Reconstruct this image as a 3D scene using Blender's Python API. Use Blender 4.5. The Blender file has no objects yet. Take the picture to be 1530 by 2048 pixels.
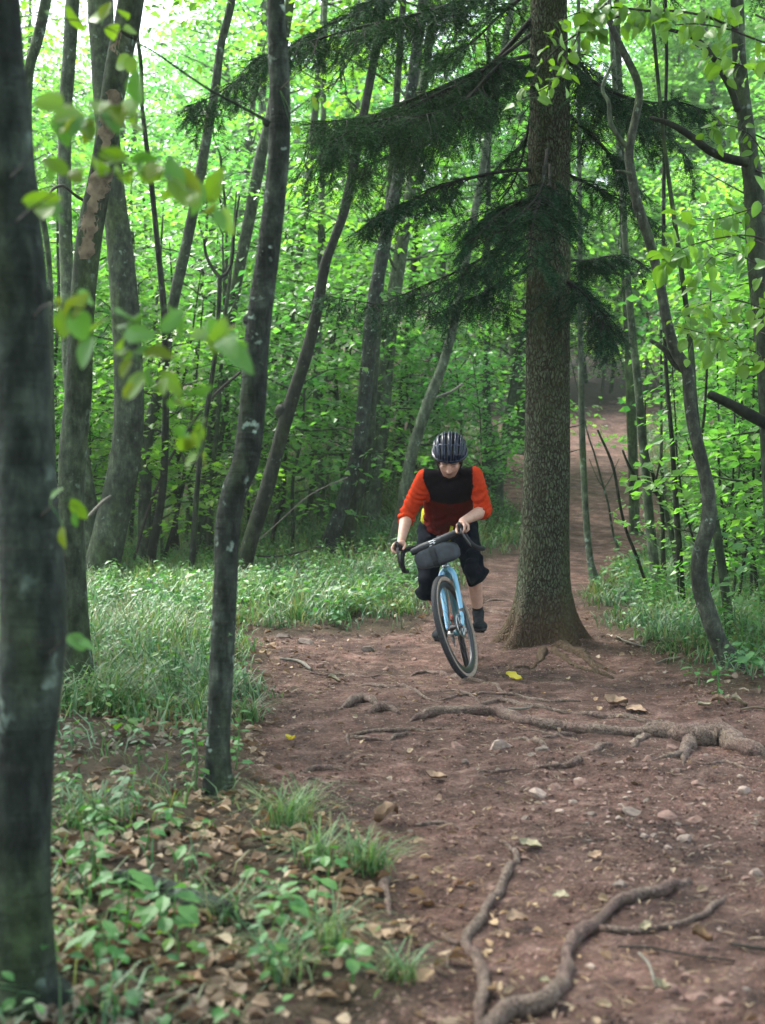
import bpy, math, numpy as np
from mathutils import Vector, Matrix, noise as mnoise

scene = bpy.context.scene
COL = scene.collection
R = math.radians
V = Vector

# ---------------------------------------------------------------- camera
FPX = 2844.0                      # focal length in pixels of the 1530 x 2048 photograph
CAM_H = 1.30
PITCH = math.atan(67.0 / FPX)     # horizon lies 67 px above the middle of the frame
cam_d = bpy.data.cameras.new('camera')
cam = bpy.data.objects.new('camera', cam_d)
COL.objects.link(cam)
cam_d.sensor_fit = 'VERTICAL'
cam_d.sensor_height = 36.0
cam_d.lens = 50.0
cam_d.clip_end = 600.0
cam_d.dof.use_dof = True
cam_d.dof.focus_distance = 10.0
cam_d.dof.aperture_fstop = 3.2
cam.location = (0, 0, CAM_H)
cam.rotation_euler = (R(90) - PITCH, 0, 0)
scene.camera = cam

# ---------------------------------------------------------------- sky and sun
SUN_EL, SUN_AZ = 54.0, -50.0       # soft light from high up, far left (+Y is north, az clockwise)
world = bpy.data.worlds.new('World')
scene.world = world
world.use_nodes = True
wt = world.node_tree
for n in list(wt.nodes):
    wt.nodes.remove(n)
wo = wt.nodes.new('ShaderNodeOutputWorld')
bg = wt.nodes.new('ShaderNodeBackground')
sky = wt.nodes.new('ShaderNodeTexSky')
sky.sky_type = 'NISHITA'
sky.sun_disc = False
sky.sun_elevation = R(SUN_EL)
sky.sun_rotation = R(SUN_AZ)
sky.air_density = 1.0
sky.dust_density = 3.0
sky.ozone_density = 1.0
bg.inputs['Strength'].default_value = 0.15
hs = wt.nodes.new('ShaderNodeHueSaturation')      # a thin even overcast: most of the blue taken out
hs.inputs['Saturation'].default_value = 0.6
wt.links.new(sky.outputs[0], hs.inputs['Color'])
wt.links.new(hs.outputs[0], bg.inputs['Color'])
wt.links.new(bg.outputs[0], wo.inputs['Surface'])
sun_d = bpy.data.lights.new('sun', 'SUN')
sun = bpy.data.objects.new('sun', sun_d)
COL.objects.link(sun)
sun_d.energy = 2.5
sun_d.angle = R(22)
sun_d.color = (1.0, 0.975, 0.93)
sd = V((math.sin(R(SUN_AZ)) * math.cos(R(SUN_EL)), math.cos(R(SUN_AZ)) * math.cos(R(SUN_EL)), math.sin(R(SUN_EL))))
sun.rotation_euler = sd.to_track_quat('Z', 'Y').to_euler()
sun.location = (0, 20, 40)
vs = scene.view_settings
vs.view_transform = 'Standard'
vs.look = 'None'
vs.exposure = 2.5
vs.gamma = 1.0
vs.use_curve_mapping = False
scene.cycles.max_bounces = 7
scene.cycles.diffuse_bounces = 4
scene.cycles.glossy_bounces = 2
scene.cycles.transmission_bounces = 4
scene.cycles.volume_bounces = 0
scene.cycles.caustics_reflective = False
scene.cycles.caustics_refractive = False
scene.cycles.use_denoising = True

# ---------------------------------------------------------------- helpers
def tag(o, label=None, cat=None, group=None, kind=None):
    if label: o['label'] = label
    if cat: o['category'] = cat
    if group: o['group'] = group
    if kind: o['kind'] = kind
    return o

def empty(name, loc=(0, 0, 0), label=None, cat=None, group=None):
    o = bpy.data.objects.new(name, None)
    COL.objects.link(o)
    o.location = loc
    o.empty_display_size = 0.1
    return tag(o, label, cat, group)

def link(name, me, parent=None, loc=None):
    """me is built in world coordinates unless loc is given; a parent at a place keeps it there"""
    o = bpy.data.objects.new(name, me)
    COL.objects.link(o)
    if parent is not None:
        o.parent = parent
        if loc is None:
            o.matrix_parent_inverse = Matrix.Translation(-WORLD_LOC(parent))
        else:
            o.location = loc
    elif loc is not None:
        o.location = loc
    return o

def WORLD_LOC(o):
    # only translations are ever used on parents that receive world-built meshes
    t = o.matrix_parent_inverse.translation + o.location if o.parent else o.location.copy()
    return t + (WORLD_LOC(o.parent) if o.parent else V((0, 0, 0)))

def mesh_np(name, verts, faces, mats, smooth=True, mat_idx=None, attr=None):
    """faces: list of integer arrays, each (n, k)"""
    me = bpy.data.meshes.new(name)
    verts = np.asarray(verts, np.float32)
    if isinstance(faces, np.ndarray):
        faces = [faces]
    faces = [np.asarray(f, np.int32) for f in faces if len(f)]
    me.vertices.add(len(verts))
    me.vertices.foreach_set('co', verts.ravel())
    nl = sum(f.size for f in faces)
    nf = sum(len(f) for f in faces)
    me.loops.add(nl)
    me.loops.foreach_set('vertex_index', np.concatenate([f.ravel() for f in faces]))
    me.polygons.add(nf)
    tot = np.concatenate([np.full(len(f), f.shape[1], np.int32) for f in faces])
    start = np.concatenate([[0], np.cumsum(tot)[:-1]]).astype(np.int32)
    me.polygons.foreach_set('loop_start', start)
    me.polygons.foreach_set('loop_total', tot)
    if not isinstance(mats, (list, tuple)):
        mats = [mats]
    for m in mats:
        me.materials.append(m)
    if mat_idx is not None:
        me.polygons.foreach_set('material_index', np.asarray(mat_idx, np.int32))
    me.polygons.foreach_set('use_smooth', np.full(nf, bool(smooth)))
    if attr is not None:
        for k, v in attr.items():
            a = me.attributes.new(k, 'FLOAT', 'POINT')
            a.data.foreach_set('value', np.asarray(v, np.float32))
    me.update(calc_edges=True)
    me.validate()
    return me

class MB:
    """collects pieces into one mesh; each piece may use its own material slot"""
    def __init__(self):
        self.v, self.f, self.m, self.n = [], [], [], 0
    def add(self, v, faces, mi=0):
        v = np.asarray(v, float)
        if isinstance(faces, np.ndarray):
            faces = [faces]
        for f in faces:
            if len(f):
                self.f.append(np.asarray(f) + self.n)
                self.m.append(np.full(len(f), mi))
        self.v.append(v)
        self.n += len(v)
        return self
    def mesh(self, name, mats, smooth=True):
        # faces of one size side by side are kept in order
        return mesh_np(name, np.concatenate(self.v), self.f, mats, smooth, np.concatenate(self.m))

def hash3(ix, iy, iz, s=0):
    h = (ix.astype(np.int64) * 374761393 + iy.astype(np.int64) * 668265263 + iz.astype(np.int64) * 2147483647 // 7 + s * 1274126177) & 0xffffffff
    h = ((h ^ (h >> 13)) * 1274126177) & 0xffffffff
    h = ((h ^ (h >> 15)) * 2246822519) & 0xffffffff
    return ((h ^ (h >> 16)) & 0xffffff) / float(0xffffff)

def vnoise(p, s=0):
    p = np.asarray(p, float)
    i = np.floor(p).astype(np.int64)
    f = p - i
    f = f * f * (3 - 2 * f)
    out = 0
    for dx in (0, 1):
        wx = f[..., 0] if dx else 1 - f[..., 0]
        for dy in (0, 1):
            wy = f[..., 1] if dy else 1 - f[..., 1]
            for dz in (0, 1):
                wz = f[..., 2] if dz else 1 - f[..., 2]
                out = out + wx * wy * wz * hash3(i[..., 0] + dx, i[..., 1] + dy, i[..., 2] + dz, s)
    return out * 2 - 1

def fbm(p, oct=4, s=0):
    p = np.asarray(p, float)
    a, t, r = 1.0, 0.0, 0.0
    for k in range(oct):
        r = r + a * vnoise(p * (2.03 ** k), s + k)
        t += a
        a *= 0.5
    return r / t

def P3(x, y, z=0.0):
    x, y = np.broadcast_arrays(np.asarray(x, float), np.asarray(y, float))
    return np.stack([x, y, np.broadcast_to(z, x.shape)], -1)

# pixel of the photograph -> ray from the camera; the point of it in the plane at distance Y
cp, sp = math.cos(PITCH), math.sin(PITCH)
def at(px, py, Y):
    a = (px - 765.0) / FPX
    b = (1024.0 - py) / FPX
    # camera axes: right (1,0,0), up (0,sp,cp), forward (0,cp,-sp)
    d = V((a, cp + b * sp, -sp + b * cp))
    t = Y / d.y
    return V((d.x * t, Y, CAM_H + d.z * t))

def cat_rom(pts, n):
    """n samples of a Catmull-Rom curve through pts (k, d), roughly even by length"""
    p = np.asarray(pts, float)
    if len(p) == 2:
        t = np.linspace(0, 1, n)[:, None]
        return p[0] * (1 - t) + p[1] * t
    q = np.vstack([2 * p[0] - p[1], p, 2 * p[-1] - p[-2]])
    seg = np.linalg.norm(np.diff(p[:, :3], axis=0), axis=1)
    cum = np.concatenate([[0], np.cumsum(seg)])
    u = np.linspace(0, cum[-1], n)
    k = np.clip(np.searchsorted(cum, u, side='right') - 1, 0, len(p) - 2)
    t = ((u - cum[k]) / np.maximum(seg[k], 1e-9))[:, None]
    a, b, c, d = q[k], q[k + 1], q[k + 2], q[k + 3]
    return 0.5 * ((2 * b) + (-a + c) * t + (2 * a - 5 * b + 4 * c - d) * t ** 2 + (-a + 3 * b - 3 * c + d) * t ** 3)

def frames(c):
    t = np.gradient(c, axis=0)
    t /= np.maximum(np.linalg.norm(t, axis=1, keepdims=True), 1e-9)
    n = np.zeros_like(t)
    ref = np.array([0, 0, 1.0]) if abs(t[0, 2]) < 0.9 else np.array([0, 1.0, 0])
    n0 = np.cross(t[0], ref)
    n0 /= np.linalg.norm(n0)
    n[0] = n0
    for i in range(1, len(c)):
        v = n[i - 1] - t[i] * np.dot(n[i - 1], t[i])
        n[i] = v / max(np.linalg.norm(v), 1e-9)
    return t, n, np.cross(t, n)

def sweep(pts, rad, seg=8, n=None, disp=None, cap=True, squash=None):
    """tube along pts; rad one number or one per pt; returns verts, [quads, tris]"""
    pts = np.asarray(pts, float)
    rad = np.full(len(pts), float(rad)) if np.isscalar(rad) else np.asarray(rad, float)
    if n is None:
        n = len(pts)
        c = pts
        r = rad
    else:
        cr = cat_rom(np.hstack([pts, rad[:, None]]), n)
        c, r = cr[:, :3], np.maximum(cr[:, 3], rad.min() * 0.5)
    t, a, b = frames(c)
    ang = np.linspace(0, 2 * np.pi, seg, endpoint=False)
    ca, sa = np.cos(ang), np.sin(ang)
    rr = np.repeat(r[:, None], seg, 1)
    dirs = a[:, None] * ca[None, :, None] + b[:, None] * sa[None, :, None]
    if disp is not None:
        rr = rr + disp(c[:, None] + dirs * rr[..., None], rr, np.arange(n), ang)
    if squash is not None:
        dirs = dirs * np.asarray(squash)
    v = c[:, None] + dirs * rr[..., None]
    v = v.reshape(-1, 3)
    i, j = np.meshgrid(np.arange(n - 1), np.arange(seg), indexing='ij')
    j2 = (j + 1) % seg
    q = np.stack([i * seg + j, i * seg + j2, (i + 1) * seg + j2, (i + 1) * seg + j], -1).reshape(-1, 4)
    tr = np.zeros((0, 3), int)
    if cap:
        base = len(v)
        v = np.vstack([v, c[0] - t[0] * r[0] * 0.4, c[-1] + t[-1] * r[-1] * 0.4])
        jj = np.arange(seg)
        t1 = np.stack([np.full(seg, base), (jj + 1) % seg, jj], -1)
        t2 = np.stack([np.full(seg, base + 1), (n - 1) * seg + jj, (n - 1) * seg + (jj + 1) % seg], -1)
        tr = np.vstack([t1, t2])
    return v, [q, tr]

def ellipsoid(c, r, rot=None, nu=16, nv=10):
    th = np.linspace(0, np.pi, nv + 1)
    ph = np.linspace(0, 2 * np.pi, nu, endpoint=False)
    v = [(0, 0, 1)]
    for t in th[1:-1]:
        for p in ph:
            v.append((math.sin(t) * math.cos(p), math.sin(t) * math.sin(p), math.cos(t)))
    v.append((0, 0, -1))
    v = np.array(v) * np.asarray(r, float)
    if rot is not None:
        v = v @ np.array(rot).T
    v = v + np.asarray(c, float)
    q, t = [], []
    for j in range(nu):
        t.append((0, 1 + j, 1 + (j + 1) % nu))
        b = 1 + (nv - 2) * nu
        t.append((len(v) - 1, b + (j + 1) % nu, b + j))
        for i in range(nv - 2):
            a = 1 + i * nu
            q.append((a + j, a + nu + j, a + nu + (j + 1) % nu, a + (j + 1) % nu))
    return v, [np.array(q), np.array(t)]

def capsule(p0, p1, r0, r1, seg=14):
    p0, p1 = np.asarray(p0, float), np.asarray(p1, float)
    d = p1 - p0
    L = max(np.linalg.norm(d), 1e-6)
    d = d / L
    pts, rr = [], []
    for k in range(4):
        a = math.pi / 2 * (1 - k / 4.0)
        pts.append(p0 - d * r0 * math.sin(a)); rr.append(max(r0 * math.cos(a), r0 * 0.05))
    pts.append(p0); rr.append(r0)
    pts.append((p0 + p1) / 2); rr.append((r0 + r1) / 2)
    pts.append(p1); rr.append(r1)
    for k in range(1, 5):
        a = math.pi / 2 * (k / 4.0)
        pts.append(p1 + d * r1 * math.sin(a)); rr.append(max(r1 * math.cos(a), r1 * 0.05))
    # straight axis: build directly
    ref = np.array([0, 0, 1.0]) if abs(d[2]) < 0.9 else np.array([0, 1.0, 0])
    a = np.cross(d, ref); a /= np.linalg.norm(a)
    b = np.cross(d, a)
    ang = np.linspace(0, 2 * np.pi, seg, endpoint=False)
    n = len(pts)
    v = np.concatenate([np.asarray(pts[i]) + rr[i] * (np.outer(np.cos(ang), a) + np.outer(np.sin(ang), b)) for i in range(n)])
    i, j = np.meshgrid(np.arange(n - 1), np.arange(seg), indexing='ij')
    j2 = (j + 1) % seg
    q = np.stack([i * seg + j, i * seg + j2, (i + 1) * seg + j2, (i + 1) * seg + j], -1).reshape(-1, 4)
    v = np.vstack([v, pts[0], pts[-1]])
    jj = np.arange(seg)
    t1 = np.stack([np.full(seg, n * seg), (jj + 1) % seg, jj], -1)
    t2 = np.stack([np.full(seg, n * seg + 1), (n - 1) * seg + jj, (n - 1) * seg + (jj + 1) % seg], -1)
    return v, [q, np.vstack([t1, t2])]

def box(c, s, rot=None):
    v = np.array([(x, y, z) for x in (-.5, .5) for y in (-.5, .5) for z in (-.5, .5)]) * np.asarray(s, float)
    if rot is not None:
        v = v @ np.array(rot).T
    f = np.array([(0, 1, 3, 2), (4, 6, 7, 5), (0, 4, 5, 1), (2, 3, 7, 6), (0, 2, 6, 4), (1, 5, 7, 3)])
    return v + np.asarray(c, float), [f]

# ---------------------------------------------------------------- materials
class NT:
    def __init__(self, name):
        self.m = bpy.data.materials.new(name)
        self.m.use_nodes = True
        self.t = self.m.node_tree
        for n in list(self.t.nodes):
            self.t.nodes.remove(n)
        self.out = self.t.nodes.new('ShaderNodeOutputMaterial')
    def n(self, typ, **kw):
        nd = self.t.nodes.new('ShaderNode' + typ)
        for k, v in kw.items():
            if k.startswith('_'):
                setattr(nd, k[1:], v)
            else:
                key = k.replace('__', ' ')
                s = nd.inputs[int(key[1:])] if key[0] == 'i' and key[1:].isdigit() else nd.inputs[key]
                if hasattr(v, 'links') or isinstance(v, bpy.types.NodeSocket):
                    self.t.links.new(v, s)
                else:
                    s.default_value = v
        return nd
    def ramp(self, fac, stops, interp='LINEAR'):
        r = self.n('ValToRGB')
        r.color_ramp.interpolation = interp
        e = r.color_ramp.elements
        while len(e) < len(stops):
            e.new(0.5)
        for x, (p, c) in zip(e, stops):
            x.position = p
            x.color = tuple(c) + (1,) if len(c) == 3 else c
        self.t.links.new(fac, r.inputs[0])
        return r.outputs[0]
    def mix(self, a, b, fac, mode='MIX'):
        x = self.n('MixRGB', _blend_type=mode)
        for s, v in ((0, fac), (1, a), (2, b)):
            if isinstance(v, bpy.types.NodeSocket):
                self.t.links.new(v, x.inputs[s])
            else:
                x.inputs[s].default_value = v if s == 0 else (tuple(v) + (1,) if len(v) == 3 else v)
        return x.outputs[0]
    def math(self, op, a, b=0.0):
        x = self.n('Math', _operation=op)
        for s, v in ((0, a), (1, b)):
            if isinstance(v, bpy.types.NodeSocket):
                self.t.links.new(v, x.inputs[s])
            else:
                x.inputs[s].default_value = v
        return x.outputs[0]
    def coord(self, scale=(1, 1, 1), kind='Object'):
        tc = self.n('TexCoord')
        mp = self.n('Mapping')
        mp.inputs['Scale'].default_value = scale
        self.t.links.new(tc.outputs[kind], mp.inputs['Vector'])
        return mp.outputs[0]
    def noise(self, vec, scale, detail=4, rough=0.55, dist=0.0):
        x = self.n('TexNoise', Vector=vec, Scale=scale, Detail=detail, Roughness=rough, Distortion=dist)
        return x.outputs['Fac']
    def vor(self, vec, scale, feature='F1', rand=1.0, out='Distance'):
        x = self.n('TexVoronoi', _feature=feature, Vector=vec, Scale=scale, Randomness=rand)
        return x.outputs[out]
    def bump(self, h, dist, strength=1.0, normal=None):
        b = self.n('Bump', Height=h, Distance=dist, Strength=strength)
        if normal is not None:
            self.t.links.new(normal, b.inputs['Normal'])
        return b.outputs[0]
    def done(self, color, rough=0.8, normal=None, spec=0.3, metal=0.0, extra=None):
        b = self.n('BsdfPrincipled')
        for k, v in (('Base Color', color), ('Roughness', rough), ('Specular IOR Level', spec), ('Metallic', metal)):
            if isinstance(v, bpy.types.NodeSocket):
                self.t.links.new(v, b.inputs[k])
            else:
                b.inputs[k].default_value = (tuple(v) + (1,)) if k == 'Base Color' else v
        if normal is not None:
            self.t.links.new(normal, b.inputs['Normal'])
        if extra:
            for k, v in extra.items():
                b.inputs[k].default_value = v
        self.t.links.new(b.outputs[0], self.out.inputs['Surface'])
        self.b = b
        return self.m

def plain(name, col, rough=0.6, spec=0.4, metal=0.0, var=0.0, vs_=60, bump=0.0, coat=0.0):
    m = NT(name)
    c, nrm = col, None
    if var or bump:
        nz = m.noise(m.coord(), vs_, 5)
        if var:
            c = m.ramp(nz, [(0.3, [x * (1 - var) for x in col]), (0.7, [min(1, x * (1 + var)) for x in col])])
        if bump:
            nrm = m.bump(nz, bump)
    return m.done(c, rough, nrm, spec, metal, {'Coat Weight': coat} if coat else None)

def leaf_mat(name, cols, trans, tcol, rough=0.5, spec=0.35, vary=0.0):
    m = NT(name)
    g = m.n('NewGeometry')
    rnd = g.outputs['Random Per Island']
    n = len(cols)
    c = m.ramp(rnd, [(i / max(n - 1, 1), cc) for i, cc in enumerate(cols)])
    nz = m.noise(m.coord(), 0.55, 2)
    oi = m.n('ObjectInfo').outputs['Random']
    c = m.mix(c, m.ramp(oi, [(0.0, (0.70, 0.88, 1.05)), (0.5, (1.0, 1.0, 1.0)), (1.0, (1.25, 1.12, 0.75))]), vary, 'MULTIPLY')
    pos = m.n('NewGeometry').outputs['Position']
    big = m.noise(pos, 0.35, 2)
    c = m.mix(c, m.ramp(big, [(0.35, (0.72, 0.85, 0.95)), (0.65, (1.25, 1.15, 0.85))]), 1.0, 'MULTIPLY')
    m.done(c, rough, None, spec)
    t = m.n('BsdfTranslucent')
    tc = m.mix(c, tcol, 1.0, 'MULTIPLY')
    m.t.links.new(tc, t.inputs['Color'])
    ms = m.n('MixShader')
    ms.inputs[0].default_value = trans
    m.t.links.new(m.b.outputs[0], ms.inputs[1])
    m.t.links.new(t.outputs[0], ms.inputs[2])
    m.t.links.new(ms.outputs[0], m.out.inputs['Surface'])
    return m.m

def bark_mat(name, dark, light, moss=0.0, spots=0.25, scale=1.0, bump=0.01, rough=0.85):
    """grey smooth bark: upright streaks, level scars, pale lichen spots"""
    m = NT(name)
    co = m.coord((1, 1, 0.28))
    st = m.noise(co, 26 * scale, 6, 0.65)
    big = m.noise(m.coord(), 2.2 * scale, 3)
    mott = m.noise(m.coord((1, 1, 0.7)), 12 * scale, 5, 0.7)
    rings = m.noise(m.coord((0.6, 0.6, 9.0)), 2.6 * scale, 3, 0.6)
    c = m.ramp(st, [(0.28, dark), (0.72, light)])
    c = m.mix(c, m.ramp(big, [(0.35, (0.62, 0.62, 0.60)), (0.65, (1.2, 1.2, 1.15))]), 1.0, 'MULTIPLY')
    c = m.mix(c, [0.035, 0.03, 0.025], m.ramp(rings, [(0.62, (0, 0, 0)), (0.72, (0.6, 0.6, 0.6))]))
    sp_ = m.vor(m.mix(m.coord(), m.n('TexNoise', Vector=m.coord(), Scale=14.0 * scale, Detail=3.0).outputs['Color'], 0.16), 11 * scale)
    msk = m.noise(m.coord(), 7 * scale, 2)
    lich = m.math('MULTIPLY', m.ramp(sp_, [(0.16, (1, 1, 1)), (0.30, (0, 0, 0))]), m.ramp(msk, [(0.5, (0, 0, 0)), (0.62, (1, 1, 1))]))
    c = m.mix(c, [0.30, 0.33, 0.29], m.math('MULTIPLY', lich, spots * 2))
    if moss:
        gz = m.noise(m.coord((1, 1, 0.4)), 3.5, 4)
        c = m.mix(c, [0.055, 0.075, 0.02], m.ramp(gz, [(0.62 - moss * 0.4, (0, 0, 0)), (0.9 - moss * 0.4, (0.85, 0.85, 0.85))]))
    h = m.math('ADD', st, m.math('MULTIPLY', rings, 0.6))
    c = m.mix(c, m.ramp(mott, [(0.34, (0.42, 0.44, 0.42)), (0.52, (1.0, 1.0, 1.0)), (0.68, (1.9, 1.9, 1.8))]), 1.0, 'MULTIPLY')
    c = m.mix(c, [0.82, 1.0, 0.92], 1.0, 'MULTIPLY')
    return m.done(c, rough, m.bump(h, bump), 0.2)

M = {}
M['bark_grey'] = bark_mat('grey_bark', (0.022, 0.024, 0.016), (0.072, 0.075, 0.054), 0.3)
M['bark_pale'] = bark_mat('pale_bark', (0.045, 0.048, 0.033), (0.115, 0.120, 0.086), 0.25, 0.3)
M['bark_near'] = bark_mat('near_bark', (0.010, 0.012, 0.010), (0.050, 0.054, 0.047), 0.3, 0.2, 1.0, 0.025)
M['bark_lichen'] = bark_mat('lichen_bark', (0.012, 0.012, 0.010), (0.064, 0.066, 0.058), 0.1, 0.7, 1.3, 0.025)
M['bark_dark'] = bark_mat('dark_bark', (0.008, 0.008, 0.006), (0.030, 0.028, 0.020), 0.1, 0.12)
M['bark_green'] = bark_mat('greenish_bark', (0.022, 0.026, 0.015), (0.065, 0.075, 0.045), 0.35, 0.2)

def spruce_bark():
    m = NT('spruce_bark')
    co = m.coord((1, 1, 0.42))
    wob = m.noise(co, 9, 4)
    e = m.vor(m.mix(co, m.n('TexNoise', Vector=co, Scale=8.0, Detail=3.0).outputs['Color'], 0.10), 52, 'DISTANCE_TO_EDGE')
    fine = m.noise(m.coord((1, 1, 0.5)), 70, 5, 0.65)
    big = m.noise(m.coord((1, 1, 0.25)), 3.2, 3)
    c = m.ramp(fine, [(0.3, (0.028, 0.034, 0.018)), (0.7, (0.145, 0.172, 0.108))])
    c = m.mix(c, [0.03, 0.022, 0.015], m.ramp(e, [(0.0, (1, 1, 1)), (0.20, (0, 0, 0))]))
    c = m.mix(c, [0.065, 0.082, 0.028], m.ramp(big, [(0.42, (0, 0, 0)), (0.68, (0.6, 0.6, 0.6))]))
    # red-brown earth worked into the bark near the ground
    z = m.n('SeparateXYZ', Vector=m.n('NewGeometry').outputs['Position']).outputs[2]
    low = m.math('ADD', z, m.math('MULTIPLY', wob, -0.35))
    c = m.mix(c, [0.085, 0.05, 0.032], m.ramp(low, [(0.0, (0.75, 0.75, 0.75)), (0.30, (0, 0, 0))]))
    h = m.math('ADD', m.ramp(e, [(0, (0, 0, 0)), (0.2, (1, 1, 1))]), m.math('MULTIPLY', fine, 0.6))
    return m.done(c, 0.9, m.bump(h, 0.012), 0.15)
M['spruce_bark'] = spruce_bark()

G1, G2, G3, G4 = (0.055, 0.15, 0.045), (0.09, 0.22, 0.05), (0.13, 0.28, 0.06), (0.20, 0.36, 0.08)
M['leaf'] = leaf_mat('broad_leaf', [G1, G2, G3, G2, G4, G1, G3], 0.45, (1.5, 1.5, 0.55), 0.42, 0.45)
M['leaf_far'] = leaf_mat('far_leaf', [G2, G3, G1, G4, G2, G3], 0.58, (1.25, 1.55, 0.95), 0.34, 0.6, 1.0)
M['leaf_near'] = leaf_mat('near_leaf', [(0.05, 0.14, 0.025), (0.08, 0.19, 0.03), (0.12, 0.23, 0.03), (0.06, 0.17, 0.05)], 0.5, (1.35, 1.4, 0.5), 0.4, 0.5)
M['leaf_cool'] = leaf_mat('cool_leaf', [(0.03, 0.10, 0.03), (0.05, 0.17, 0.05), (0.10, 0.24, 0.06), (0.035, 0.12, 0.04), (0.14, 0.26, 0.05)], 0.35, (1.2, 1.4, 0.6), 0.45, 0.4)
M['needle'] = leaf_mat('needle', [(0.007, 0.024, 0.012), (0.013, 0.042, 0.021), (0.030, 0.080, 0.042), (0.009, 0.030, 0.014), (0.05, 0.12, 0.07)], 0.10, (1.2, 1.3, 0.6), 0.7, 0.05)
M['grass'] = leaf_mat('grass_blade', [(0.022, 0.070, 0.028), (0.045, 0.13, 0.052), (0.085, 0.20, 0.09), (0.19, 0.27, 0.16), (0.03, 0.095, 0.035), (0.20, 0.19, 0.10), (0.045, 0.12, 0.045)], 0.35, (1.2, 1.3, 0.6), 0.5, 0.35)
M['litter'] = leaf_mat('dead_leaf', [(0.09, 0.055, 0.032), (0.16, 0.10, 0.065), (0.30, 0.215, 0.15), (0.07, 0.042, 0.026), (0.40, 0.31, 0.23), (0.12, 0.07, 0.045)], 0.15, (1.1, 0.9, 0.7), 0.65, 0.3)
M['yellow_leaf'] = leaf_mat('yellow_leaf', [(0.50, 0.40, 0.04), (0.52, 0.45, 0.06)], 0.25, (1.1, 1.0, 0.5), 0.5, 0.4)
M['twig'] = plain('twig', (0.10, 0.075, 0.05), 0.85, 0.2, var=0.4, vs_=30)
M['twig_dark'] = plain('dark_twig', (0.032, 0.027, 0.022), 0.85, 0.2, var=0.4, vs_=30)
M['twig_pale'] = plain('pale_twig', (0.13, 0.12, 0.095), 0.85, 0.2, var=0.3, vs_=30)

def soil():
    m = NT('soil')
    pos = m.n('NewGeometry').outputs['Position']
    big = m.noise(pos, 1.5, 4, 0.6)
    mid = m.noise(pos, 7, 5, 0.6)
    fine = m.noise(pos, 55, 5, 0.7)
    grit = m.vor(pos, 95)
    flake = m.vor(pos, 38)
    fcol = m.vor(pos, 38, out='Color')
    c = m.ramp(mid, [(0.3, (0.050, 0.031, 0.024)), (0.5, (0.115, 0.068, 0.054)), (0.72, (0.215, 0.146, 0.123))])
    c = m.mix(c, m.ramp(big, [(0.34, (0.50, 0.49, 0.48)), (0.50, (0.92, 0.90, 0.88)), (0.66, (1.30, 1.24, 1.22))]), 1.0, 'MULTIPLY')
    c = m.mix(c, m.ramp(fine, [(0.3, (0.42, 0.40, 0.40)), (0.7, (1.6, 1.55, 1.5))]), 1.0, 'MULTIPLY')
    pale = m.math('MULTIPLY', m.ramp(flake, [(0.16, (1, 1, 1)), (0.26, (0, 0, 0))]), m.ramp(m.n('SeparateXYZ', Vector=fcol).outputs[0], [(0.80, (0, 0, 0)), (0.84, (0.75, 0.75, 0.75))]))
    c = m.mix(c, [0.30, 0.21, 0.17], pale)
    mask = m.n('Attribute', _attribute_name='path').outputs['Fac']
    loam = m.ramp(mid, [(0.3, (0.03, 0.022, 0.014)), (0.7, (0.085, 0.06, 0.036))])
    loam = m.mix(loam, m.ramp(fine, [(0.3, (0.5, 0.5, 0.5)), (0.7, (1.5, 1.5, 1.4))]), 1.0, 'MULTIPLY')
    e = m.math('ADD', mask, m.math('MULTIPLY', m.math('SUBTRACT', fine, 0.5), 0.9))
    c = m.mix(loam, c, m.ramp(e, [(0.35, (0, 0, 0)), (0.62, (1, 1, 1))]))
    h = m.math('ADD', m.math('MULTIPLY', fine, 0.8), m.math('ADD', m.math('MULTIPLY', mid, 2.2), m.math('MULTIPLY', grit, -0.35)))
    return m.done(c, 0.92, m.bump(h, 0.04), 0.2)
M['soil'] = soil()
M['stone'] = None
def stone(name, a, b):
    m = NT(name)
    oi = m.n('NewGeometry').outputs['Random Per Island']
    nz = m.noise(m.n('NewGeometry').outputs['Position'], 40, 5, 0.65)
    c = m.ramp(oi, [(0, a), (1, b)])
    c = m.mix(c, m.ramp(nz, [(0.3, (0.6, 0.58, 0.56)), (0.7, (1.3, 1.3, 1.3))]), 1.0, 'MULTIPLY')
    return m.done(c, 0.85, m.bump(nz, 0.006), 0.3)
M['stone'] = stone('reddish_stone', (0.13, 0.075, 0.058), (0.30, 0.20, 0.165))
M['stone_pale'] = stone('pale_stone', (0.24, 0.175, 0.14), (0.38, 0.31, 0.26))
M['stone_grey'] = stone('grey_stone', (0.12, 0.092, 0.076), (0.18, 0.145, 0.12))
def root_mat():
    m = NT('root_bark')
    nz = m.noise(m.coord(), 42, 8, 0.72, 0.6)
    cr_ = m.vor(m.mix(m.coord(), m.n('TexNoise', Vector=m.coord(), Scale=22.0, Detail=4.0).outputs['Color'], 0.2), 34, 'DISTANCE_TO_EDGE')
    pos = m.n('NewGeometry').outputs['Position']
    gm = m.noise(pos, 5, 3)
    c = m.ramp(nz, [(0.3, (0.11, 0.075, 0.056)), (0.7, (0.33, 0.25, 0.195))])
    c = m.mix(c, [0.16, 0.10, 0.082], m.ramp(gm, [(0.42, (0, 0, 0)), (0.62, (0.8, 0.8, 0.8))]))
    c = m.mix(c, [0.05, 0.034, 0.025], m.ramp(cr_, [(0.0, (.85, .85, .85)), (0.10, (0, 0, 0))]))
    return m.done(c, 0.75, m.bump(m.math('ADD', nz, m.ramp(cr_, [(0, (0, 0, 0)), (.12, (.5, .5, .5))])), 0.02), 0.2)
M['root'] = root_mat()
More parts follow.
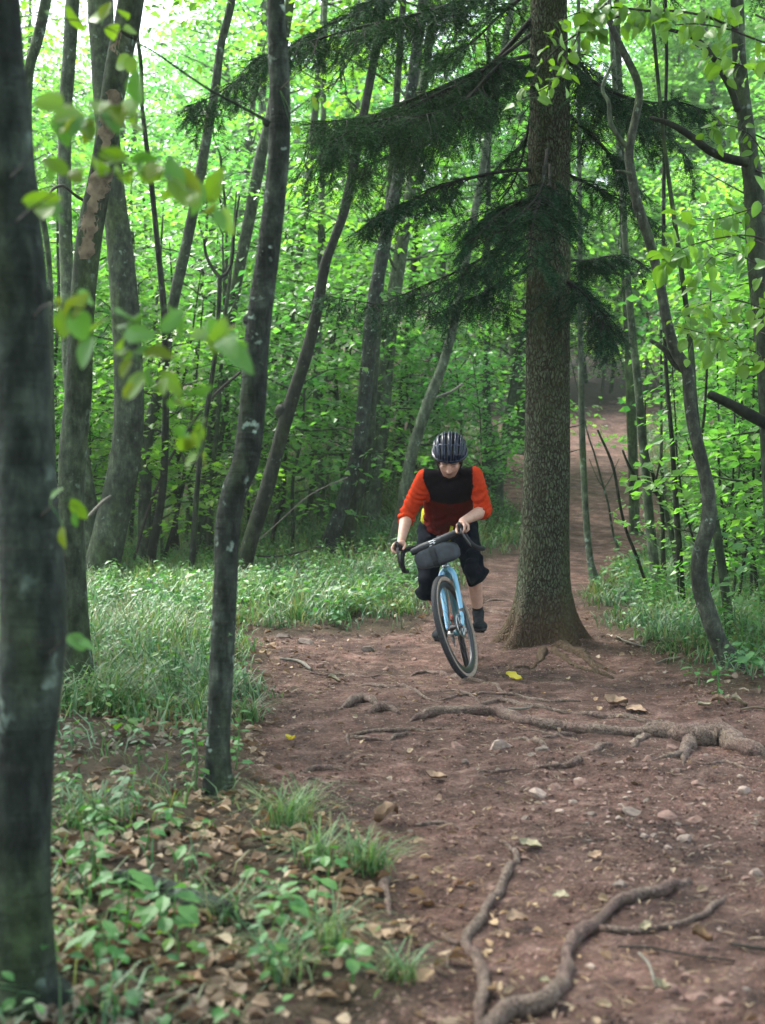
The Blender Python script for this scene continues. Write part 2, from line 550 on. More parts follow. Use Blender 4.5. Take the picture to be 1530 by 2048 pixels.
# ---------------------------------------------------------------- the lie of the land
PATH = np.array([(0.45, -3.0), (0.25, 1.5), (.10, 3.39), (.04, 4.39), (-.08, 4.98), (-.32, 5.58), (-.49, 6.23), (-.61, 7.07), (-.65, 8.35), (-.90, 10.6),
                 (-1.15, 11.7), (-.27, 11.75), (.28, 12.1), (.56, 13.8), (1.30, 18.0), (2.25, 19.3), (2.55, 21.2), (2.1, 23.5), (1.95, 27.8), (2.2, 31.9), (3.2, 36.5), (5.0, 39), (9.0, 43),
                 (11, 42.5), (7.6, 37.5), (6.3, 35.5), (5.75, 33.8), (5.1, 27.8), (4.3, 22.1), (3.7, 19.7), (2.8, 17.6), (2.05, 15.2), (1.83, 12.2), (1.92, 10.2),
                 (1.88, 8.95), (1.86, 8.35), (2.12, 7.9), (2.8, 7.3), (3.4, 6.0), (3.5, 3.0), (3.3, -3.0)])

def path_sd(x, y):
    """signed distance to the edge of the dirt path, positive inside"""
    x, y = np.asarray(x, float), np.asarray(y, float)
    d2 = np.full(x.shape, 1e9)
    ins = np.zeros(x.shape, bool)
    n = len(PATH)
    for i in range(n):
        ax, ay = PATH[i]
        bx, by = PATH[(i + 1) % n]
        ex, ey = bx - ax, by - ay
        t = np.clip(((x - ax) * ex + (y - ay) * ey) / (ex * ex + ey * ey), 0, 1)
        d2 = np.minimum(d2, (x - ax - t * ex) ** 2 + (y - ay - t * ey) ** 2)
        c = ((ay > y) != (by > y)) & (x < ex * (y - ay) / (ey if ey else 1e-9) + ax)
        ins ^= c
    d = np.sqrt(d2)
    sd = np.where(ins, d, -d)
    return sd + 0.13 * fbm(P3(x * 2.2, y * 1.8), 3, 5)

def sstep(a, b, x):
    t = np.clip((x - a) / (b - a), 0, 1)
    return t * t * (3 - 2 * t)

def ground0(x, y):
    x, y = np.asarray(x, float), np.asarray(y, float)
    z = np.zeros(np.broadcast(x, y).shape)
    side = sstep(-6.0, 1.0, x)
    start = 27 - 9.5 * side
    rise = np.logaddexp(0, (y - start) / 1.8) * 1.8
    z = z + (0.10 + 0.04 * side) * rise + 0.05 * np.logaddexp(0, (y - 42) / 5.0) * 5.0
    z = z + 0.30 * fbm(P3(x * 0.11, y * 0.11), 2, 9) * sstep(13, 30, y)
    z = z + 0.05 * np.exp(-((y - 8.1) / 0.85) ** 2) * sstep(-1.0, 0.3, x)
    z = z - 0.05 * np.exp(-((y - 10.1) / 0.8) ** 2 - ((x - 0.5) / 0.7) ** 2)
    z = z + 0.07 * np.exp(-(((x - 1.22) / 0.55) ** 2 + ((y - 10.9) / 0.6) ** 2))
    z = z + 0.035 * fbm(P3(x * 0.9, y * 0.9), 3, 3)
    z = z + 0.16 * sstep(0.2, 2.2, x - 2.1) * sstep(11, 8, y) - 0.0
    return z

def ground(x, y):
    x, y = np.asarray(x, float), np.asarray(y, float)
    z = ground0(x, y)
    near = sstep(30, 10, y)
    sd = path_sd(x, y)
    z = z + near * 0.06 * sstep(0.12, -0.30, sd) * sstep(3, 5, y)
    gv_ = np.exp(-((x - 1.1) / 1.1) ** 2 - ((y - 6.1) / 1.0) ** 2) + .8 * np.exp(-((x + .5) / .5) ** 2 - ((y - 10.4) / .9) ** 2)
    z = z + gv_ * 0.028 * np.abs(fbm(P3(x * 9, y * 8), 3, 41))
    z = z + near * (0.024 * fbm(P3(x * 4.5, y * 4.5), 3, 21) + 0.011 * fbm(P3(x * 17, y * 17), 2, 31))
    return z

def gz(x, y):
    return float(ground(np.array([x]), np.array([y]))[0])

def on_ground(px, py, y0=3.0, y1=60.0):
    """where the ray through a pixel of the photograph meets the ground"""
    ys = np.concatenate([np.arange(y0, 16, 0.02), np.arange(16, y1, 0.1)])
    a = at(px, py, 1.0)
    xs = a.x * ys
    zs = CAM_H + (a.z - CAM_H) * ys
    g = ground(xs, ys)
    k = np.nonzero(zs <= g)[0]
    k = k[0] if len(k) else len(ys) - 1
    return V((xs[k], ys[k], g[k]))

# one sheet, fine near the camera and coarse far off
yl = [-40.0, -25, -15, -8, -4, -2, 0]
y = 0.6
while y < 190:
    yl.append(y)
    y += max(0.028, 0.0062 * y) if y < 14 else (0.014 * y if y < 40 else 0.04 * y)
yl = np.array(yl)
nx = 300
u = np.linspace(-1, 1, nx)
xs_rel = np.sign(u) * (0.42 * np.abs(u) + 0.9 * np.abs(u) ** 7)
GY, GX = np.meshgrid(yl, xs_rel, indexing='ij')
GX = GX * (np.abs(GY) * 0.75 + 4.5) + 0.18
GX = np.where(GY < 0, GX * 1.0, GX)
GZ = ground(GX, GY)
SD = path_sd(GX, GY)
gv = np.stack([GX, GY, GZ], -1).reshape(-1, 3)
ny = len(yl)
i, j = np.meshgrid(np.arange(ny - 1), np.arange(nx - 1), indexing='ij')
gq = np.stack([i * nx + j, i * nx + j + 1, (i + 1) * nx + j + 1, (i + 1) * nx + j], -1).reshape(-1, 4)
inp = SD.reshape(-1)[gq].mean(1) > 0
pm = 0.5 + np.clip(SD.reshape(-1) / 0.5, -0.5, 0.5)
def submesh(name, sel):
    f = gq[sel]
    used, inv = np.unique(f, return_inverse=True)
    return mesh_np(name, gv[used], inv.reshape(f.shape), M['soil'], True, attr={'path': pm[used]})
tag(link('forest_floor', submesh('forest_floor', ~inp)), 'brown forest soil under the grass and trees', None, None, 'structure')
tag(link('dirt_path', submesh('dirt_path', inp)), 'reddish brown trodden dirt path', None, None, 'structure')
# ---------------------------------------------------------------- leaves and sprays
RNG = np.random.default_rng(11)

LEAF4 = (np.array([(0, 0, 0), (.45, .34, .06), (1, 0, -.06), (.45, -.34, .06)]), [np.array([(0, 2, 1), (0, 3, 2)])])
LEAF6 = (np.array([(0, 0, 0), (.28, .27, .05), (.66, .29, .05), (1.0, 0, -.10), (.66, -.29, .05), (.28, -.27, .05), (.5, 0, 0)]),
         [np.array([(0, 6, 2, 1), (0, 5, 4, 6)]), np.array([(6, 3, 2), (6, 4, 3)])])
# a lobed leaf
LOBE = (np.array([(0, 0, 0), (.10, .30, .05), (.36, .28, .04), (.48, .50, .04), (.62, .25, .03), (1.0, 0, -.12), (.62, -.25, .03), (.48, -.50, .04), (.36, -.28, .04), (.10, -.30, .05), (.4, 0, 0)]),
        [np.array([(10, 2, 1), (10, 1, 0), (10, 4, 3), (10, 3, 2), (10, 5, 4), (10, 8, 7), (10, 7, 6), (10, 6, 5), (10, 0, 9), (10, 9, 8)])])

def place(tmpl, pos, xdir, up, size, width=1.0):
    """many copies of a small template: positions (n,3), x direction and rough normal"""
    tv, tf = tmpl
    x = xdir / np.maximum(np.linalg.norm(xdir, axis=1, keepdims=True), 1e-9)
    y = np.cross(up, x)
    y /= np.maximum(np.linalg.norm(y, axis=1, keepdims=True), 1e-9)
    z = np.cross(x, y)
    s = np.asarray(size, float).reshape(-1, 1, 1)
    w = np.asarray(width, float).reshape(-1, 1, 1)
    v = pos[:, None] + s * (x[:, None] * tv[None, :, 0:1] + y[:, None] * tv[None, :, 1:2] * w + z[:, None] * tv[None, :, 2:3])
    k = len(tv)
    off = (np.arange(len(pos)) * k)[:, None, None]
    fs = [(f[None] + off).reshape(-1, f.shape[1]) for f in tf]
    return v.reshape(-1, 3), fs

def spray_leaves(rng, cen, rad, count, size, flat=0.22, droop=0.25, tmpl=LEAF4):
    """leaves lying in loose level sprays round the given centres"""
    cen = np.repeat(np.asarray(cen, float), count, 0)
    rad = np.repeat(np.broadcast_to(rad, (len(cen) // count,)), count)
    n = len(cen)
    a = rng.uniform(0, 2 * np.pi, n)
    r = rad * np.sqrt(rng.uniform(0.01, 1, n))
    tilt = np.repeat(rng.normal(0, 0.22, (n // count, 2)), count, 0)
    dx, dy = r * np.cos(a), r * np.sin(a)
    dz = tilt[:, 0] * dx + tilt[:, 1] * dy - droop * r * r / np.maximum(rad, .05) + rng.normal(0, flat, n) * rad * 0.35
    pos = cen + np.stack([dx, dy, dz], 1)
    b = a + rng.normal(0, 0.9, n)
    xd = np.stack([np.cos(b), np.sin(b), rng.normal(-0.25, 0.25, n)], 1)
    up = np.stack([tilt[:, 0] * -1 + rng.normal(0, .38, n), tilt[:, 1] * -1 + rng.normal(0, .38, n), np.ones(n)], 1)
    return place(tmpl, pos, xd, up, size * rng.uniform(0.65, 1.25, n))

def crown_pieces(seed, z0, z1, rad, nbr, leaf, per, leaders=1, tmpl=LEAF4, spray_r=0.45, lean=(0, 0)):
    """limbs (MB) and leaves (verts, faces) of a broadleaved crown, round a stem at the origin"""
    rng = np.random.default_rng(seed)
    wood = MB()
    cen, rr = [], []
    for k in range(nbr):
        t = (k + rng.uniform(0, 1)) / nbr
        z = z0 + (z1 - z0) * t
        a = k * 2.4 + rng.uniform(-.5, .5)
        L = rad * (1.0 - 0.55 * t ** 1.5) * rng.uniform(0.6, 1.1)
        up = rng.uniform(0.05, 0.55) + 0.35 * t
        sx, sy = lean[0] * z, lean[1] * z
        p = []
        for q in np.linspace(0, 1, 5):
            p.append((sx + math.cos(a) * L * q + rng.normal(0, .05) * q, sy + math.sin(a) * L * q + rng.normal(0, .05) * q, z + L * (up * q - 0.28 * q * q) + rng.normal(0, .03)))
        p = np.array(p)
        wood.add(*sweep(p, np.linspace(0.007 + 0.008 * L, 0.003, 5), 4, cap=False))
        m = max(2, int(L * 2.6))
        for q in np.linspace(0.3, 1.0, m):
            c = np.array([np.interp(q, np.linspace(0, 1, 5), p[:, d]) for d in range(3)])
            side = rng.choice([-1, 1])
            off = rng.uniform(0.1, 0.45) * (1 - .4 * q) * L * .5
            e = c + np.array([math.cos(a + side * 1.1) * off, math.sin(a + side * 1.1) * off, rng.uniform(-.06, .14)])
            wood.add(*sweep([c, (c + e) / 2 + [0, 0, .03], e], [0.005, 0.004, 0.002], 3, cap=False))
            cen.append(e)
            rr.append(spray_r * rng.uniform(0.7, 1.3))
    cen = np.array(cen)
    lv = spray_leaves(rng, cen, np.array(rr), per, leaf, tmpl=tmpl)
    return wood, lv

def join_lv(parts):
    V_, F_, n = [], {}, 0
    for v, fs in parts:
        for f in fs:
            F_.setdefault(f.shape[1], []).append(f + n)
        V_.append(v)
        n += len(v)
    return np.concatenate(V_), [np.concatenate(x) for x in F_.values()]

# ---------------------------------------------------------------- trunks drawn after the photograph
def trunk_disp(amp, s):
    def f(p, r, i, ang):
        return r * (amp * fbm(p * np.array([3.0, 3.0, 1.6]), 3, s) + amp * 0.5 * vnoise(p * np.array([9, 9, 5.0]), s + 9))
    return f

def px_line(pts, Y):
    """[(px, py, width px)] -> world points and radii at distance Y (a number or (near end, far end))"""
    w, r = [], []
    n = len(pts)
    for k, (a, b, wd) in enumerate(pts):
        yy = Y if np.isscalar(Y) else Y[0] + (Y[1] - Y[0]) * k / (n - 1)
        w.append(at(a, b, yy))
        r.append(wd / 2 * yy / FPX)
    return np.array(w), np.array(r)

def extend_up(w, r, top, taper=0.35):
    """carry a trunk on above the frame to height top; points run from top of the frame to the ground"""
    if w[0][2] >= top: return w, r
    d = (w[0] - w[min(2, len(w) - 1)])
    d = d / max(d[2], 1e-3)
    h = top - w[0][2]
    add = [w[0] + d * np.array([0.75, 0.75, 1]) * h * q for q in (1.0, 0.66, 0.33)]
    rr = [r[0] * taper, r[0] * (taper + .3), r[0] * (taper + .5)]
    return np.vstack([add, w]), np.concatenate([rr, r])

def ground_foot(w, r, flare=1.35):
    """let the lower end stand in the ground with a slight flare"""
    x, y, z = w[-1]
    g = gz(x, y)
    w = w.copy(); r = r.copy()
    if z - g > 0.02 or g - z > 0.25:
        w = np.vstack([w, [x, y, g]]); r = np.append(r, r[-1])
    x, y = w[-1][0], w[-1][1]
    g = gz(x, y)
    w[-1][2] = g + 0.03
    r[-1] *= flare
    w = np.vstack([w, [x, y, g - 0.12]]); r = np.append(r, r[-1] * 1.15)
    return w, r

def make_tree(name, label, cat, group, pts, Y, mat, top=9.0, seg=18, step=0.07, amp=0.05, crown=None, branches=(), flare=1.35, foot=True, taper=0.35, knots=()):
    w, r = px_line(pts, Y)
    w, r = extend_up(w, r, top, taper)
    if foot:
        w, r = ground_foot(w, r, flare)
    base = V(w[-1]); base.z = gz(base.x, base.y)
    t = empty(name, base, label, cat, group)
    L = np.linalg.norm(np.diff(w, axis=0), axis=1).sum()
    n = int(min(260, max(14, L / step)))
    sd_ = int(abs(base.x * 37 + base.y * 91)) % 1000
    mb = MB()
    mb.add(*sweep(w, r, seg, n, trunk_disp(amp, sd_)))
    for (kx, ky, kr) in knots:      # old branch stubs and swellings
        kk = at(kx, ky, Y if np.isscalar(Y) else Y[0])
        mb.add(*ellipsoid(kk, (kr, kr * .8, kr * .9), None, 10, 7))
    link('trunk', mb.mesh('trunk', mat), t)
    for br in branches:
        bp, bY = br[0], br[1]
        bw, brad = px_line(bp, bY)
        bm = MB().add(*sweep(bw, brad, 8, max(8, len(bw) * 5), trunk_disp(0.10, 5)))
        link('branch', bm.mesh('branch', br[2] if len(br) > 2 else mat), t)
    if crown:
        z0, z1, rad, nbr, leaf, per = crown[:6]
        if base.y > 12: per = int(per * .5)
        tp = w[0]
        wood, lv = crown_pieces(sd_ + 5, z0 - z1, 0.2, rad, nbr, leaf, per, tmpl=LEAF4, spray_r=crown[6] if len(crown) > 6 else 0.45)
        wv = np.concatenate(wood.v) + [tp[0], tp[1], z1]
        link('limbs', mesh_np('limbs', wv, wood.f, mat), t)['kind'] = 'stuff'
        cr = link('crown', mesh_np('crown', lv[0] + [tp[0], tp[1], z1], lv[1], M['leaf'], False), t)
        cr['kind'] = 'stuff'
    return t

NAMED = [
 dict(name='tree', label='thick dark grey trunk close by, filling the left edge of the photo', group=None, cat='tree', mat='bark_near', Y=3.4, top=7.5, seg=40, step=0.03, amp=0.035,
      pts=[(-8, 0, 95), (8, 200, 100), (25, 400, 102), (38, 560, 112), (44, 700, 112), (50, 880, 112), (55, 1000, 122), (66, 1200, 130), (62, 1350, 128), (50, 1500, 118), (46, 1700, 112), (46, 1850, 120), (50, 1960, 136)],
      crown=(4.6, 7.5, 2.6, 26, .10, 26), knots=[(88, 590, .022), (70, 780, .02)]),
 dict(name='tree', label='slim dark trunk with pale lichen spots standing at the left edge of the path', cat='tree', mat='bark_lichen', Y=5.62, top=7.5, seg=32, step=0.03, amp=0.06,
      pts=[(551, 0, 36), (556, 100, 40), (560, 200, 41), (558, 300, 43), (549, 400, 44), (536, 510, 46), (522, 610, 48), (511, 720, 50), (505, 810, 53), (492, 920, 54), (468, 985, 52), (455, 1060, 50), (452, 1150, 48), (447, 1250, 50), (441, 1380, 50), (436, 1500, 50), (436, 1600, 48)],
      crown=(4.8, 7.5, 2.4, 24, .10, 26), knots=[(534, 245, .02), (492, 915, .03), (478, 975, .03), (500, 640, .03)]),
 dict(name='tree', label='grey trunk with torn tan bark patches behind the thick left trunk', cat='tree', mat='bark_grey', Y=8.0, top=9, seg=26, step=0.04, amp=0.05,
      pts=[(262, 0, 50), (246, 80, 50), (230, 160, 48), (216, 260, 44), (200, 360, 46), (182, 450, 50), (172, 530, 50), (163, 640, 48), (157, 780, 52), (146, 900, 54), (143, 1000, 50), (147, 1120, 48), (152, 1250, 52), (158, 1410, 52)],
      crown=(5.5, 9, 2.6, 26, .10, 26)),
 dict(name='tree', label='stout leaning trunk of the V pair, ringed bark, right-hand stem behind the torn bark trunk', cat='tree', mat='bark_grey', Y=17.4, top=13, seg=26, step=0.08, amp=0.04,
      pts=[(200, -10, 52), (205, 100, 48), (212, 230, 46), (226, 380, 46), (240, 500, 52), (250, 620, 57), (256, 720, 58), (258, 820, 60), (250, 920, 62), (232, 1010, 66), (214, 1090, 70), (200, 1150, 74)],
      crown=(7.5, 13, 3.4, 30, .12, 30), knots=[(236, 915, .12)]),
 dict(name='tree', label='slender pale stem of the V pair, leaning left behind the torn bark trunk', cat='tree', mat='bark_pale', Y=17.6, top=12, seg=18, step=0.1, amp=0.04,
      pts=[(146, -10, 28), (138, 120, 27), (130, 240, 26), (130, 400, 26), (134, 560, 27), (138, 700, 30), (150, 820, 34), (165, 950, 40), (182, 1060, 46), (193, 1150, 50)],
      crown=(8, 12, 3.0, 22, .12, 26)),
 dict(name='tree', label='thin bent stem leaning right at the top left corner beside the thick trunk', cat='tree', mat='bark_pale', Y=13.5, top=9, seg=12, step=0.1, amp=0.05,
      pts=[(92, 0, 22), (75, 80, 22), (56, 160, 20), (60, 330, 14), (88, 450, 12), (100, 560, 11), (103, 800, 12), (108, 1000, 14), (118, 1200, 18)], crown=(6, 9, 2.4, 16, .11, 24)),
 dict(name='tree', label='long slanting grey trunk rising right, behind the blurred hanging leaves', cat='tree', mat='bark_grey', Y=18.6, top=13, seg=14, step=0.1, amp=0.05,
      pts=[(465, -10, 16), (442, 90, 16), (430, 180, 18), (407, 310, 20), (386, 425, 21), (368, 510, 22), (350, 590, 22), (336, 670, 22), (322, 765, 22), (296, 870, 24), (290, 1000, 26), (289, 1140, 30)],
      crown=(8, 13, 3.2, 26, .12, 28)),
 dict(name='tree', label='thin wavy dark stem crossing between the leaning trunk and the slanting grey trunk', cat='tree', mat='bark_dark', Y=18.0, top=11, seg=10, step=0.1, amp=0.06,
      pts=[(272, 40, 7), (282, 130, 8), (284, 210, 8), (290, 265, 9), (304, 380, 11), (316, 500, 11), (326, 600, 13), (331, 700, 13), (331, 860, 14), (324, 990, 16), (303, 1110, 20)], crown=(7, 11, 2.0, 12, .12, 24)),
 dict(name='tree', label='straight grey trunk passing behind the lichen-spotted trunk, leaning right', cat='tree', mat='bark_grey', Y=21.0, top=14, seg=14, step=0.12, amp=0.04,
      pts=[(548, 200, 22), (520, 320, 24), (500, 430, 24), (482, 520, 23), (464, 620, 22), (447, 720, 22), (428, 840, 23), (415, 950, 24), (410, 1120, 28)], crown=(9, 14, 3.2, 26, .12, 28)),
 dict(name='dead_sapling', label='dead dark sapling ending in an open Y fork left of the lichen-spotted trunk', cat='tree', mat='bark_dark', Y=17.0, top=0, seg=8, step=0.08, amp=0.08,
      pts=[(440, 553, 9), (437, 620, 9), (431, 700, 9), (420, 780, 10), (405, 880, 10), (394, 980, 11), (384, 1130, 14)],
      branches=[([(440, 555, 8), (424, 535, 7), (412, 508, 6), (408, 478, 5)], 17.0), ([(440, 555, 8), (455, 545, 7), (464, 520, 6), (470, 450, 5), (479, 392, 4)], 17.0)]),
 dict(name='tree', label='dark brown trunk slanting strongly right towards the conifer boughs', cat='tree', mat='bark_dark', Y=17.0, top=12, seg=16, step=0.08, amp=0.06,
      pts=[(765, 20, 16), (742, 150, 17), (716, 290, 18), (690, 415, 20), (668, 480, 18), (650, 530, 20), (634, 620, 22), (615, 700, 25), (593, 770, 26), (572, 835, 28), (552, 910, 28), (530, 990, 30), (503, 1075, 30), (484, 1150, 34)],
      crown=(8, 12, 3, 22, .12, 28), knots=[(566, 822, .1)]),
 dict(name='tree', label='pale thin trunk in the far wood just right of the lichen-spotted trunk', cat='tree', mat='bark_pale', Y=24.0, top=15, seg=12, step=0.15, amp=0.04,
      pts=[(640, 120, 14), (622, 300, 15), (606, 450, 16), (590, 560, 17), (576, 680, 18), (568, 800, 18), (563, 930, 19), (560, 1110, 22)], crown=(9, 15, 3.2, 24, .12, 28)),
 dict(name='tree', label='upright pale trunk between the dark slanting trunk and the twin grey stems', cat='tree', mat='bark_pale', Y=22.5, top=14, seg=12, step=0.12, amp=0.05,
      pts=[(645, 330, 12), (642, 450, 13), (640, 600, 14), (634, 720, 15), (634, 840, 16), (640, 960, 17), (644, 1095, 20)], crown=(9, 14, 3, 20, .12, 28)),
 dict(name='tree', label='left one of the twin grey lichen-flecked stems left of the cyclist', cat='tree', mat='bark_lichen', Y=19.3, top=13, seg=16, step=0.1, amp=0.06,
      pts=[(800, 330, 24), (770, 480, 26), (745, 620, 28), (736, 720, 28), (728, 810, 28), (716, 900, 28), (694, 980, 28), (668, 1060, 30), (652, 1125, 34)], crown=(8, 13, 3.2, 26, .12, 28)),
 dict(name='tree', label='right one of the twin grey lichen-flecked stems left of the cyclist', cat='tree', mat='bark_grey', Y=19.6, top=12, seg=14, step=0.1, amp=0.05,
      pts=[(775, 440, 16), (760, 560, 18), (752, 680, 20), (744, 780, 22), (738, 870, 22), (722, 960, 24), (704, 1030, 24), (690, 1105, 28)], crown=(8, 12, 3, 20, .12, 28)),
 dict(name='tree', label='thin grey trunk standing in grass between the twin stems and the pale leaning trunk', cat='tree', mat='bark_grey', Y=23, top=13, seg=12, step=0.12, amp=0.05,
      pts=[(800, 560, 12), (782, 680, 14), (772, 800, 14), (762, 880, 15), (752, 980, 16), (742, 1080, 19)], crown=(9, 13, 3, 18, .12, 28)),
 dict(name='tree', label='pale leaning trunk directly behind the left shoulder of the cyclist', cat='tree', mat='bark_pale', Y=18.6, top=12, seg=16, step=0.1, amp=0.05,
      pts=[(925, 560, 16), (905, 660, 18), (882, 740, 20), (858, 800, 22), (838, 860, 23), (826, 900, 23), (812, 970, 23), (800, 1040, 23), (788, 1130, 28)], crown=(8, 12, 3, 22, .12, 28)),
 dict(name='tree', label='dark straight trunk in shade right of the thin grey trunk standing in grass', cat='tree', mat='bark_dark', Y=26, top=14, seg=12, step=0.15, amp=0.05,
      pts=[(830, 500, 14), (818, 650, 16), (806, 780, 18), (796, 900, 20), (790, 1010, 24)], crown=(9, 14, 3, 18, .12, 28)),
 dict(name='broken_stump', label='grey splintered dead stump with a snapped top right of the cyclist', cat='tree stump', mat='bark_pale', Y=22.5, top=0, seg=18, step=0.08, amp=0.12,
      pts=[(989, 862, 14), (991, 885, 22), (993, 940, 26), (995, 1000, 25), (997, 1078, 28)], flare=1.2,
      branches=[([(1003, 905, 8), (1010, 880, 6), (1013, 858, 3)], 22.5), ([(985, 880, 7), (983, 862, 5), (984, 848, 2)], 22.5)]),
 dict(name='tree', label='whitish flaking trunk just left of the splintered dead stump', cat='tree', mat='bark_lichen', Y=24, top=13, seg=14, step=0.12, amp=0.06,
      pts=[(975, 640, 12), (973, 760, 15), (974, 860, 18), (976, 950, 20), (972, 1045, 26)], crown=(9, 13, 3, 18, .12, 28)),
 dict(name='mossy_tree', label='big far trunk with a mossy flared foot left of the great conifer trunk', cat='tree', mat='bark_green', Y=30, top=17, seg=24, step=0.15, amp=0.05,
      pts=[(1050, 300, 34), (1044, 500, 40), (1038, 700, 46), (1036, 820, 52), (1034, 900, 60), (1030, 945, 78), (1026, 965, 100)], crown=(13, 17, 3, 16, .13, 22), flare=1.2),
 dict(name='tree', label='very slim pale trunk standing alone just right of the great conifer trunk', cat='tree', mat='bark_pale', Y=16.2, top=11, seg=14, step=0.08, amp=0.04,
      pts=[(1158, 300, 9), (1160, 480, 10), (1160, 640, 11), (1162, 740, 12), (1164, 860, 13), (1168, 960, 13), (1174, 1060, 14), (1182, 1130, 15), (1190, 1180, 18)], crown=(8, 11, 1.6, 10, .12, 22)),
 dict(name='tree', label='dark crooked trunk bending like an S at the right side', cat='tree', mat='bark_dark2', Y=9.25, top=6.5, seg=22, step=0.04, amp=0.05,
      pts=[(1215, 30, 13), (1240, 90, 14), (1272, 155, 15), (1278, 195, 15), (1268, 250, 16), (1258, 305, 18), (1262, 345, 19), (1275, 410, 20), (1298, 480, 20), (1318, 560, 20), (1333, 640, 21), (1350, 700, 23), (1374, 740, 25), (1378, 790, 24), (1386, 850, 24), (1403, 920, 26), (1417, 990, 28), (1415, 1050, 30), (1399, 1110, 32), (1400, 1170, 34), (1418, 1230, 36), (1440, 1290, 36), (1463, 1350, 36)],
      branches=[([(1260, 300, 12), (1238, 275, 10), (1221, 245, 9), (1217, 205, 8), (1205, 175, 7), (1228, 120, 5)], 9.25, 'bark_pale'), ([(1375, 745, 16), (1350, 728, 14), (1330, 700, 12), (1300, 680, 8)], 9.3), ([(1262, 348, 8), (1248, 344, 6), (1232, 342, 5)], 9.2, 'bark_pale')],
      crown=(4.9, 6.5, 1.8, 16, .10, 26)),
 dict(name='tree', label='straight grey-green pole trunk touching the crooked S trunk on its right', cat='tree', mat='bark_green', Y=10.3, top=6.5, seg=16, step=0.06, amp=0.05,
      pts=[(1330, 300, 8), (1360, 520, 10), (1380, 680, 12), (1388, 800, 14), (1398, 880, 15), (1418, 980, 17), (1432, 1060, 18), (1446, 1150, 19), (1458, 1240, 20), (1466, 1305, 22)], crown=(5, 6.5, 1.6, 12, .10, 26)),
 dict(name='tree', label='pale green-grey straight trunk in the grass halfway between conifer and crooked trunk', cat='tree', mat='bark_pale', Y=14.2, top=9, seg=14, step=0.08, amp=0.04,
      pts=[(1250, 480, 12), (1262, 640, 15), (1275, 760, 16), (1284, 870, 17), (1292, 960, 18), (1301, 1060, 20), (1311, 1150, 21), (1318, 1210, 24)], crown=(7, 9, 1.5, 10, .12, 22)),
 dict(name='tree', label='mid-grey trunk behind, left neighbour of the pale green-grey straight trunk', cat='tree', mat='bark_green', Y=20.5, top=12, seg=12, step=0.12, amp=0.05,
      pts=[(1250, 540, 16), (1258, 700, 18), (1262, 820, 20), (1266, 920, 20), (1268, 1010, 21), (1270, 1110, 25)], crown=(9.5, 12, 1.8, 10, .12, 22)),
 dict(name='sapling', label='dark forked sapling leaning left over the slope path', cat='sapling', mat='bark_dark', Y=15.0, top=0, seg=8, step=0.08, amp=0.06,
      pts=[(1245, 900, 4), (1262, 940, 6), (1290, 972, 7), (1318, 992, 8), (1325, 1040, 8), (1326, 1100, 9), (1328, 1200, 11)],
      branches=[([(1316, 990, 6), (1302, 940, 5), (1292, 880, 4), (1290, 800, 3)], 15.0), ([(1312, 960, 4), (1325, 900, 3)], 15.0)]),
 dict(name='sapling', label='olive sapling leaning left beside the dark forked sapling', cat='sapling', mat='bark_green', Y=15.2, top=0, seg=8, step=0.08, amp=0.05,
      pts=[(1290, 910, 5), (1320, 985, 9), (1336, 1040, 11), (1350, 1100, 14), (1362, 1190, 17)]),
 dict(name='sapling', label='thin dark wand leaning left across the grass right of the slim pale trunk', cat='sapling', mat='bark_dark', Y=14.0, top=0, seg=7, step=0.08, amp=0.05,
      pts=[(1195, 860, 4), (1225, 930, 6), (1240, 1010, 6), (1252, 1060, 6), (1272, 1110, 7), (1290, 1160, 7), (1310, 1225, 8)]),
 dict(name='tree', label='grey trunk with heavy dark boughs at the upper right edge', cat='tree', mat='bark_grey', Y=9.8, top=7.5, seg=24, step=0.05, amp=0.05,
      pts=[(1474, 0, 26), (1478, 110, 27), (1486, 200, 30), (1497, 300, 36), (1508, 380, 40), (1512, 480, 42), (1522, 600, 42), (1534, 720, 44), (1545, 900, 46), (1556, 1100, 50), (1566, 1300, 56)],
      branches=[([(1495, 325, 20), (1460, 318, 18), (1420, 302, 16), (1385, 275, 15), (1345, 250, 12), (1300, 235, 8)], 9.7, 'bark_dark'), ([(1476, 222, 14), (1462, 180, 13), (1440, 140, 12), (1412, 95, 11), (1375, 70, 9), (1320, 55, 6)], 9.7, 'bark_dark'), ([(1540, 850, 26), (1500, 830, 24), (1460, 808, 20), (1418, 788, 18)], 9.7, 'bark_dark')],
      crown=(4.9, 7.5, 2.2, 26, .10, 28)),
 dict(name='sapling', label='thin straight dark upright stem among conifer twigs at the upper right', cat='sapling', mat='bark_dark', Y=12.5, top=8.5, seg=8, step=0.1, amp=0.04,
      pts=[(1331, 0, 7), (1333, 120, 7), (1330, 250, 7), (1327, 430, 8), (1330, 700, 8), (1345, 900, 10), (1365, 1240, 13)], crown=(5.8, 8.5, 1.6, 10, .11, 24)),
]
M['bark_dark2'] = bark_mat('dark_grey_bark', (0.03, 0.027, 0.022), (0.085, 0.078, 0.065), 0.1, 0.25, 1.5)

def build_named():
    for d in NAMED:
        d = dict(d)
        d['mat'] = M[d['mat']]
        d['branches'] = [tuple(M[x] if isinstance(x, str) else x for x in b) for b in d.get('branches', ())]
        d.setdefault('group', None)
        make_tree(**d)
build_named()

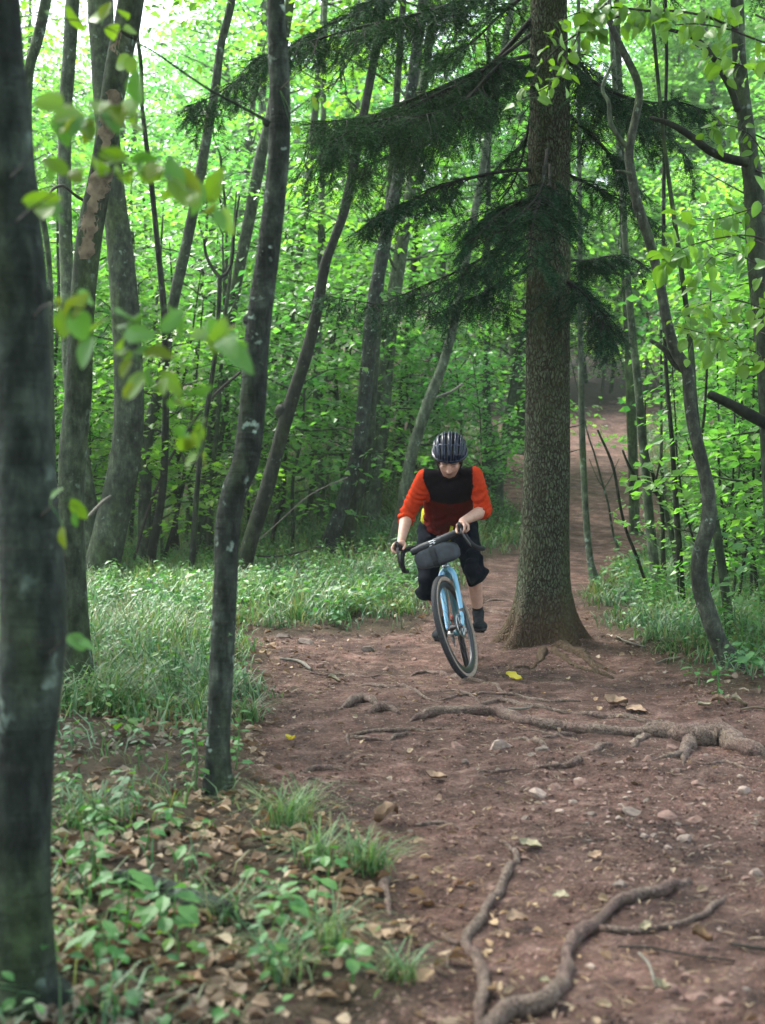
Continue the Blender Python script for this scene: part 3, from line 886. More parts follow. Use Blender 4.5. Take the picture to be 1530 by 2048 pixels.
# torn bark on the third trunk: raised ragged plates of bare tan wood
torn = [o for o in scene.objects if o.get('label', '').startswith('grey trunk with torn')][0]
M['bare_wood'] = plain('bare_wood', (0.155, 0.12, 0.082), 0.85, 0.2, var=0.6, vs_=16, bump=0.01)
w, r = px_line(NAMED[2]['pts'], 8.0)
for (y0, y1, dx) in ((185, 308, 6), (328, 402, 9), (392, 522, 2), (66, 118, 8)):
    rows = []
    ys = np.linspace(y0, y1, 22)
    for yy in ys:
        cx = np.interp(yy, [p[1] for p in NAMED[2]['pts']], [p[0] for p in NAMED[2]['pts']])
        wd = np.interp(yy, [p[1] for p in NAMED[2]['pts']], [p[2] for p in NAMED[2]['pts']])
        c = at(cx, yy, 8.0)
        rr_ = wd / 2 * 8.0 / FPX * 1.035
        span = 0.95 * math.sin(math.pi * (yy - y0 + 2) / (y1 - y0 + 4)) ** 0.5 + 0.25 * float(vnoise(np.array([[yy * .08, 0, 1.]]))[0])
        eL, eR = span * (1 + .55 * float(vnoise(np.array([[yy * .11, 3., dx]]))[0])), span * (1 + .55 * float(vnoise(np.array([[yy * .13, 8., dx]]))[0]))
        for a in np.linspace(-1, 1, 9):
            th = -math.pi / 2 + 0.12 * dx * .3 + a * (eL if a < 0 else eR)
            rows.append((c.x + rr_ * math.cos(th), c.y + rr_ * math.sin(th), c.z))
    rows = np.array(rows)
    k = 9
    i, j = np.meshgrid(np.arange(len(ys) - 1), np.arange(k - 1), indexing='ij')
    q = np.stack([i * k + j, i * k + j + 1, (i + 1) * k + j + 1, (i + 1) * k + j], -1).reshape(-1, 4)
    o = link('bare_patch', mesh_np('bare_patch', rows, q, M['bare_wood']), torn)
    o['label'] = 'tan patch of bare wood where the bark has torn off'

# ---------------------------------------------------------------- trees of the wood behind: a few kinds, copied
def forest_kind(seed, H, rad, tr, z0, leaf, per, nbr, barkm, spray_r=.6, bend=.5):
    rng = np.random.default_rng(seed)
    t = empty('tree', (0, 0, 0))
    k = np.linspace(0, 1, 7)
    bx, by = rng.normal(0, bend), rng.normal(0, bend * .5)
    pts = np.stack([bx * k ** 1.5 + rng.normal(0, .05, 7) * k, by * k ** 1.5 + rng.normal(0, .05, 7) * k, -0.3 + (H + .3) * k], 1)
    tm = MB().add(*sweep(pts, tr * (1.15 - 0.85 * k), 9, 30, trunk_disp(0.06, seed)))
    wood, lv = crown_pieces(seed, z0, H, rad, nbr, leaf, per, spray_r=spray_r, lean=(bx / H * .7, by / H * .7))
    link('trunk', tm.mesh('trunk', barkm), t, (0, 0, 0))
    o = link('limbs', mesh_np('limbs', np.concatenate(wood.v), wood.f, barkm), t, (0, 0, 0)); o['kind'] = 'stuff'
    o = link('crown', mesh_np('crown', lv[0], lv[1], M['leaf_far'], False), t, (0, 0, 0)); o['kind'] = 'stuff'
    return t

def dup(root, loc, rz, sc, **tags):
    c = root.copy()
    COL.objects.link(c)
    c.location, c.rotation_euler, c.scale = loc, (tags.pop('tx', 0), tags.pop('ty', 0), rz), (sc, sc, sc * tags.pop('sz', 1.0))
    tag(c, **tags)
    for ch in root.children:
        d = ch.copy()
        COL.objects.link(d)
        d.parent = c
    return c

KINDS_ = [forest_kind(101, 11, 2.9, .13, 3.2, .14, 18, 44, M['bark_pale']),
          forest_kind(102, 9, 2.5, .09, 1.9, .14, 21, 46, M['bark_grey']),
          forest_kind(103, 13, 3.2, .17, 4.0, .15, 16, 46, M['bark_grey']),
          forest_kind(104, 5.5, 2.0, .045, 1.0, .13, 27, 36, M['bark_green'], .5),
          forest_kind(105, 3.4, 1.5, .025, .7, .115, 27, 22, M['bark_green'], .45, .3)]
KINDS_ += [forest_kind(106, 13, 3.4, .15, 2.5, .16, 46, 60, M['bark_grey'])]
rng = np.random.default_rng(5)
used = [False] * len(KINDS_)
fav = ['pale slender tree of the dense wood rising up the slope', 'grey leafy tree of the dense wood rising up the slope', 'tall grey tree of the dense wood rising up the slope',
       'low spreading understory tree in the wood on the slope', 'small leafy young tree in the undergrowth of the wood', 'densely leafed tree at the far back of the wood']
grp = ['pale trees of the far wood', 'grey trees of the far wood', 'tall trees of the far wood', 'understory trees of the wood', 'young trees of the undergrowth', 'dense trees at the back of the wood']
def put(k, x, y, sc, label=None):
    g = gz(x, y)
    lab = label or fav[k]
    kw = dict(label=lab, cat='tree')
    if not label: kw['group'] = grp[k]
    kw['tx'], kw['ty'] = float(rng.normal(0, .05)), float(rng.normal(0.06, .08))
    if not used[k]:
        used[k] = True
        o = KINDS_[k]
        o.location = (x, y, g); o.rotation_euler = (kw.pop('tx'), kw.pop('ty'), float(rng.uniform(0, 6.28))); o.scale = (sc, sc, sc)
        tag(o, **kw)
        return o
    return dup(KINDS_[k], (x, y, g), float(rng.uniform(0, 6.28)), sc, **kw)

cells = []
y = 21.0
while y < 72:
    hw = 0.30 * y + 3.0
    stepx = 2.6 + y * 0.045
    x = -hw + rng.uniform(0, stepx)
    while x < hw + 1.5:
        cells.append((x + rng.normal(0, .4), y + rng.normal(0, .8)))
        x += stepx * rng.uniform(0.75, 1.25)
    y += 2.6 + y * 0.05
for (x, y) in cells:
    if path_sd(np.array([x]), np.array([y]))[0] > -0.7:
        continue
    # keep the long view up the slope path open
    if 1.0 < x < 8.0 and y < 38 and x / y < 0.25:
        continue
    left = x < -0.3
    if y < 34 and rng.uniform() < .35:
        continue
    p = rng.uniform()
    if y < 30:
        k = 0 if p < .25 else 1 if p < .6 else 2 if p < .75 or (x > 0 and x < .176 * y + 2.4) else 3
    else:
        k = 0 if p < .35 else 1 if p < .6 else 2
        if y > 38 and p > .35: k = 5
    put(k, x, y, float(rng.uniform(.85, 1.2)) * (1 + max(0, y - 40) * .006))
# understory that carries the level layers of leaves
under = [(3, -6.2, 20.5, 1.1), (3, -4.4, 21.5, 1.0), (4, -3.4, 20.5, 1.2), (3, -2.4, 22.5, 1.1), (4, -1.3, 20.0, 1.1), (3, -0.6, 23, .95), (4, .6, 23.5, 1.0),
         (1, 2.1, 25.5, .9), (1, 1.0, 26.5, .9), (3, 7.3, 24, 1.1), (3, 6.0, 20.5, 1.0), (4, 5.0, 18.6, 1.1), (3, 5.3, 15.8, .95),
         (4, 4.0, 13.2, 1.05), (4, 6.0, 17.5, 1.0), (3, 4.9, 12.2, .8), (4, 3.55, 11.3, .9), (4, 4.95, 17.0, 1.25), (4, 3.05, 12.4, .55), (4, 3.35, 9.9, .6), (4, 3.7, 14.8, .7), (4, 4.1, 11.2, .9), (3, 4.3, 14.2, .75), (4, 4.4, 16.2, 1.0), (4, 5.5, 21.5, 1.1), (4, 6.4, 25, 1.2), (3, -5.2, 24.5, 1.1), (3, -3.5, 25.5, 1.2), (3, -1.9, 26, 1.1), (4, -.2, 21.5, 1.0), (3, -6.9, 26.5, 1.3), (4, -4.9, 20.0, 1.2), (3, -.3, 28, 1.2), (4, -1.9, 20.3, .9), (3, -4.2, 29, 1.3), (4, -3.9, 19.2, .8), (3, 4.5, 40, 1.1), (3, 6.2, 40.5, 1.0), (3, 7.4, 39.8, 1.1), (3, 8.4, 41, 1.2), (3, 5.3, 42, 1.3), (3, 3.2, 38.5, 1.1), (5, 6.5, 46, .9), (5, 9, 45, .9), (5, 4.2, 46, .9), (3, 9.5, 38, 1.2), (3, 6.9, 43, 1.3), (4, 1.55, 20.8, .75), (4, 1.3, 22.5, .9), (3, 8.2, 19.5, 1.2), (3, 7.4, 28, 1.1), (4, 6.4, 24.4, 1.2), (3, 7.7, 31, 1.0),
         (4, -5.6, 18.0, 1.1), (4, -2.9, 18.6, .9), (3, -8, 23, 1.2)]
NEAR_UNDER = {(3.05, 12.4): 'little young tree at the grass edge right of the conifer', (3.35, 9.9): 'low young tree just behind the foot of the crooked trunk',
              (4.1, 11.2): 'young tree at the right edge among the tangled dark stems', (4.3, 14.2): 'spreading young tree behind the crooked trunk', (4.4, 16.2): 'young tree in second row behind the green-grey straight trunk',
              (4.0, 13.2): 'young tree between crooked trunk and the tangled dark stems', (3.55, 11.3): 'young tree right behind the crooked S trunk at knee height', (1.55, 20.8): 'small young tree in the grass strip between cyclist and conifer',
              (1.3, 22.5): 'small young tree beside the splintered stump'}
for k, x, y, s in under:
    put(k, x, y, s, NEAR_UNDER.get((x, y)))
print('TREES', len(cells))
# ---------------------------------------------------------------- thin bare stems between the larger trunks
rng = np.random.default_rng(91)
STEMS = [  # bottom px, py, top px, py, width px, distance, bend, material, label or None
 (386, 1125, 470, 560, 11, 19.5, 10, 'bark_green', 'olive slim trunk leaning right beside the dead Y sapling'), (420, 1125, 455, 640, 12, 20.5, -8, 'bark_grey', None), (345, 1080, 372, 700, 7, 21, 6, 'bark_dark', None),
 (356, 1120, 352, 640, 9, 22, -6, 'bark_dark', None), (300, 1090, 312, 560, 10, 23.5, 4, 'bark_grey', None), (330, 1110, 400, 780, 8, 19, 8, 'bark_dark', None), (372, 1080, 430, 600, 7, 24, -5, 'bark_green', None),
 (600, 1085, 660, 700, 9, 23, 5, 'bark_green', 'thin olive stem leaning right between the dark slanting trunk and the twin stems'), (618, 1050, 700, 720, 8, 24.5, -9, 'bark_green', None), (545, 1070, 600, 780, 8, 21, 6, 'bark_dark', None),
 (676, 1090, 700, 640, 10, 27, 3, 'bark_dark', None), (708, 1080, 728, 540, 9, 28, -4, 'bark_grey', None), (757, 1060, 790, 620, 10, 29, 4, 'bark_dark', None), (770, 1050, 850, 740, 9, 27, 5, 'bark_grey', None),
 (820, 1010, 830, 560, 9, 30, 4, 'bark_dark', None), (850, 980, 900, 520, 8, 33, -6, 'bark_pale', None), (945, 870, 950, 420, 9, 36, 4, 'bark_pale', None), (960, 880, 985, 480, 7, 37, -3, 'bark_pale', None),
 (1002, 880, 1000, 500, 8, 38, 4, 'bark_pale', None), (205, 1040, 260, 500, 8, 24, 6, 'bark_pale', None), (120, 1120, 112, 480, 9, 20, -5, 'bark_green', None), (262, 1060, 275, 520, 9, 25, 5, 'bark_grey', None),
 (460, 1050, 540, 700, 8, 23, 4, 'bark_grey', None), (510, 1020, 560, 640, 8, 26, 4, 'bark_grey', None), (640, 1040, 690, 640, 6, 26, 4, 'bark_pale', None), (720, 1030, 742, 700, 6, 31, 4, 'bark_pale', None),
 (1390, 1230, 1415, 820, 9, 12.5, 8, 'bark_dark', 'dark stem behind the crooked trunk, nearest of the tangled stems'), (1420, 1235, 1470, 900, 6, 13, -7, 'bark_dark', None), (1450, 1240, 1440, 860, 7, 13.5, 6, 'bark_dark', None),
 (1475, 1250, 1520, 920, 6, 12.8, -6, 'bark_dark', None), (1498, 1255, 1490, 900, 7, 14, 7, 'bark_green', None), (1525, 1250, 1500, 860, 8, 13.2, -10, 'bark_dark', None), (1400, 1200, 1350, 860, 5, 14.5, 6, 'bark_dark', None),
 (1236, 1120, 1180, 870, 5, 19, 7, 'bark_green', None), (1412, 1140, 1380, 900, 5, 16, 5, 'bark_dark', None), (1335, 1090, 1318, 720, 7, 21, -4, 'bark_grey', None), (1460, 1140, 1478, 700, 9, 22, 5, 'bark_pale', None),
 (1360, 1000, 1330, 760, 5, 23, 5, 'bark_pale', 'whitish bare wand leaning left behind the crooked trunk'), (1500, 1130, 1495, 640, 9, 24, 6, 'bark_grey', None)]
for (x0, y0, x1, y1, wd, Y, bend, mt, lab) in STEMS:
    p0, p1 = at(x0, y0, Y), at(x1, y1, Y)
    k = np.linspace(0, 1, 8)
    px_ = x0 + (x1 - x0) * k + bend * np.sin(k * math.pi * rng.uniform(1.2, 2.4)) + rng.normal(0, 1.5, 8) * (k > 0)
    py_ = y0 + (y1 - y0) * k
    pts = [(a, b, wd * (1.15 - .5 * q)) for a, b, q in zip(px_[::-1], py_[::-1], k[::-1])]
    brs = []
    for q in range(2):
        i = int(rng.integers(1, 5)); a, b, ww = pts[i]
        s = rng.choice([-1, 1])
        brs.append(([(a, b, ww * .6), (a + s * 14, b - 22, ww * .45), (a + s * 30, b - 60, ww * .3)], Y))
    right = x0 > 1150
    make_tree('thin_stem', lab or ('thin dark bare stem in the tangle at the right edge of the wood' if right else 'thin bare stem standing among the trunks of the shaded left wood'), 'tree',
              None if lab else ('thin stems right of the path' if right else 'thin stems left of the path'), pts, Y, M[mt], top=at(x1, y1, Y).z + 1.2, seg=7, step=0.15, amp=.06, branches=brs, flare=1.2)
# ---------------------------------------------------------------- the great conifer beside the path
SP_Y = 10.9
spruce = empty('conifer', at(1090, 1300, SP_Y), 'great conifer with scaly bark and dark drooping boughs beside the cyclist', 'tree')
spruce.location.z = gz(spruce.location.x, SP_Y)
sp_pts = [(1097, -10, 70), (1099, 200, 79), (1097, 500, 84), (1095, 700, 86), (1094, 900, 89), (1090, 1050, 96), (1088, 1130, 102), (1087, 1200, 112), (1087, 1250, 130), (1087, 1285, 158)]
w, r = px_line(sp_pts, SP_Y)
w = np.vstack([[w[0][0], SP_Y, 12.0], [w[0][0], SP_Y, 8.0], w, [w[-1][0], SP_Y, gz(w[-1][0], SP_Y) - 0.10]])
r = np.concatenate([[0.03, 0.09], r, [r[-1] * 1.22]])
g0 = gz(w[-1][0], SP_Y)

def cell_edge(u, v):
    """distance to the border of the nearest of many cells in (u, v): the cracks between bark plates"""
    iu, iv = np.floor(u).astype(int), np.floor(v).astype(int)
    d1 = np.full(u.shape, 9.0); d2 = np.full(u.shape, 9.0)
    for a in (-1, 0, 1):
        for b in (-1, 0, 1):
            cu, cv = iu + a, iv + b
            h1 = hash3(cu, cv, cu * 0, 1); h2 = hash3(cu, cv, cu * 0 + 3, 2)
            d = np.hypot(u - cu - h1, v - cv - h2)
            m = d < d1
            d2 = np.where(m, d1, np.minimum(d2, d))
            d1 = np.where(m, d, d1)
    return d2 - d1

def sp_disp(p, rr, i, ang):
    A = ang[None, :] + 0 * rr
    z = p[..., 2]
    lobes = 0.5 + 0.5 * np.cos(A * 5 + 0.6 * np.sin(A * 2) + 1.0)
    foot = np.clip((0.55 - (z - g0)) / 0.55, 0, 1) ** 1.8
    d = rr * foot * (0.50 * lobes ** 2.0 - 0.14)
    circ = 2 * np.pi * 0.16
    u = A / (2 * np.pi) * round(circ / 0.024)
    u = u + 0.35 * vnoise(p * 9, 4)
    e = cell_edge(u, z / 0.050 + 0.5 * vnoise(p * 6, 8))
    d = d + 0.0062 * np.clip(e / 0.30, 0, 1) - 0.003
    d = d + 0.010 * fbm(p * np.array([5, 5, 1.4]), 3, 2)
    return d
keep = 7.0
link('trunk', MB().add(*sweep(w, r, 200, 620, sp_disp)).mesh('trunk', M['spruce_bark']), spruce)

needle_t = (np.array([(0, .055, 0), (1, 0, 0), (0, -.055, 0)]), [np.array([(0, 1, 2)])])

def clump(b):
    return mnoise.noise(V(b) * 4.2) + .5 * mnoise.noise(V(b) * 13)

def bough(pts, rad0, seed, dens=1.0, side=0.45, droop=0.5, start=0.18, hang=0.12, bare=False, nl=0.017, bushy=1.0):
    """pts world; returns wood MB and needle foliage"""
    rng = np.random.default_rng(seed)
    pts = np.asarray(pts, float)
    L = np.linalg.norm(np.diff(pts, axis=0), axis=1).sum()
    n = max(10, int(L / 0.06))
    c = cat_rom(pts, n)
    rad = rad0 * .62 * (1 - 0.85 * np.linspace(0, 1, n))
    wood = MB().add(*sweep(c, rad, 7, None, trunk_disp(.12, seed)))
    t = np.gradient(c, axis=0); t /= np.linalg.norm(t, axis=1, keepdims=True)
    if bare:
        return wood, None
    bases, dirs, lens = [], [], []
    nb = int(L / 0.045 * dens)
    for k in range(nb):
        q = start + (1 - start) * (k + rng.uniform()) / nb
        i = min(n - 1, int(q * (n - 1)))
        s = 1 if k % 2 else -1
        d = np.cross(t[i], [0, 0, 1.0]); d /= max(np.linalg.norm(d), 1e-6)
        ln = side * (1 - 0.6 * q) * rng.choice([.35, .7, 1.0, 1.35]) * rng.uniform(0.7, 1.1)
        az = rng.uniform(0.2, 0.9)
        dv = d * s + t[i] * az + np.array([0, 0, rng.uniform(-.55, .30)])
        dv /= np.linalg.norm(dv)
        m = 6
        u = np.linspace(0, 1, m)[:, None]
        tw = c[i] + dv * ln * u + np.array([0, 0, -1.0]) * droop * ln * u ** 2 + rng.normal(0, .012, (m, 3)) * u
        wood.add(*sweep(tw, [0.006, .005, .004, .003, .002, .0015], 3, cap=False))
        nt = max(6, int(ln / 0.0105 * bushy))
        for j in range(nt):
            qq = (j + .5) / nt
            b0 = c[i] + dv * ln * qq + np.array([0, 0, -1.0]) * droop * ln * qq ** 2
            tl = hang * 1.15 * rng.uniform(0.5, 1.5) * (1.1 - .4 * qq)
            ss = rng.choice([-1, 1])
            dd = dv * rng.uniform(.2, .9) + np.cross(dv, [0, 0, 1.0]) * ss * rng.uniform(.2, 1.0) + np.array([0, 0, rng.uniform(-.9, .15)])
            if clump(b0) < -.12: continue
            bases.append(b0); dirs.append(dd / np.linalg.norm(dd)); lens.append(tl)
    bases, dirs, lens = np.array(bases), np.array(dirs), np.array(lens)
    K = 12
    u = np.linspace(0.05, 1.0, K)
    pos = bases[:, None] + dirs[:, None] * (lens[:, None, None] * u[None, :, None]) + np.array([0, 0, -1.0]) * (0.16 * lens[:, None, None] * u[None, :, None] ** 2)
    up = np.cross(dirs, rng.normal(0, 1, dirs.shape) * .3 + [0, 0, 1.0])
    up /= np.maximum(np.linalg.norm(up, axis=1, keepdims=True), 1e-6)
    out = []
    for s in (-1, 1):
        xd = dirs[:, None] * 0.75 + up[:, None] * s + rng.normal(0, .22, pos.shape)
        xd = xd.reshape(-1, 3)
        nrm = np.cross(up, dirs)[:, None] + rng.normal(0, .4, pos.shape)
        out.append(place(needle_t, pos.reshape(-1, 3), xd, nrm.reshape(-1, 3), nl * 1.45 * rng.uniform(.7, 1.2, len(xd)), 2.2))
    # the twig itself: one slender blade
    tw = (np.array([(0, .012, 0), (1, 0, 0), (0, -.012, 0)]), [np.array([(0, 1, 2)])])
    out.append(place(tw, bases, dirs, up, lens, 1.0))
    return wood, join_lv(out)

def add_bough(wood, fol, name='bough'):
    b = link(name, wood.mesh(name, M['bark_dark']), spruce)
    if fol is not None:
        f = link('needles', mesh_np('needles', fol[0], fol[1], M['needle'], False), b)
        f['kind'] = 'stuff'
    return b

def B(pxs, ys, **kw):
    return [tuple(at(a, b, y)) for (a, b), y in zip(pxs, ys)], kw
S = SP_Y
BOUGHS = [
 # long upper left boughs
 (B([(1062, 40), (985, 125), (905, 165), (835, 195), (765, 225), (690, 240), (610, 250)], [S, S-.2, S-.4, S-.5, S-.6, S-.7, S-.8]), dict(rad0=.038, seed=1, side=.55, droop=.75, dens=1.5, hang=.15)),
 (B([(1060, -60), (960, -10), (870, 20), (790, 40), (700, 60), (600, 90), (500, 120)], [S, S-.3, S-.5, S-.8, S-1, S-1.2, S-1.4]), dict(rad0=.04, seed=2, side=.5, droop=.5, dens=1.3)),
 (B([(1058, -160), (900, -70), (760, 0), (640, 60), (520, 130), (430, 190), (370, 215)], [S, S-.1, S-.1, S, S, S, S]), dict(rad0=.04, seed=3, side=.5, droop=.45, dens=1.2, start=.4)),
 (B([(1062, 150), (980, 165), (900, 180), (820, 200), (740, 235), (660, 270), (600, 300)], [S, S+.3, S+.5, S+.7, S+.8, S+.9, S+1.0]), dict(rad0=.03, seed=4, side=.5, droop=.8, dens=1.3, hang=.15)),
 (B([(1064, 110), (1000, 130), (930, 200), (850, 230), (760, 240), (640, 290)], [S, S-.6, S-.9, S-1.2, S-1.4, S-1.6]), dict(rad0=.028, seed=5, side=.45, droop=.85, dens=1.2, hang=.15)),
 # middle left
 (B([(1060, 340), (1010, 342), (960, 352), (900, 366), (840, 392), (780, 420), (730, 450)], [S-.05, S-.3, S-.5, S-.8, S-1, S-1.2, S-1.3]), dict(rad0=.028, seed=6, side=.42, droop=.5, dens=1.4, start=.35)),
 (B([(1058, 470), (1000, 520), (930, 555), (860, 590), (790, 610), (700, 600), (640, 590)], [S, S+.2, S+.4, S+.5, S+.6, S+.7, S+.8]), dict(rad0=.026, seed=7, side=.38, droop=.6, dens=1.2, start=.1)),
 (B([(1060, 440), (990, 500), (920, 540), (850, 570), (780, 600), (720, 620)], [S, S-.3, S-.5, S-.7, S-.8, S-.9]), dict(rad0=.022, seed=8, side=.3, droop=.5, dens=1.0, start=.1)),
 # towards the viewer, in front of the trunk
 (B([(1098, 370), (1090, 385), (1075, 410), (1065, 450), (1062, 500), (1070, 540)], [S-.15, S-.6, S-1.0, S-1.3, S-1.5, S-1.6]), dict(rad0=.026, seed=9, side=.40, droop=.5, dens=1.3, start=.25)),
 (B([(1090, 390), (1050, 400), (1010, 420), (975, 450), (950, 480)], [S-.15, S-.6, S-.9, S-1.2, S-1.4]), dict(rad0=.024, seed=10, side=.4, droop=.55, dens=1.5, start=.25)),
 # right side
 (B([(1135, 120), (1180, 160), (1240, 190), (1300, 205), (1360, 205), (1420, 225)], [S, S-.1, S-.3, S-.4, S-.6, S-.7]), dict(rad0=.034, seed=11, side=.45, droop=.6, dens=1.5, start=.06, hang=.14)),
 (B([(1138, 100), (1170, 140), (1210, 200), (1260, 240), (1320, 260)], [S, S+.3, S+.5, S+.7, S+.8]), dict(rad0=.03, seed=12, side=.4, droop=.8, dens=1.5, start=.06, hang=.15)),
 (B([(1138, 230), (1170, 260), (1210, 300), (1245, 350), (1280, 400)], [S, S+.1, S+.2, S+.2, S+.3]), dict(rad0=.024, seed=13, side=.38, droop=.6, dens=1.3, start=.06)),
 (B([(1138, 350), (1180, 370), (1230, 395), (1290, 430), (1330, 460)], [S, S+.3, S+.5, S+.6, S+.7]), dict(rad0=.022, seed=14, side=.32, droop=.5, dens=1.1, start=.1)),
 (B([(1136, 560), (1160, 575), (1185, 600), (1210, 640), (1225, 680)], [S, S+.1, S+.1, S+.1, S+.1]), dict(rad0=.024, seed=15, side=.36, droop=.8, dens=2.6, start=.02, hang=.15)),
 (B([(1136, 520), (1180, 520), (1230, 510), (1270, 520), (1290, 540)], [S, S+.4, S+.7, S+.9, S+1.0]), dict(rad0=.02, seed=16, side=.3, droop=.8, dens=1.8, start=.3)),
 (B([(1062, 230), (1040, 330), (1010, 390), (960, 430), (900, 450)], [S, S+.5, S+.7, S+.8, S+.9]), dict(rad0=.02, seed=17, side=.36, droop=.6, dens=1.2)),
 (B([(1064, -20), (1000, 30), (950, 80), (900, 110), (850, 130)], [S, S+.4, S+.7, S+1, S+1.2]), dict(rad0=.026, seed=18, side=.45, droop=.7, dens=1.3)),
 (B([(1060, 540), (1010, 560), (960, 590), (910, 610), (850, 640)], [S, S+.1, S+.2, S+.2, S+.3]), dict(rad0=.02, seed=19, side=.32, droop=.9, dens=1.5, hang=.14)),
 (B([(1060, 70), (960, 145), (860, 195), (770, 245), (680, 290), (620, 320)], [S-.1, S-.5, S-.8, S-1, S-1.1, S-1.2]), dict(rad0=.03, seed=20, side=.5, droop=.8, dens=1.4)),
 (B([(1062, 130), (980, 200), (890, 255), (800, 300), (720, 340)], [S, S-.1, S, S+.1, S+.2]), dict(rad0=.028, seed=21, side=.45, droop=.9, dens=1.5, hang=.14)),
 (B([(1136, 565), (1165, 585), (1195, 620), (1215, 660)], [S-.1, S-.3, S-.4, S-.5]), dict(rad0=.022, seed=22, side=.36, droop=.8, dens=2.6, start=.02, hang=.15)),
 (B([(1136, 150), (1200, 190), (1270, 225), (1340, 275), (1385, 330)], [S, S+.2, S+.3, S+.4, S+.4]), dict(rad0=.03, seed=23, side=.42, droop=.8, dens=1.5, start=.06)),
 (B([(1095, 300), (1080, 380), (1040, 430), (990, 470), (940, 500)], [S-.2, S-.9, S-1.2, S-1.4, S-1.5]), dict(rad0=.024, seed=24, side=.36, droop=.5, dens=.55, start=.3)),
 (B([(1100, 330), (1100, 420), (1108, 480), (1112, 530)], [S-.2, S-.9, S-1.1, S-1.2]), dict(rad0=.022, seed=25, side=.26, droop=.5, dens=.4, start=.3)),
]
ntri = 0
for (pts, _), kw in BOUGHS:
    wd, fl = bough(pts, **kw)
    ntri += sum(len(f) for f in fl[1])
    add_bough(wd, fl)
print('NEEDLE TRIS', ntri)
# bare dead twigs on the trunk
for pxs in ([(1060, 210), (1040, 240), (1030, 290), (1020, 340)], [(1057, 262), (1035, 275), (1020, 310), (1015, 370)], [(1056, 320), (1030, 330), (1005, 335)], [(1100, 345), (1125, 340), (1140, 350), (1180, 360)],
            [(1052, 680), (1035, 700), (1028, 730)], [(1138, 855), (1160, 850), (1178, 838)], [(1138, 905), (1155, 900), (1170, 896)], [(1132, 330), (1180, 300), (1225, 290)]):
    wd, _ = bough([tuple(at(a, b, SP_Y - .12)) for a, b in pxs], .007, 3, bare=True)
    add_bough(wd, None, 'dead_twig')
# boughs above the frame: whorls of one bough mesh
pts = [(0, 0, 0), (.6, 0, .12), (1.2, 0, .1), (1.8, 0, -.1), (2.3, 0, -.4)]
wd, fl = bough(pts, .035, 77, dens=.8, side=.6, droop=.5, start=.1)
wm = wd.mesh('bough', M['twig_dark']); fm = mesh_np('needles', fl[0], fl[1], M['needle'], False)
rng = np.random.default_rng(8)
for k in range(22):
    z = 5.3 + k * .28
    s = 1.1 - k * .035
    b = link('bough', wm, spruce, (w[0][0] - spruce.location.x, 0, z - spruce.location.z))
    b.rotation_euler = (0, float(rng.uniform(0, .2)), k * 2.4)
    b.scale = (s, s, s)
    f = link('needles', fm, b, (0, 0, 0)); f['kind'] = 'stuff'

# roots of the conifer that creep out from its foot
def root_mesh(pxs, rads, seg=10, sink=0.45, name='root', lift=0.0):
    """pixel polyline on the ground, radii in metres"""
    p = [on_ground(a, b) for a, b in pxs]
    p = np.array([tuple(q) for q in p])
    n = max(16, int(np.linalg.norm(np.diff(p, axis=0), axis=1).sum() / 0.03))
    n = min(n, 110)
    rr = np.interp(np.linspace(0, 1, n), np.linspace(0, 1, len(rads)), rads)
    c = cat_rom(p, n)
    c[:, 2] = ground(c[:, 0], c[:, 1]) + rr * (1 - 2 * sink) * 0.9 + lift
    wob = np.stack([vnoise(P3(np.arange(n) * .35, i * 7.0, p[0][0]), 3) for i in range(3)], 1)
    c = c + wob * np.minimum(rr, .02)[:, None] * np.array([.7, .7, .45])
    e = np.minimum(np.arange(n), np.arange(n)[::-1]) / 3.0
    c[:, 2] -= np.clip(1 - e, 0, 1) * rr * 1.2
    rr = rr * (1 + .22 * vnoise(P3(np.arange(n) * .23, p[0][0] * 9, 4.), 6) + .12 * vnoise(P3(np.arange(n) * .7, p[0][0] * 9, 8.), 6))
    v, f = sweep(c, rr, seg, None, trunk_disp(.26, int(p[0][0] * 50) % 97))
    return v, f
for pxs, rr in (([(1060, 1275), (1035, 1285), (1010, 1295), (985, 1296)], [.05, .03, .015]), ([(1120, 1290), (1160, 1310), (1200, 1335), (1235, 1352)], [.06, .035, .02, .01]),
                ([(1090, 1300), (1075, 1325), (1040, 1335), (1010, 1332)], [.05, .02, .012, .008]), ([(1105, 1300), (1135, 1322), (1180, 1342), (1225, 1358)], [.04, .02, .016, .02])):
    link('root', MB().add(*root_mesh(pxs, rr)).mesh('root', M['spruce_bark']), spruce)
# ---------------------------------------------------------------- unseen trees added beside and behind the camera so their crowns shade the path
rng = np.random.default_rng(21)
shade_k = forest_kind(201, 9.5, 3.4, .15, 6.0, .12, 46, 62, M['bark_grey'], .7)
spots = [(-5.2, -1.5, .95), (5.6, 0.5, .95), (-4.6, 4.2, 1.0), (0.6, -5.0, .95), (-6.4, 10.5, 1.05), (-1.6, -3.4, .9), (2.6, 1.2, .92), (-0.9, 0.8, .92)]
labs = 'unseen tree added beside or behind the viewpoint so its crown shades the path'
for q, (x, y, s) in enumerate(spots):
    kw = dict(label=labs, cat='tree', group='unseen trees added to shade the path')
    if q == 0:
        shade_k.location = (x, y, gz(x, y)); shade_k.scale = (s, s, s); tag(shade_k, **kw)
    else:
        xx = x if abs(x) > 3 or y < -2 else (x * 2.6)
        dup(shade_k, (xx, y, gz(xx, y)), float(rng.uniform(0, 6)), s, **kw)

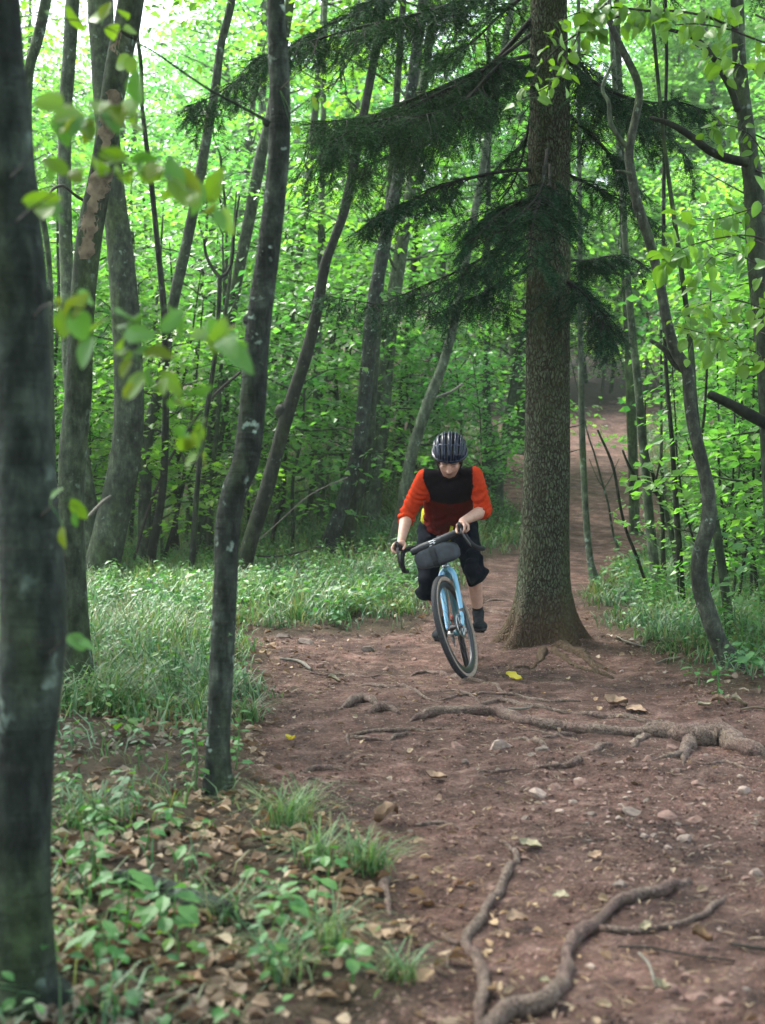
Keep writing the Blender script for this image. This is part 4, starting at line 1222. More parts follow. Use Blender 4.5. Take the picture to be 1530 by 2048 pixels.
# ---------------------------------------------------------------- grass
def blades(rng, x, y, h, wd, lean, az):
    n = len(x)
    z = ground(x, y)
    base = np.stack([x, y, z - 0.01], 1)
    d = np.stack([np.cos(az), np.sin(az), np.zeros(n)], 1)
    s = np.stack([-np.sin(az), np.cos(az), np.zeros(n)], 1)
    v = np.zeros((n, 7, 3))
    for k, t in enumerate((0.0, 0.42, 0.78)):
        c = base + d * (lean * h * t * t * 1.0)[:, None]
        c[:, 2] += h * (t - 0.42 * lean * t * t)
        w = (wd * (1.0, 0.9, 0.6)[k])[:, None]
        v[:, 2 * k] = c + s * w
        v[:, 2 * k + 1] = c - s * w
    t = 1.0
    c = base + d * (lean * h * 1.05)[:, None]
    c[:, 2] += h * (1 - 0.55 * lean)
    v[:, 6] = c
    o = (np.arange(n) * 7)[:, None, None]
    q = (np.array([(0, 1, 3, 2), (2, 3, 5, 4)])[None] + o).reshape(-1, 4)
    tr = (np.array([(4, 5, 6)])[None] + o).reshape(-1, 3)
    return v.reshape(-1, 3), [q, tr]

def scatter(rng, n, y0, y1, p=1.2, wide=0.31, pad=1.5):
    u = rng.uniform(0, 1, n)
    a, b = y0 ** (2 - p), y1 ** (2 - p)
    y = (a + (b - a) * u) ** (1 / (2 - p))
    x = rng.uniform(-1, 1, n) * (wide * y + pad)
    return x, y

rng = np.random.default_rng(31)
x, y = scatter(rng, 400000, 2.9, 34, 1.35)
sd = path_sd(x, y)
patch = fbm(P3(x * 0.8, y * 0.6), 3, 77)
tuft = fbm(P3(x * 5, y * 5), 2, 71)
dens = np.clip(0.75 + 1.3 * patch, 0.1, 1) * np.clip(0.55 + 1.6 * tuft, 0.04, 1)
near_left = sstep(8.2, 6.6, y) * (x < 0.6)
dens = dens * (1 - near_left * (0.80 - 0.5 * (patch > .15)))
dens = dens * sstep(0.03, -0.35, sd)
dens = np.where((y > 22) & (sd > -3) & (x > 0.5), dens * .6, dens)
keep_ = rng.uniform(0, 1, len(x)) < dens
x, y, sd, tuft = x[keep_], y[keep_], sd[keep_], tuft[keep_]
n = len(x)
h = (0.20 + 0.11 * rng.normal(0, 1, n).clip(-1.2, 1.8) + 0.12 * np.clip(tuft, 0, 1)) * (0.45 + 0.55 * sstep(0, .8, -sd)) * (0.50 + 0.55 * sstep(5, 9, y))
h = np.clip(h, .05, .5)
az = rng.uniform(0, 2 * np.pi, n) * .6 + 6 * vnoise(P3(x * 1.7, y * 1.7), 5)
bl = blades(rng, x, y, h, 0.0022 + 0.00024 * y + rng.uniform(0, .0012, n), rng.uniform(0.3, 1.15, n), az)
tag(link('grass', mesh_np('grass', bl[0], bl[1], M['grass'], False)), 'long arching woodland grass beside the path', 'grass', None, 'stuff')
print('GRASS', n)

# low leafy cover among the grass
x, y = scatter(rng, 48000, 3.0, 30, 1.15)
sd = path_sd(x, y)
pt = fbm(P3(x * 1.1 + 9, y * 1.1), 3, 55)
pr = np.clip(.62 + 1.8 * pt, 0.05, 1) * sstep(-0.05, -0.3, sd)
pr = np.where((x > 1.5) & (y > 8), np.clip(pr * 1.6, 0, 1), pr)
pr = pr * (1 - .68 * sstep(8, 5.5, y))
kp = rng.uniform(0, 1, len(x)) < pr
x, y = x[kp], y[kp]
n = len(x)
hh = rng.uniform(.03, .20, n) * np.where(y > 12, 1.4, 1.0)
pos = np.stack([x, y, ground(x, y) + hh], 1)
a = rng.uniform(0, 6.28, n)
xd = np.stack([np.cos(a), np.sin(a), rng.normal(-.15, .3, n)], 1)
up = np.stack([rng.normal(0, .4, n), rng.normal(-.2, .4, n), np.ones(n)], 1)
lv = place(LEAF6, pos, xd, up, rng.uniform(.018, .048, n) * np.where(y > 12, 1.6, 1.0))
tag(link('ground_cover', mesh_np('ground_cover', lv[0], lv[1], M['leaf_cool'], False)), 'low leafy plants growing through the grass', 'ground cover', None, 'stuff')

# taller weeds: a stem's worth of leaves each
x, y = scatter(rng, 3200, 3.2, 24, 1.2)
sd = path_sd(x, y)
kp = (rng.uniform(0, 1, len(x)) < .62 * sstep(-0.12, -0.45, sd)) & ~((y < 8) & (rng.uniform(0, 1, len(x)) < .7))
x, y = x[kp], y[kp]
n, L_ = len(x), 12
hh = rng.uniform(.12, .42, n) * np.where(y < 7, .6, 1.0) * np.where((x > 1.5), 1.35, 1)
u = (np.arange(L_) + .5) / L_
g_ = ground(x, y)
a = (np.arange(L_) * 2.4)[None, :] + rng.uniform(0, 6, n)[:, None]
rad_ = .035 + .03 * (1 - u)[None, :] + 0 * a
bx_, by_ = rng.normal(0, .12, n) * hh, rng.normal(0, .12, n) * hh
pos = np.stack([x[:, None] + bx_[:, None] * u + np.cos(a) * rad_ * .3, y[:, None] + by_[:, None] * u + np.sin(a) * rad_ * .3, g_[:, None] + hh[:, None] * (.25 + .75 * u)], -1).reshape(-1, 3)
xd = np.stack([np.cos(a), np.sin(a), -.25 + 0 * a], -1).reshape(-1, 3)
m_ = len(pos)
lv = place(LEAF6, pos, xd, np.stack([rng.normal(0, .25, m_), rng.normal(-.1, .25, m_), np.ones(m_)], 1), np.repeat(rng.uniform(.03, .06, n) * np.where(y > 12, 1.4, 1.0), L_) * rng.uniform(.6, 1.2, m_))
STEM = (np.array([(0, .006, 0), (1, 0, 0), (0, -.006, 0)]), [np.array([(0, 1, 2)])])
st_l = place(STEM, np.stack([x, y, g_], 1), np.stack([bx_, by_, hh], 1), np.tile([0, -1.0, .01], (n, 1)), np.sqrt(bx_ ** 2 + by_ ** 2 + hh ** 2), 1.0)
lv = join_lv([lv, st_l])
tag(link('weeds', mesh_np('weeds', lv[0], lv[1], M['leaf_cool'], False)), 'leafy weeds standing in the grass of the verges', 'weeds', None, 'stuff')

# dead leaves
CURL = (np.array([(0, 0, 0), (.18, .30, .10), (.45, .36, .20), (.75, .26, .12), (1.0, 0, -.02), (.75, -.26, .14), (.45, -.36, .24), (.18, -.30, .06), (.3, 0, -.03), (.7, 0, 0.0)]),
        [np.array([(8, 2, 1), (8, 1, 0), (9, 4, 3), (9, 6, 5), (9, 5, 4), (8, 0, 7), (8, 7, 6)]), np.array([(8, 9, 3, 2)]), np.array([(9, 8, 6)])])
def litter(rng, x, y, size, lift=0.004):
    n = len(x)
    a = rng.uniform(0, 6.28, n)
    xd = np.stack([np.cos(a), np.sin(a), rng.normal(0, .25, n)], 1)
    up = np.stack([rng.normal(0, .45, n), rng.normal(0, .45, n), np.ones(n)], 1)
    pos = np.stack([x, y, ground(x, y) + lift + rng.uniform(0, .014, n)], 1)
    return place(CURL, pos, xd, up, size, rng.uniform(.5, 1.1, n))
x, y = scatter(rng, 50000, 2.9, 14, 1.5)
sd = path_sd(x, y)
pr = sstep(0.12, -0.30, sd) * np.where(y < 8, 1.0, .35) * np.where((x > 1.4) & (y > 7), .6, 1)
pr = .85 * np.clip(pr, 0, 1) * np.clip(.75 + fbm(P3(x * 1.3, y * 1.3), 2, 8), .1, 1)
pr = np.maximum(pr, np.where(sd > 0, 0.035 + .10 * sstep(.6, .0, sd), 0))
kp = rng.uniform(0, 1, len(x)) < pr
x, y = x[kp], y[kp]
lv = litter(rng, x, y, rng.uniform(.02, .075, len(x)) * np.where(path_sd(x, y) > 0.1, .62, 1))
tag(link('leaf_litter', mesh_np('leaf_litter', lv[0], lv[1], M['litter'], False)), 'curled brown fallen leaves littering the ground', 'fallen leaves', None, 'stuff')

# crumbs, chips and needles on the path
x, y = scatter(rng, 70000, 2.9, 17, 1.5)
kp = path_sd(x, y) > -0.12
x, y = x[kp], y[kp]
cl = fbm(P3(x * 1.6, y * 1.6), 3, 91)
kp = rng.uniform(0, 1, len(x)) < np.clip(.35 + 1.6 * cl, .08, 1)
x, y = x[kp], y[kp]
n = len(x)
OCT = (np.array([(1, 0, 0), (0, 1, 0), (-1, 0, 0), (0, -1, 0), (.1, .1, .6), (0, 0, -.3)]), [np.array([(0, 1, 4), (1, 2, 4), (2, 3, 4), (3, 0, 4), (1, 0, 5), (2, 1, 5), (3, 2, 5), (0, 3, 5)])])
a = rng.uniform(0, 6.28, n)
sz = rng.uniform(.0025, .009, n) * (1 + (rng.uniform(0, 1, n) > .97) * 1.2)
lv = place(OCT, np.stack([x, y, ground(x, y) + sz * .1], 1), np.stack([np.cos(a), np.sin(a), rng.normal(0, .2, n)], 1),
           np.stack([rng.normal(0, .3, n), rng.normal(0, .3, n), np.ones(n)], 1), sz, rng.uniform(.3, .9, n))
tag(link('gravel', mesh_np('gravel', lv[0], lv[1], M['stone'], False)), 'small stone chips and crumbs pressed into the dirt path', 'gravel', None, 'stuff')
# clods of the same earth
x2, y2 = scatter(rng, 30000, 2.9, 14, 1.6)
kp = (path_sd(x2, y2) > -.3) & (rng.uniform(0, 1, len(x2)) < np.clip(.5 + 1.4 * fbm(P3(x2 * 2.1, y2 * 2.1), 3, 19), .1, 1))
x2, y2 = x2[kp], y2[kp]; n = len(x2)
a = rng.uniform(0, 6.28, n); sz = rng.uniform(.005, .016, n)
lv = place(OCT, np.stack([x2, y2, ground(x2, y2)], 1), np.stack([np.cos(a), np.sin(a), rng.normal(0, .2, n)], 1), np.stack([rng.normal(0, .3, n), rng.normal(0, .3, n), np.ones(n)], 1), sz, rng.uniform(.4, 1, n))
tag(link('dirt_clods', mesh_np('dirt_clods', lv[0], lv[1], M['soil'], False, attr={'path': np.ones(len(lv[0]))})), 'loose crumbs of earth on the dirt path', 'dirt', None, 'stuff')
x, y = scatter(rng, 16000, 2.9, 15, 1.5)
kp = path_sd(x, y) > -0.5
x, y = x[kp], y[kp]; n = len(x)
a = rng.uniform(0, 6.28, n)
NEED = (np.array([(0, .02, 0), (.5, .035, .05), (1, 0, 0), (.5, -.035, .03), (0, -.02, 0)]), [np.array([(0, 4, 3, 1)]), np.array([(1, 3, 2)])])
lv = place(NEED, np.stack([x, y, ground(x, y) + .004], 1), np.stack([np.cos(a), np.sin(a), rng.normal(0, .06, n)], 1), np.stack([rng.normal(0, .2, n), rng.normal(0, .2, n), np.ones(n)], 1), rng.uniform(.02, .07, n), 1.0)
tag(link('twig_debris', mesh_np('twig_debris', lv[0], lv[1], M['litter'], False)), 'bits of twig and dry needles scattered on the ground', 'debris', None, 'stuff')

# ---------------------------------------------------------------- roots across the path
def ppm(py):   # pixels per metre on the flat near ground at a row of the photograph
    return FPX * (py - 957) / 3697.0
ROOTS = [
 ('thick winding root in the front right that splits in two at its upper end', [[(960, 2075), (1010, 2048), (1070, 2030), (1115, 1998), (1130, 1950), (1142, 1900), (1170, 1866), (1200, 1848), (1222, 1820), (1262, 1802), (1320, 1792), (1374, 1766)],
      [(1188, 1862), (1230, 1866), (1290, 1868), (1345, 1858), (1392, 1840), (1425, 1818), (1452, 1792)]], [[34, 36, 34, 28, 24, 21, 27, 22, 18, 21, 19, 14], [17, 16, 15, 15, 14, 12, 8]], .08),
 ('slim wavy root up the front middle of the path with small side roots', [[(950, 2075), (965, 2030), (974, 1985), (962, 1940), (932, 1888), (958, 1850), (985, 1800), (1012, 1762), (1030, 1728), (1020, 1700), (992, 1684), (958, 1684)],
      [(932, 1888), (905, 1892), (884, 1866)], [(908, 1892), (898, 1912), (896, 1935)]], [[24, 24, 22, 20, 19, 18, 17, 16, 15, 13, 10, 6], [12, 9, 5], [8, 7, 4]], .12),
 ('short stubby root at the grassy left edge of the path beside a grass tuft', [[(752, 1680), (760, 1730), (772, 1785), (782, 1832)]], [[14, 18, 20, 12]], .35),
 ('long pale root crossing the path, thickening to a gnarled burl at the right edge', [[(812, 1446), (870, 1430), (930, 1425), (1000, 1428), (1055, 1445), (1120, 1460), (1190, 1464), (1260, 1470), (1320, 1474), (1385, 1482), (1450, 1490), (1500, 1506), (1545, 1516)],
      [(1384, 1486), (1372, 1502), (1340, 1516), (1290, 1522)], [(1300, 1472), (1276, 1484), (1262, 1494)], [(1372, 1500), (1366, 1524), (1362, 1532)]],
      [[5, 17, 24, 25, 20, 18, 20, 24, 30, 52, 60, 48, 26], [32, 22, 14, 7], [18, 15, 7], [20, 12, 6]], .28),
 ('thin root running beside the long pale root, on its near side', [[(1010, 1450), (1060, 1462), (1110, 1470), (1165, 1486), (1200, 1500)]], [[3, 7, 8, 6, 3]], .35),
 ('long hair-thin root wandering across the middle of the path', [[(860, 1400), (900, 1398), (960, 1388), (1030, 1392), (1100, 1404), (1180, 1400)]], [[3, 6, 6, 7, 6, 3]], .35),
 ('thin root in the rubble below the grass corner', [[(600, 1344), (640, 1352), (690, 1350), (740, 1356), (790, 1352)]], [[3, 6, 6, 6, 3]], .35),
 ('crooked thin root right of the gravel patch', [[(1380, 1520), (1420, 1530), (1450, 1524), (1500, 1540), (1545, 1538)]], [[3, 7, 6, 7, 5]], .35),
 ('low root almost buried just above the long pale root', [[(945, 1414), (1000, 1404), (1060, 1416), (1150, 1430), (1230, 1436), (1300, 1446), (1375, 1456)]], [[8, 14, 13, 12, 14, 14, 8]], .45),
 ('thin forked root lying left of the middle, below the long pale root', [[(690, 1470), (740, 1466), (800, 1463), (850, 1462), (895, 1458)], [(700, 1474), (735, 1480), (772, 1482)], [(694, 1472), (696, 1482), (700, 1494)], [(778, 1484), (805, 1474), (828, 1468)]], [[8, 9, 11, 9, 5], [9, 9, 5], [8, 7, 5], [8, 10, 8]], .3),
 ('dark short root near the grassy left edge, upper one of two', [[(596, 1548), (635, 1540), (668, 1540), (700, 1542)]], [[8, 13, 13, 6]], .3),
 ('brown short root near the grassy left edge, lower one of two', [[(598, 1568), (636, 1564), (676, 1576)]], [[8, 12, 6]], .3),
 ('thin root arching over the dirt left of the front wheel', [[(715, 1372), (770, 1374), (808, 1374), (838, 1388), (872, 1404)]], [[5, 8, 9, 7, 4]], .35),
 ('humped grey root like a knuckle in the left half of the path', [[(676, 1418), (706, 1408), (728, 1402), (756, 1412)]], [[8, 22, 28, 12]], .25),
 ('gnarled knot of root touching the humped grey root', [[(738, 1428), (758, 1422), (778, 1420), (800, 1428)]], [[10, 17, 18, 8]], .25),
 ('faint root curving below the front wheel', [[(870, 1382), (912, 1384), (944, 1392), (962, 1410)]], [[5, 7, 6, 3]], .4),
 ('smooth root on the crest right under the front tyre', [[(815, 1352), (850, 1346), (890, 1352), (925, 1361), (960, 1364), (990, 1372), (1020, 1390)]], [[5, 9, 9, 10, 9, 8, 4]], .4),
 ('upper pale root behind the cyclist left of the conifer', [[(955, 1208), (985, 1202), (1010, 1202), (1034, 1206)]], [[4, 6, 6, 3]], .35),
 ('lower pale root behind the cyclist left of the conifer', [[(960, 1222), (985, 1224), (1008, 1232), (1032, 1230)]], [[4, 6, 5, 3]], .35),
 ('upper root line across the far slope path', [[(1142, 982), (1180, 986), (1215, 986), (1250, 980)]], [[2, 4, 4, 2]], .4),
 ('lower root line across the far slope path', [[(1140, 1034), (1165, 1028), (1200, 1020)]], [[2, 3, 2]], .4),
 ('curled root stub among the stones in the middle right', [[(1072, 1532), (1098, 1538), (1128, 1536), (1152, 1530), (1156, 1520), (1138, 1518)]], [[10, 15, 15, 16, 14, 8]], .25),
 ('straight reddish root piece below the long pale root', [[(1066, 1478), (1100, 1476), (1130, 1472), (1158, 1468)]], [[6, 10, 10, 6]], .35),
 ('short thick root stub beside the reddish root piece', [[(1182, 1504), (1200, 1496), (1222, 1488)]], [[9, 15, 9]], .3),
 ('bent root just above the pale boulder', [[(1018, 1482), (1050, 1480), (1080, 1484), (1100, 1502)]], [[8, 11, 11, 6]], .35),
 ('thin flat root across the lower middle of the path', [[(815, 1656), (850, 1652), (885, 1650), (930, 1658)]], [[5, 9, 10, 6]], .4),
 ('half buried root beyond the long pale root at the right', [[(1240, 1440), (1290, 1444), (1340, 1450), (1400, 1462)]], [[8, 13, 14, 5]], .4),
 ('dark thin root among gravel below the curled stub', [[(955, 1546), (985, 1548), (1012, 1544), (1042, 1540)]], [[5, 7, 7, 4]], .35),
]
for lab, lines, wds, sink in ROOTS:
    mb = MB()
    for pxs, wd in zip(lines, wds):
        rr = [wd[k] / 2 / ppm(max(pxs[k][1], 1180)) if pxs[k][1] > 1180 else wd[k] / 2 * 26 / FPX for k in range(len(wd))]
        mb.add(*root_mesh(pxs, rr, sink=sink))
    me = mb.mesh('tree_root', M['root'])
    tag(link('tree_root', me), lab, 'tree root')

# ---------------------------------------------------------------- stones one can pick out
def rock(seed, s, flat=.6):
    rng = np.random.default_rng(seed)
    v, f = ellipsoid((0, 0, 0), (1, 1, 1), None, 14, 9)
    for _ in range(13):          # break planes off a ball
        d = rng.normal(0, 1, 3); d /= np.linalg.norm(d)
        h = rng.uniform(.42, .80)
        k = v @ d
        v = v - np.outer(np.clip(k - h, 0, None), d)
    v = v * (1 + .07 * fbm(v * 2.5, 2, seed)[:, None])
    return v * np.array([s, s * rng.uniform(.6, .9), s * flat]), f
STONES = [(1005, 1497, 58, 'stone_pale', 'pale tan boulder half sunk in the dirt below the long root'), (915, 1497, 46, 'stone', 'pinkish stone left of the pale tan boulder'),
 (1082, 1502, 36, 'stone_grey', 'round grey stone right of the pale tan boulder'), (640, 1336, 34, 'stone', 'rounded pale stone in the rubble below the grass at left'),
 (706, 1352, 18, 'stone_pale', 'small stone right of the rounded pale stone in the rubble'), (738, 1304, 42, 'stone_grey', 'brown clod-like rock near the grass left of the wheel'),
 (615, 1288, 50, 'stone_grey', 'brown lump of earth and rock at the corner of the grass'), (562, 1276, 40, 'stone_grey', 'brown rock beside the path at the far left corner of the dirt'),
 (930, 1530, 26, 'stone_grey', 'dark stone left of the dark thin root'), (1062, 1512, 26, 'stone_pale', 'small pale stone below the bent root'),
 (1160, 1572, 44, 'stone', 'large flat pink stone in the gravel patch'), (1156, 1562, 22, 'stone_pale', 'little whitish stone on the gravel patch'),
 (1080, 1594, 56, 'stone_pale', 'long pale flat stone in the gravel patch'), (1110, 1578, 34, 'stone', 'buff stone just behind the long pale flat stone'),
 (1264, 1632, 56, 'stone_grey', 'smooth grey oval stone in the lower right'), (1240, 1640, 24, 'stone_pale', 'small white stone touching the smooth grey oval stone'),
 (1340, 1638, 66, 'stone', 'broad pink rock right of the smooth grey oval stone'), (1396, 1646, 50, 'stone', 'pink flat rock next to the broad pink rock'),
 (1450, 1600, 46, 'stone', 'rosy round stone near the right edge'), (1488, 1590, 46, 'stone_pale', 'pale angular rock near the right edge'), (1524, 1602, 26, 'stone_pale', 'cream stone cut by the right edge of the photo'),
 (1394, 1572, 32, 'stone', 'grey-pink stone below the gnarled burl'), (1180, 1632, 34, 'stone_grey', 'dark stone in the gravel left of the smooth grey oval stone'), (1122, 1624, 26, 'stone_pale', 'pale stone beside the dark stone in the gravel'),
 (1298, 1520, 30, 'stone', 'reddish stone under the fork of the burl root'), (1340, 1500, 34, 'stone', 'brown-red rock tucked under the gnarled burl'), (1242, 1530, 24, 'stone_pale', 'whitish chip stone in front of the burl root'),
 (1242, 1776, 58, 'stone_grey', 'jagged brown rock standing proud above the thick winding root'), (1372, 1686, 44, 'stone_pale', 'flat buff stone right of centre in the lower path'),
 (1510, 1752, 42, 'stone_pale', 'flat pale stone at the right edge level with the jagged brown rock'), (1360, 1735, 34, 'stone', 'dull pink stone above the thick root at the right'),
 (1372, 1962, 40, 'stone', 'rusty flat stone right of the thick winding root'), (1345, 1990, 60, 'stone', 'pinkish knobbly rock near the bottom right, left of its row'), (1400, 2000, 66, 'stone', 'pinkish knobbly rock near the bottom right, middle of its row'),
 (1450, 2012, 50, 'stone', 'pinkish knobbly rock near the bottom right, right of its row'), (1182, 1940, 34, 'stone_pale', 'pale pebble right of the thick winding root'), (1362, 1944, 22, 'stone', 'small round stone above the rusty flat stone'),
 (830, 1322, 20, 'stone', 'small stone in the rubble left of the front tyre'), (770, 1340, 24, 'stone', 'flat pinkish stone in the rubble left of the front tyre'), (1245, 1345, 20, 'stone_pale', 'pale pebble right of the roots of the conifer'),
 (1330, 1475, 24, 'stone_grey', 'grey stone lodged behind the gnarled burl'), (876, 1608, 22, 'stone', 'lone pebble on the bare dirt in the middle'), (1050, 1720, 26, 'stone', 'pebble beside the bend of the slim wavy root')]
for k, (a, b, wd, mt, lab) in enumerate(STONES):
    g = on_ground(a, b)
    s = wd / 2 / (FPX / g.y)
    v, f = rock(300 + k, s)
    o = tag(link('stone', mesh_np('stone', v, f, M[mt], False), None, (g.x, g.y + s * .3, g.z + s * .02)), lab, 'stone')
    o.rotation_euler = (0, 0, float(rng.uniform(-.6, .6)))
# smaller stones of the gravel patches, still single stones
rng = np.random.default_rng(44)
meshes = [mesh_np('stone', *rock(400 + q, 1.0, .5), M[('stone', 'stone', 'stone', 'stone_grey', 'stone_pale')[q % 5]], False) for q in range(8)]
k = 0
while k < 190:
    if k < 120: a, b = rng.normal(1260, 150), rng.normal(1590, 55)
    elif k < 160: a, b = rng.normal(660, 80), rng.normal(1318, 28)
    else: a, b = rng.uniform(700, 1530), rng.uniform(1450, 2040)
    if not (500 < a < 1540 and 1270 < b < 2046): continue
    g = on_ground(a, b)
    if path_sd(np.array([g.x]), np.array([g.y]))[0] < .03: continue
    s = float(rng.uniform(.007, .02)) * (1.4 if k < 120 else 1)
    o = link('stone', meshes[k % 8], None, (g.x, g.y, g.z))
    o.rotation_euler = (0, 0, float(rng.uniform(0, 6.28))); o.scale = (s, s, s)
    tag(o, ('small stone in the gravel patch on the right of the path', 'small stone in the rubble below the grass corner', 'small stone lying loose on the dirt path')[0 if k < 120 else 1 if k < 160 else 2], 'stone',
        ('small stones of the gravel patch', 'small stones of the rubble', 'loose small stones on the path')[0 if k < 120 else 1 if k < 160 else 2])
    k += 1

# ---------------------------------------------------------------- single fallen leaves, sticks and a log
def single_leaf(px, py, wpx, mat, lab, seed=0, tall=1.0, cat='leaf', name='fallen_leaf', tilt=0.3):
    rng = np.random.default_rng(seed + int(px))
    g = on_ground(px, py)
    s = wpx / (FPX / g.y)
    xs, ys = [], []
    nu, nv = 13, 7
    v = []
    for i in range(nu):
        u = i / (nu - 1)
        wd = 0.36 * math.sin(math.pi * min(1, u * 1.02 + .01)) ** .7 * (1 + .22 * math.sin(u * 17 + seed))
        for j in range(nv):
            t = j / (nv - 1) * 2 - 1
            v.append((u - .5, t * wd, tall * (.16 * t * t + .09 * math.sin(u * 5 + seed) + .05 * math.sin(7 * t + 4 * u))))
    v = np.array(v) * s
    i, j = np.meshgrid(np.arange(nu - 1), np.arange(nv - 1), indexing='ij')
    q = np.stack([i * nv + j, (i + 1) * nv + j, (i + 1) * nv + j + 1, i * nv + j + 1], -1).reshape(-1, 4)
    o = link(name, mesh_np(name, v, q, M[mat], True), None, (g.x, g.y, g.z + .012 * tall + .008))
    o.rotation_euler = (float(rng.uniform(0.05, tilt)), float(rng.uniform(-tilt, tilt)), float(rng.uniform(-.5, .5)))
    return tag(o, lab, cat)
M['tan_leaf'] = plain('tan_leaf', (0.27, 0.18, 0.115), 0.7, .3, var=.3, vs_=40)
M['pale_leaf'] = plain('pale_leaf', (0.24, 0.21, 0.13), 0.7, .3, var=.25, vs_=40)
M['brown_leaf'] = plain('brown_leaf', (0.17, 0.10, 0.05), 0.7, .3, var=.4, vs_=40)
for a in [(1028, 1359, 36, 'yellow_leaf', 'bright yellow leaf lying right of the front tyre', 1, .6), (581, 1489, 20, 'yellow_leaf', 'small yellow leaf on the dirt near the left grass edge', 2, 1.5),
          (872, 1561, 44, 'tan_leaf', 'flat tan leaf on the dirt in the middle of the path', 3, .8), (772, 1648, 52, 'tan_leaf', 'large curled tan leaf standing on its edge left of the middle', 4, 2.0),
          (1122, 1805, 36, 'pale_leaf', 'pale greenish leaf between the slim and the thick front roots', 5, .6), (1035, 1857, 50, 'tan_leaf', 'crumpled tan leaf right of the slim wavy root', 6, 1.0),
          (1405, 1900, 42, 'brown_leaf', 'crumpled yellow-brown leaf under the side arm of the thick root', 7, 1.6), (1325, 1992, 36, 'pale_leaf', 'whitish green leaf near the bottom right stones', 8, 1.3),
          (1232, 1413, 50, 'tan_leaf', 'tan leaf in front of the conifer, right side', 9, 1.0), (1060, 1702, 50, 'pale_leaf', 'pale leaf beside the bend of the slim wavy root', 10, .7),
          (1272, 1427, 44, 'tan_leaf', 'faded flat leaf between tan leaf and path edge', 11, .5), (1440, 1412, 34, 'tan_leaf', 'tan leaf at the foot of the right grass verge, left of its pair', 12, 1.3),
          (1478, 1416, 34, 'pale_leaf', 'pale leaf at the foot of the right grass verge, right of its pair', 13, 1.3), (1410, 1418, 30, 'pale_leaf', 'cream leaf near the seedling on the right verge', 14, 1.0),
          (1190, 1722, 34, 'tan_leaf', 'small tan leaf in the open dirt right of the slim root', 15, .8), (1292, 1868, 30, 'pale_leaf', 'pale leaf caught on the side arm of the thick root', 16, 1.0),
          (1000, 1893, 26, 'tan_leaf', 'little tan leaf right of the elbow of the slim root', 17, 1.2), (1090, 1980, 28, 'pale_leaf', 'pale leaf just left of the thick winding root near the bottom', 18, 1.0),
          (668, 1366, 28, 'pale_leaf', 'pale leaf on the rubble near the left grass', 19, 1.0), (688, 1368, 16, 'tan_leaf', 'small tan leaf on the rubble left of the thin arching root', 20, 1.0),
          (425, 1740, 46, 'tan_leaf', 'orange-brown curled leaf among the plants at lower left', 21, 2.0), (405, 1935, 50, 'tan_leaf', 'large tan leaf low among grass at the bottom left', 22, 1.6),
          (380, 1990, 60, 'brown_leaf', 'brown leaf beneath the large tan leaf at the bottom left', 23, 1.2), (500, 1695, 40, 'tan_leaf', 'tan leaf right of the foot of the lichen-spotted trunk', 24, 1.4)]:
    single_leaf(a[0], a[1], a[2], a[3], a[4], a[5], a[6])

def stick(pxs, wd, mat, lab, name='stick', lift=.01, cat='stick'):
    p = np.array([tuple(on_ground(a, b)) for a, b in pxs])
    y = p[:, 1].mean()
    r = np.array(wd) / 2 * y / FPX
    p[:, 2] += lift + r * .6
    return tag(link(name, MB().add(*sweep(p, r, 8, max(10, len(p) * 7), trunk_disp(.14, 3))).mesh(name, mat)), lab, cat)
stick([(228, 1772), (270, 1782), (330, 1802), (390, 1826), (462, 1850)], [22, 36, 40, 40, 36], M['bark_near'], 'short rotting log lying among plants at lower left', 'log', .02, 'log')
o = [o for o in scene.objects if o.name == 'log'][0]
stick([(1278, 1918), (1298, 1940), (1312, 1985)], [6, 7, 6], M['twig_pale'], 'pale curved stick right of the thick winding root')
stick([(1235, 1905), (1300, 1905), (1370, 1918), (1470, 1932)], [5, 6, 5, 4], M['twig_dark'], 'long thin dark stick below the side arm of the thick root')
stick([(1312, 1332), (1335, 1324), (1362, 1318)], [4, 5, 4], M['twig_pale'], 'whitish stick at the edge of the right grass verge')
stick([(1398, 1309), (1425, 1298), (1448, 1290)], [4, 4, 3], M['twig_dark'], 'dark stick leaning on grass left of the crooked trunk', lift=.05)
stick([(1232, 1276), (1255, 1288), (1290, 1298)], [3, 4, 3], M['twig_pale'], 'thin pale stick along the grass edge right of the conifer')
stick([(1460, 1900), (1500, 1905), (1540, 1912)], [7, 8, 7], M['twig_dark'], 'dark stick cut by the right edge near the bottom')
stick([(1480, 1424), (1510, 1422), (1545, 1424)], [4, 5, 4], M['twig'], 'brown stick at the foot of the verge by the right edge')
stick([(1012, 1420), (1040, 1424), (1062, 1420)][::-1], [4, 5, 3], M['twig_pale'], 'small pale stick above the long root')
stick([(560, 1322), (600, 1330), (622, 1344)], [5, 8, 6], M['twig_pale'], 'split wood piece lying on the rubble at left')
stick([(80, 1940), (140, 1946), (220, 1966), (330, 1990)], [8, 8, 7, 5], M['twig_dark'], 'dark bent stick at the foot of the thick left trunk')
stick([(108, 1708), (130, 1735), (165, 1770)], [8, 8, 6], M['twig_pale'], 'pale stick right of the thick left trunk')

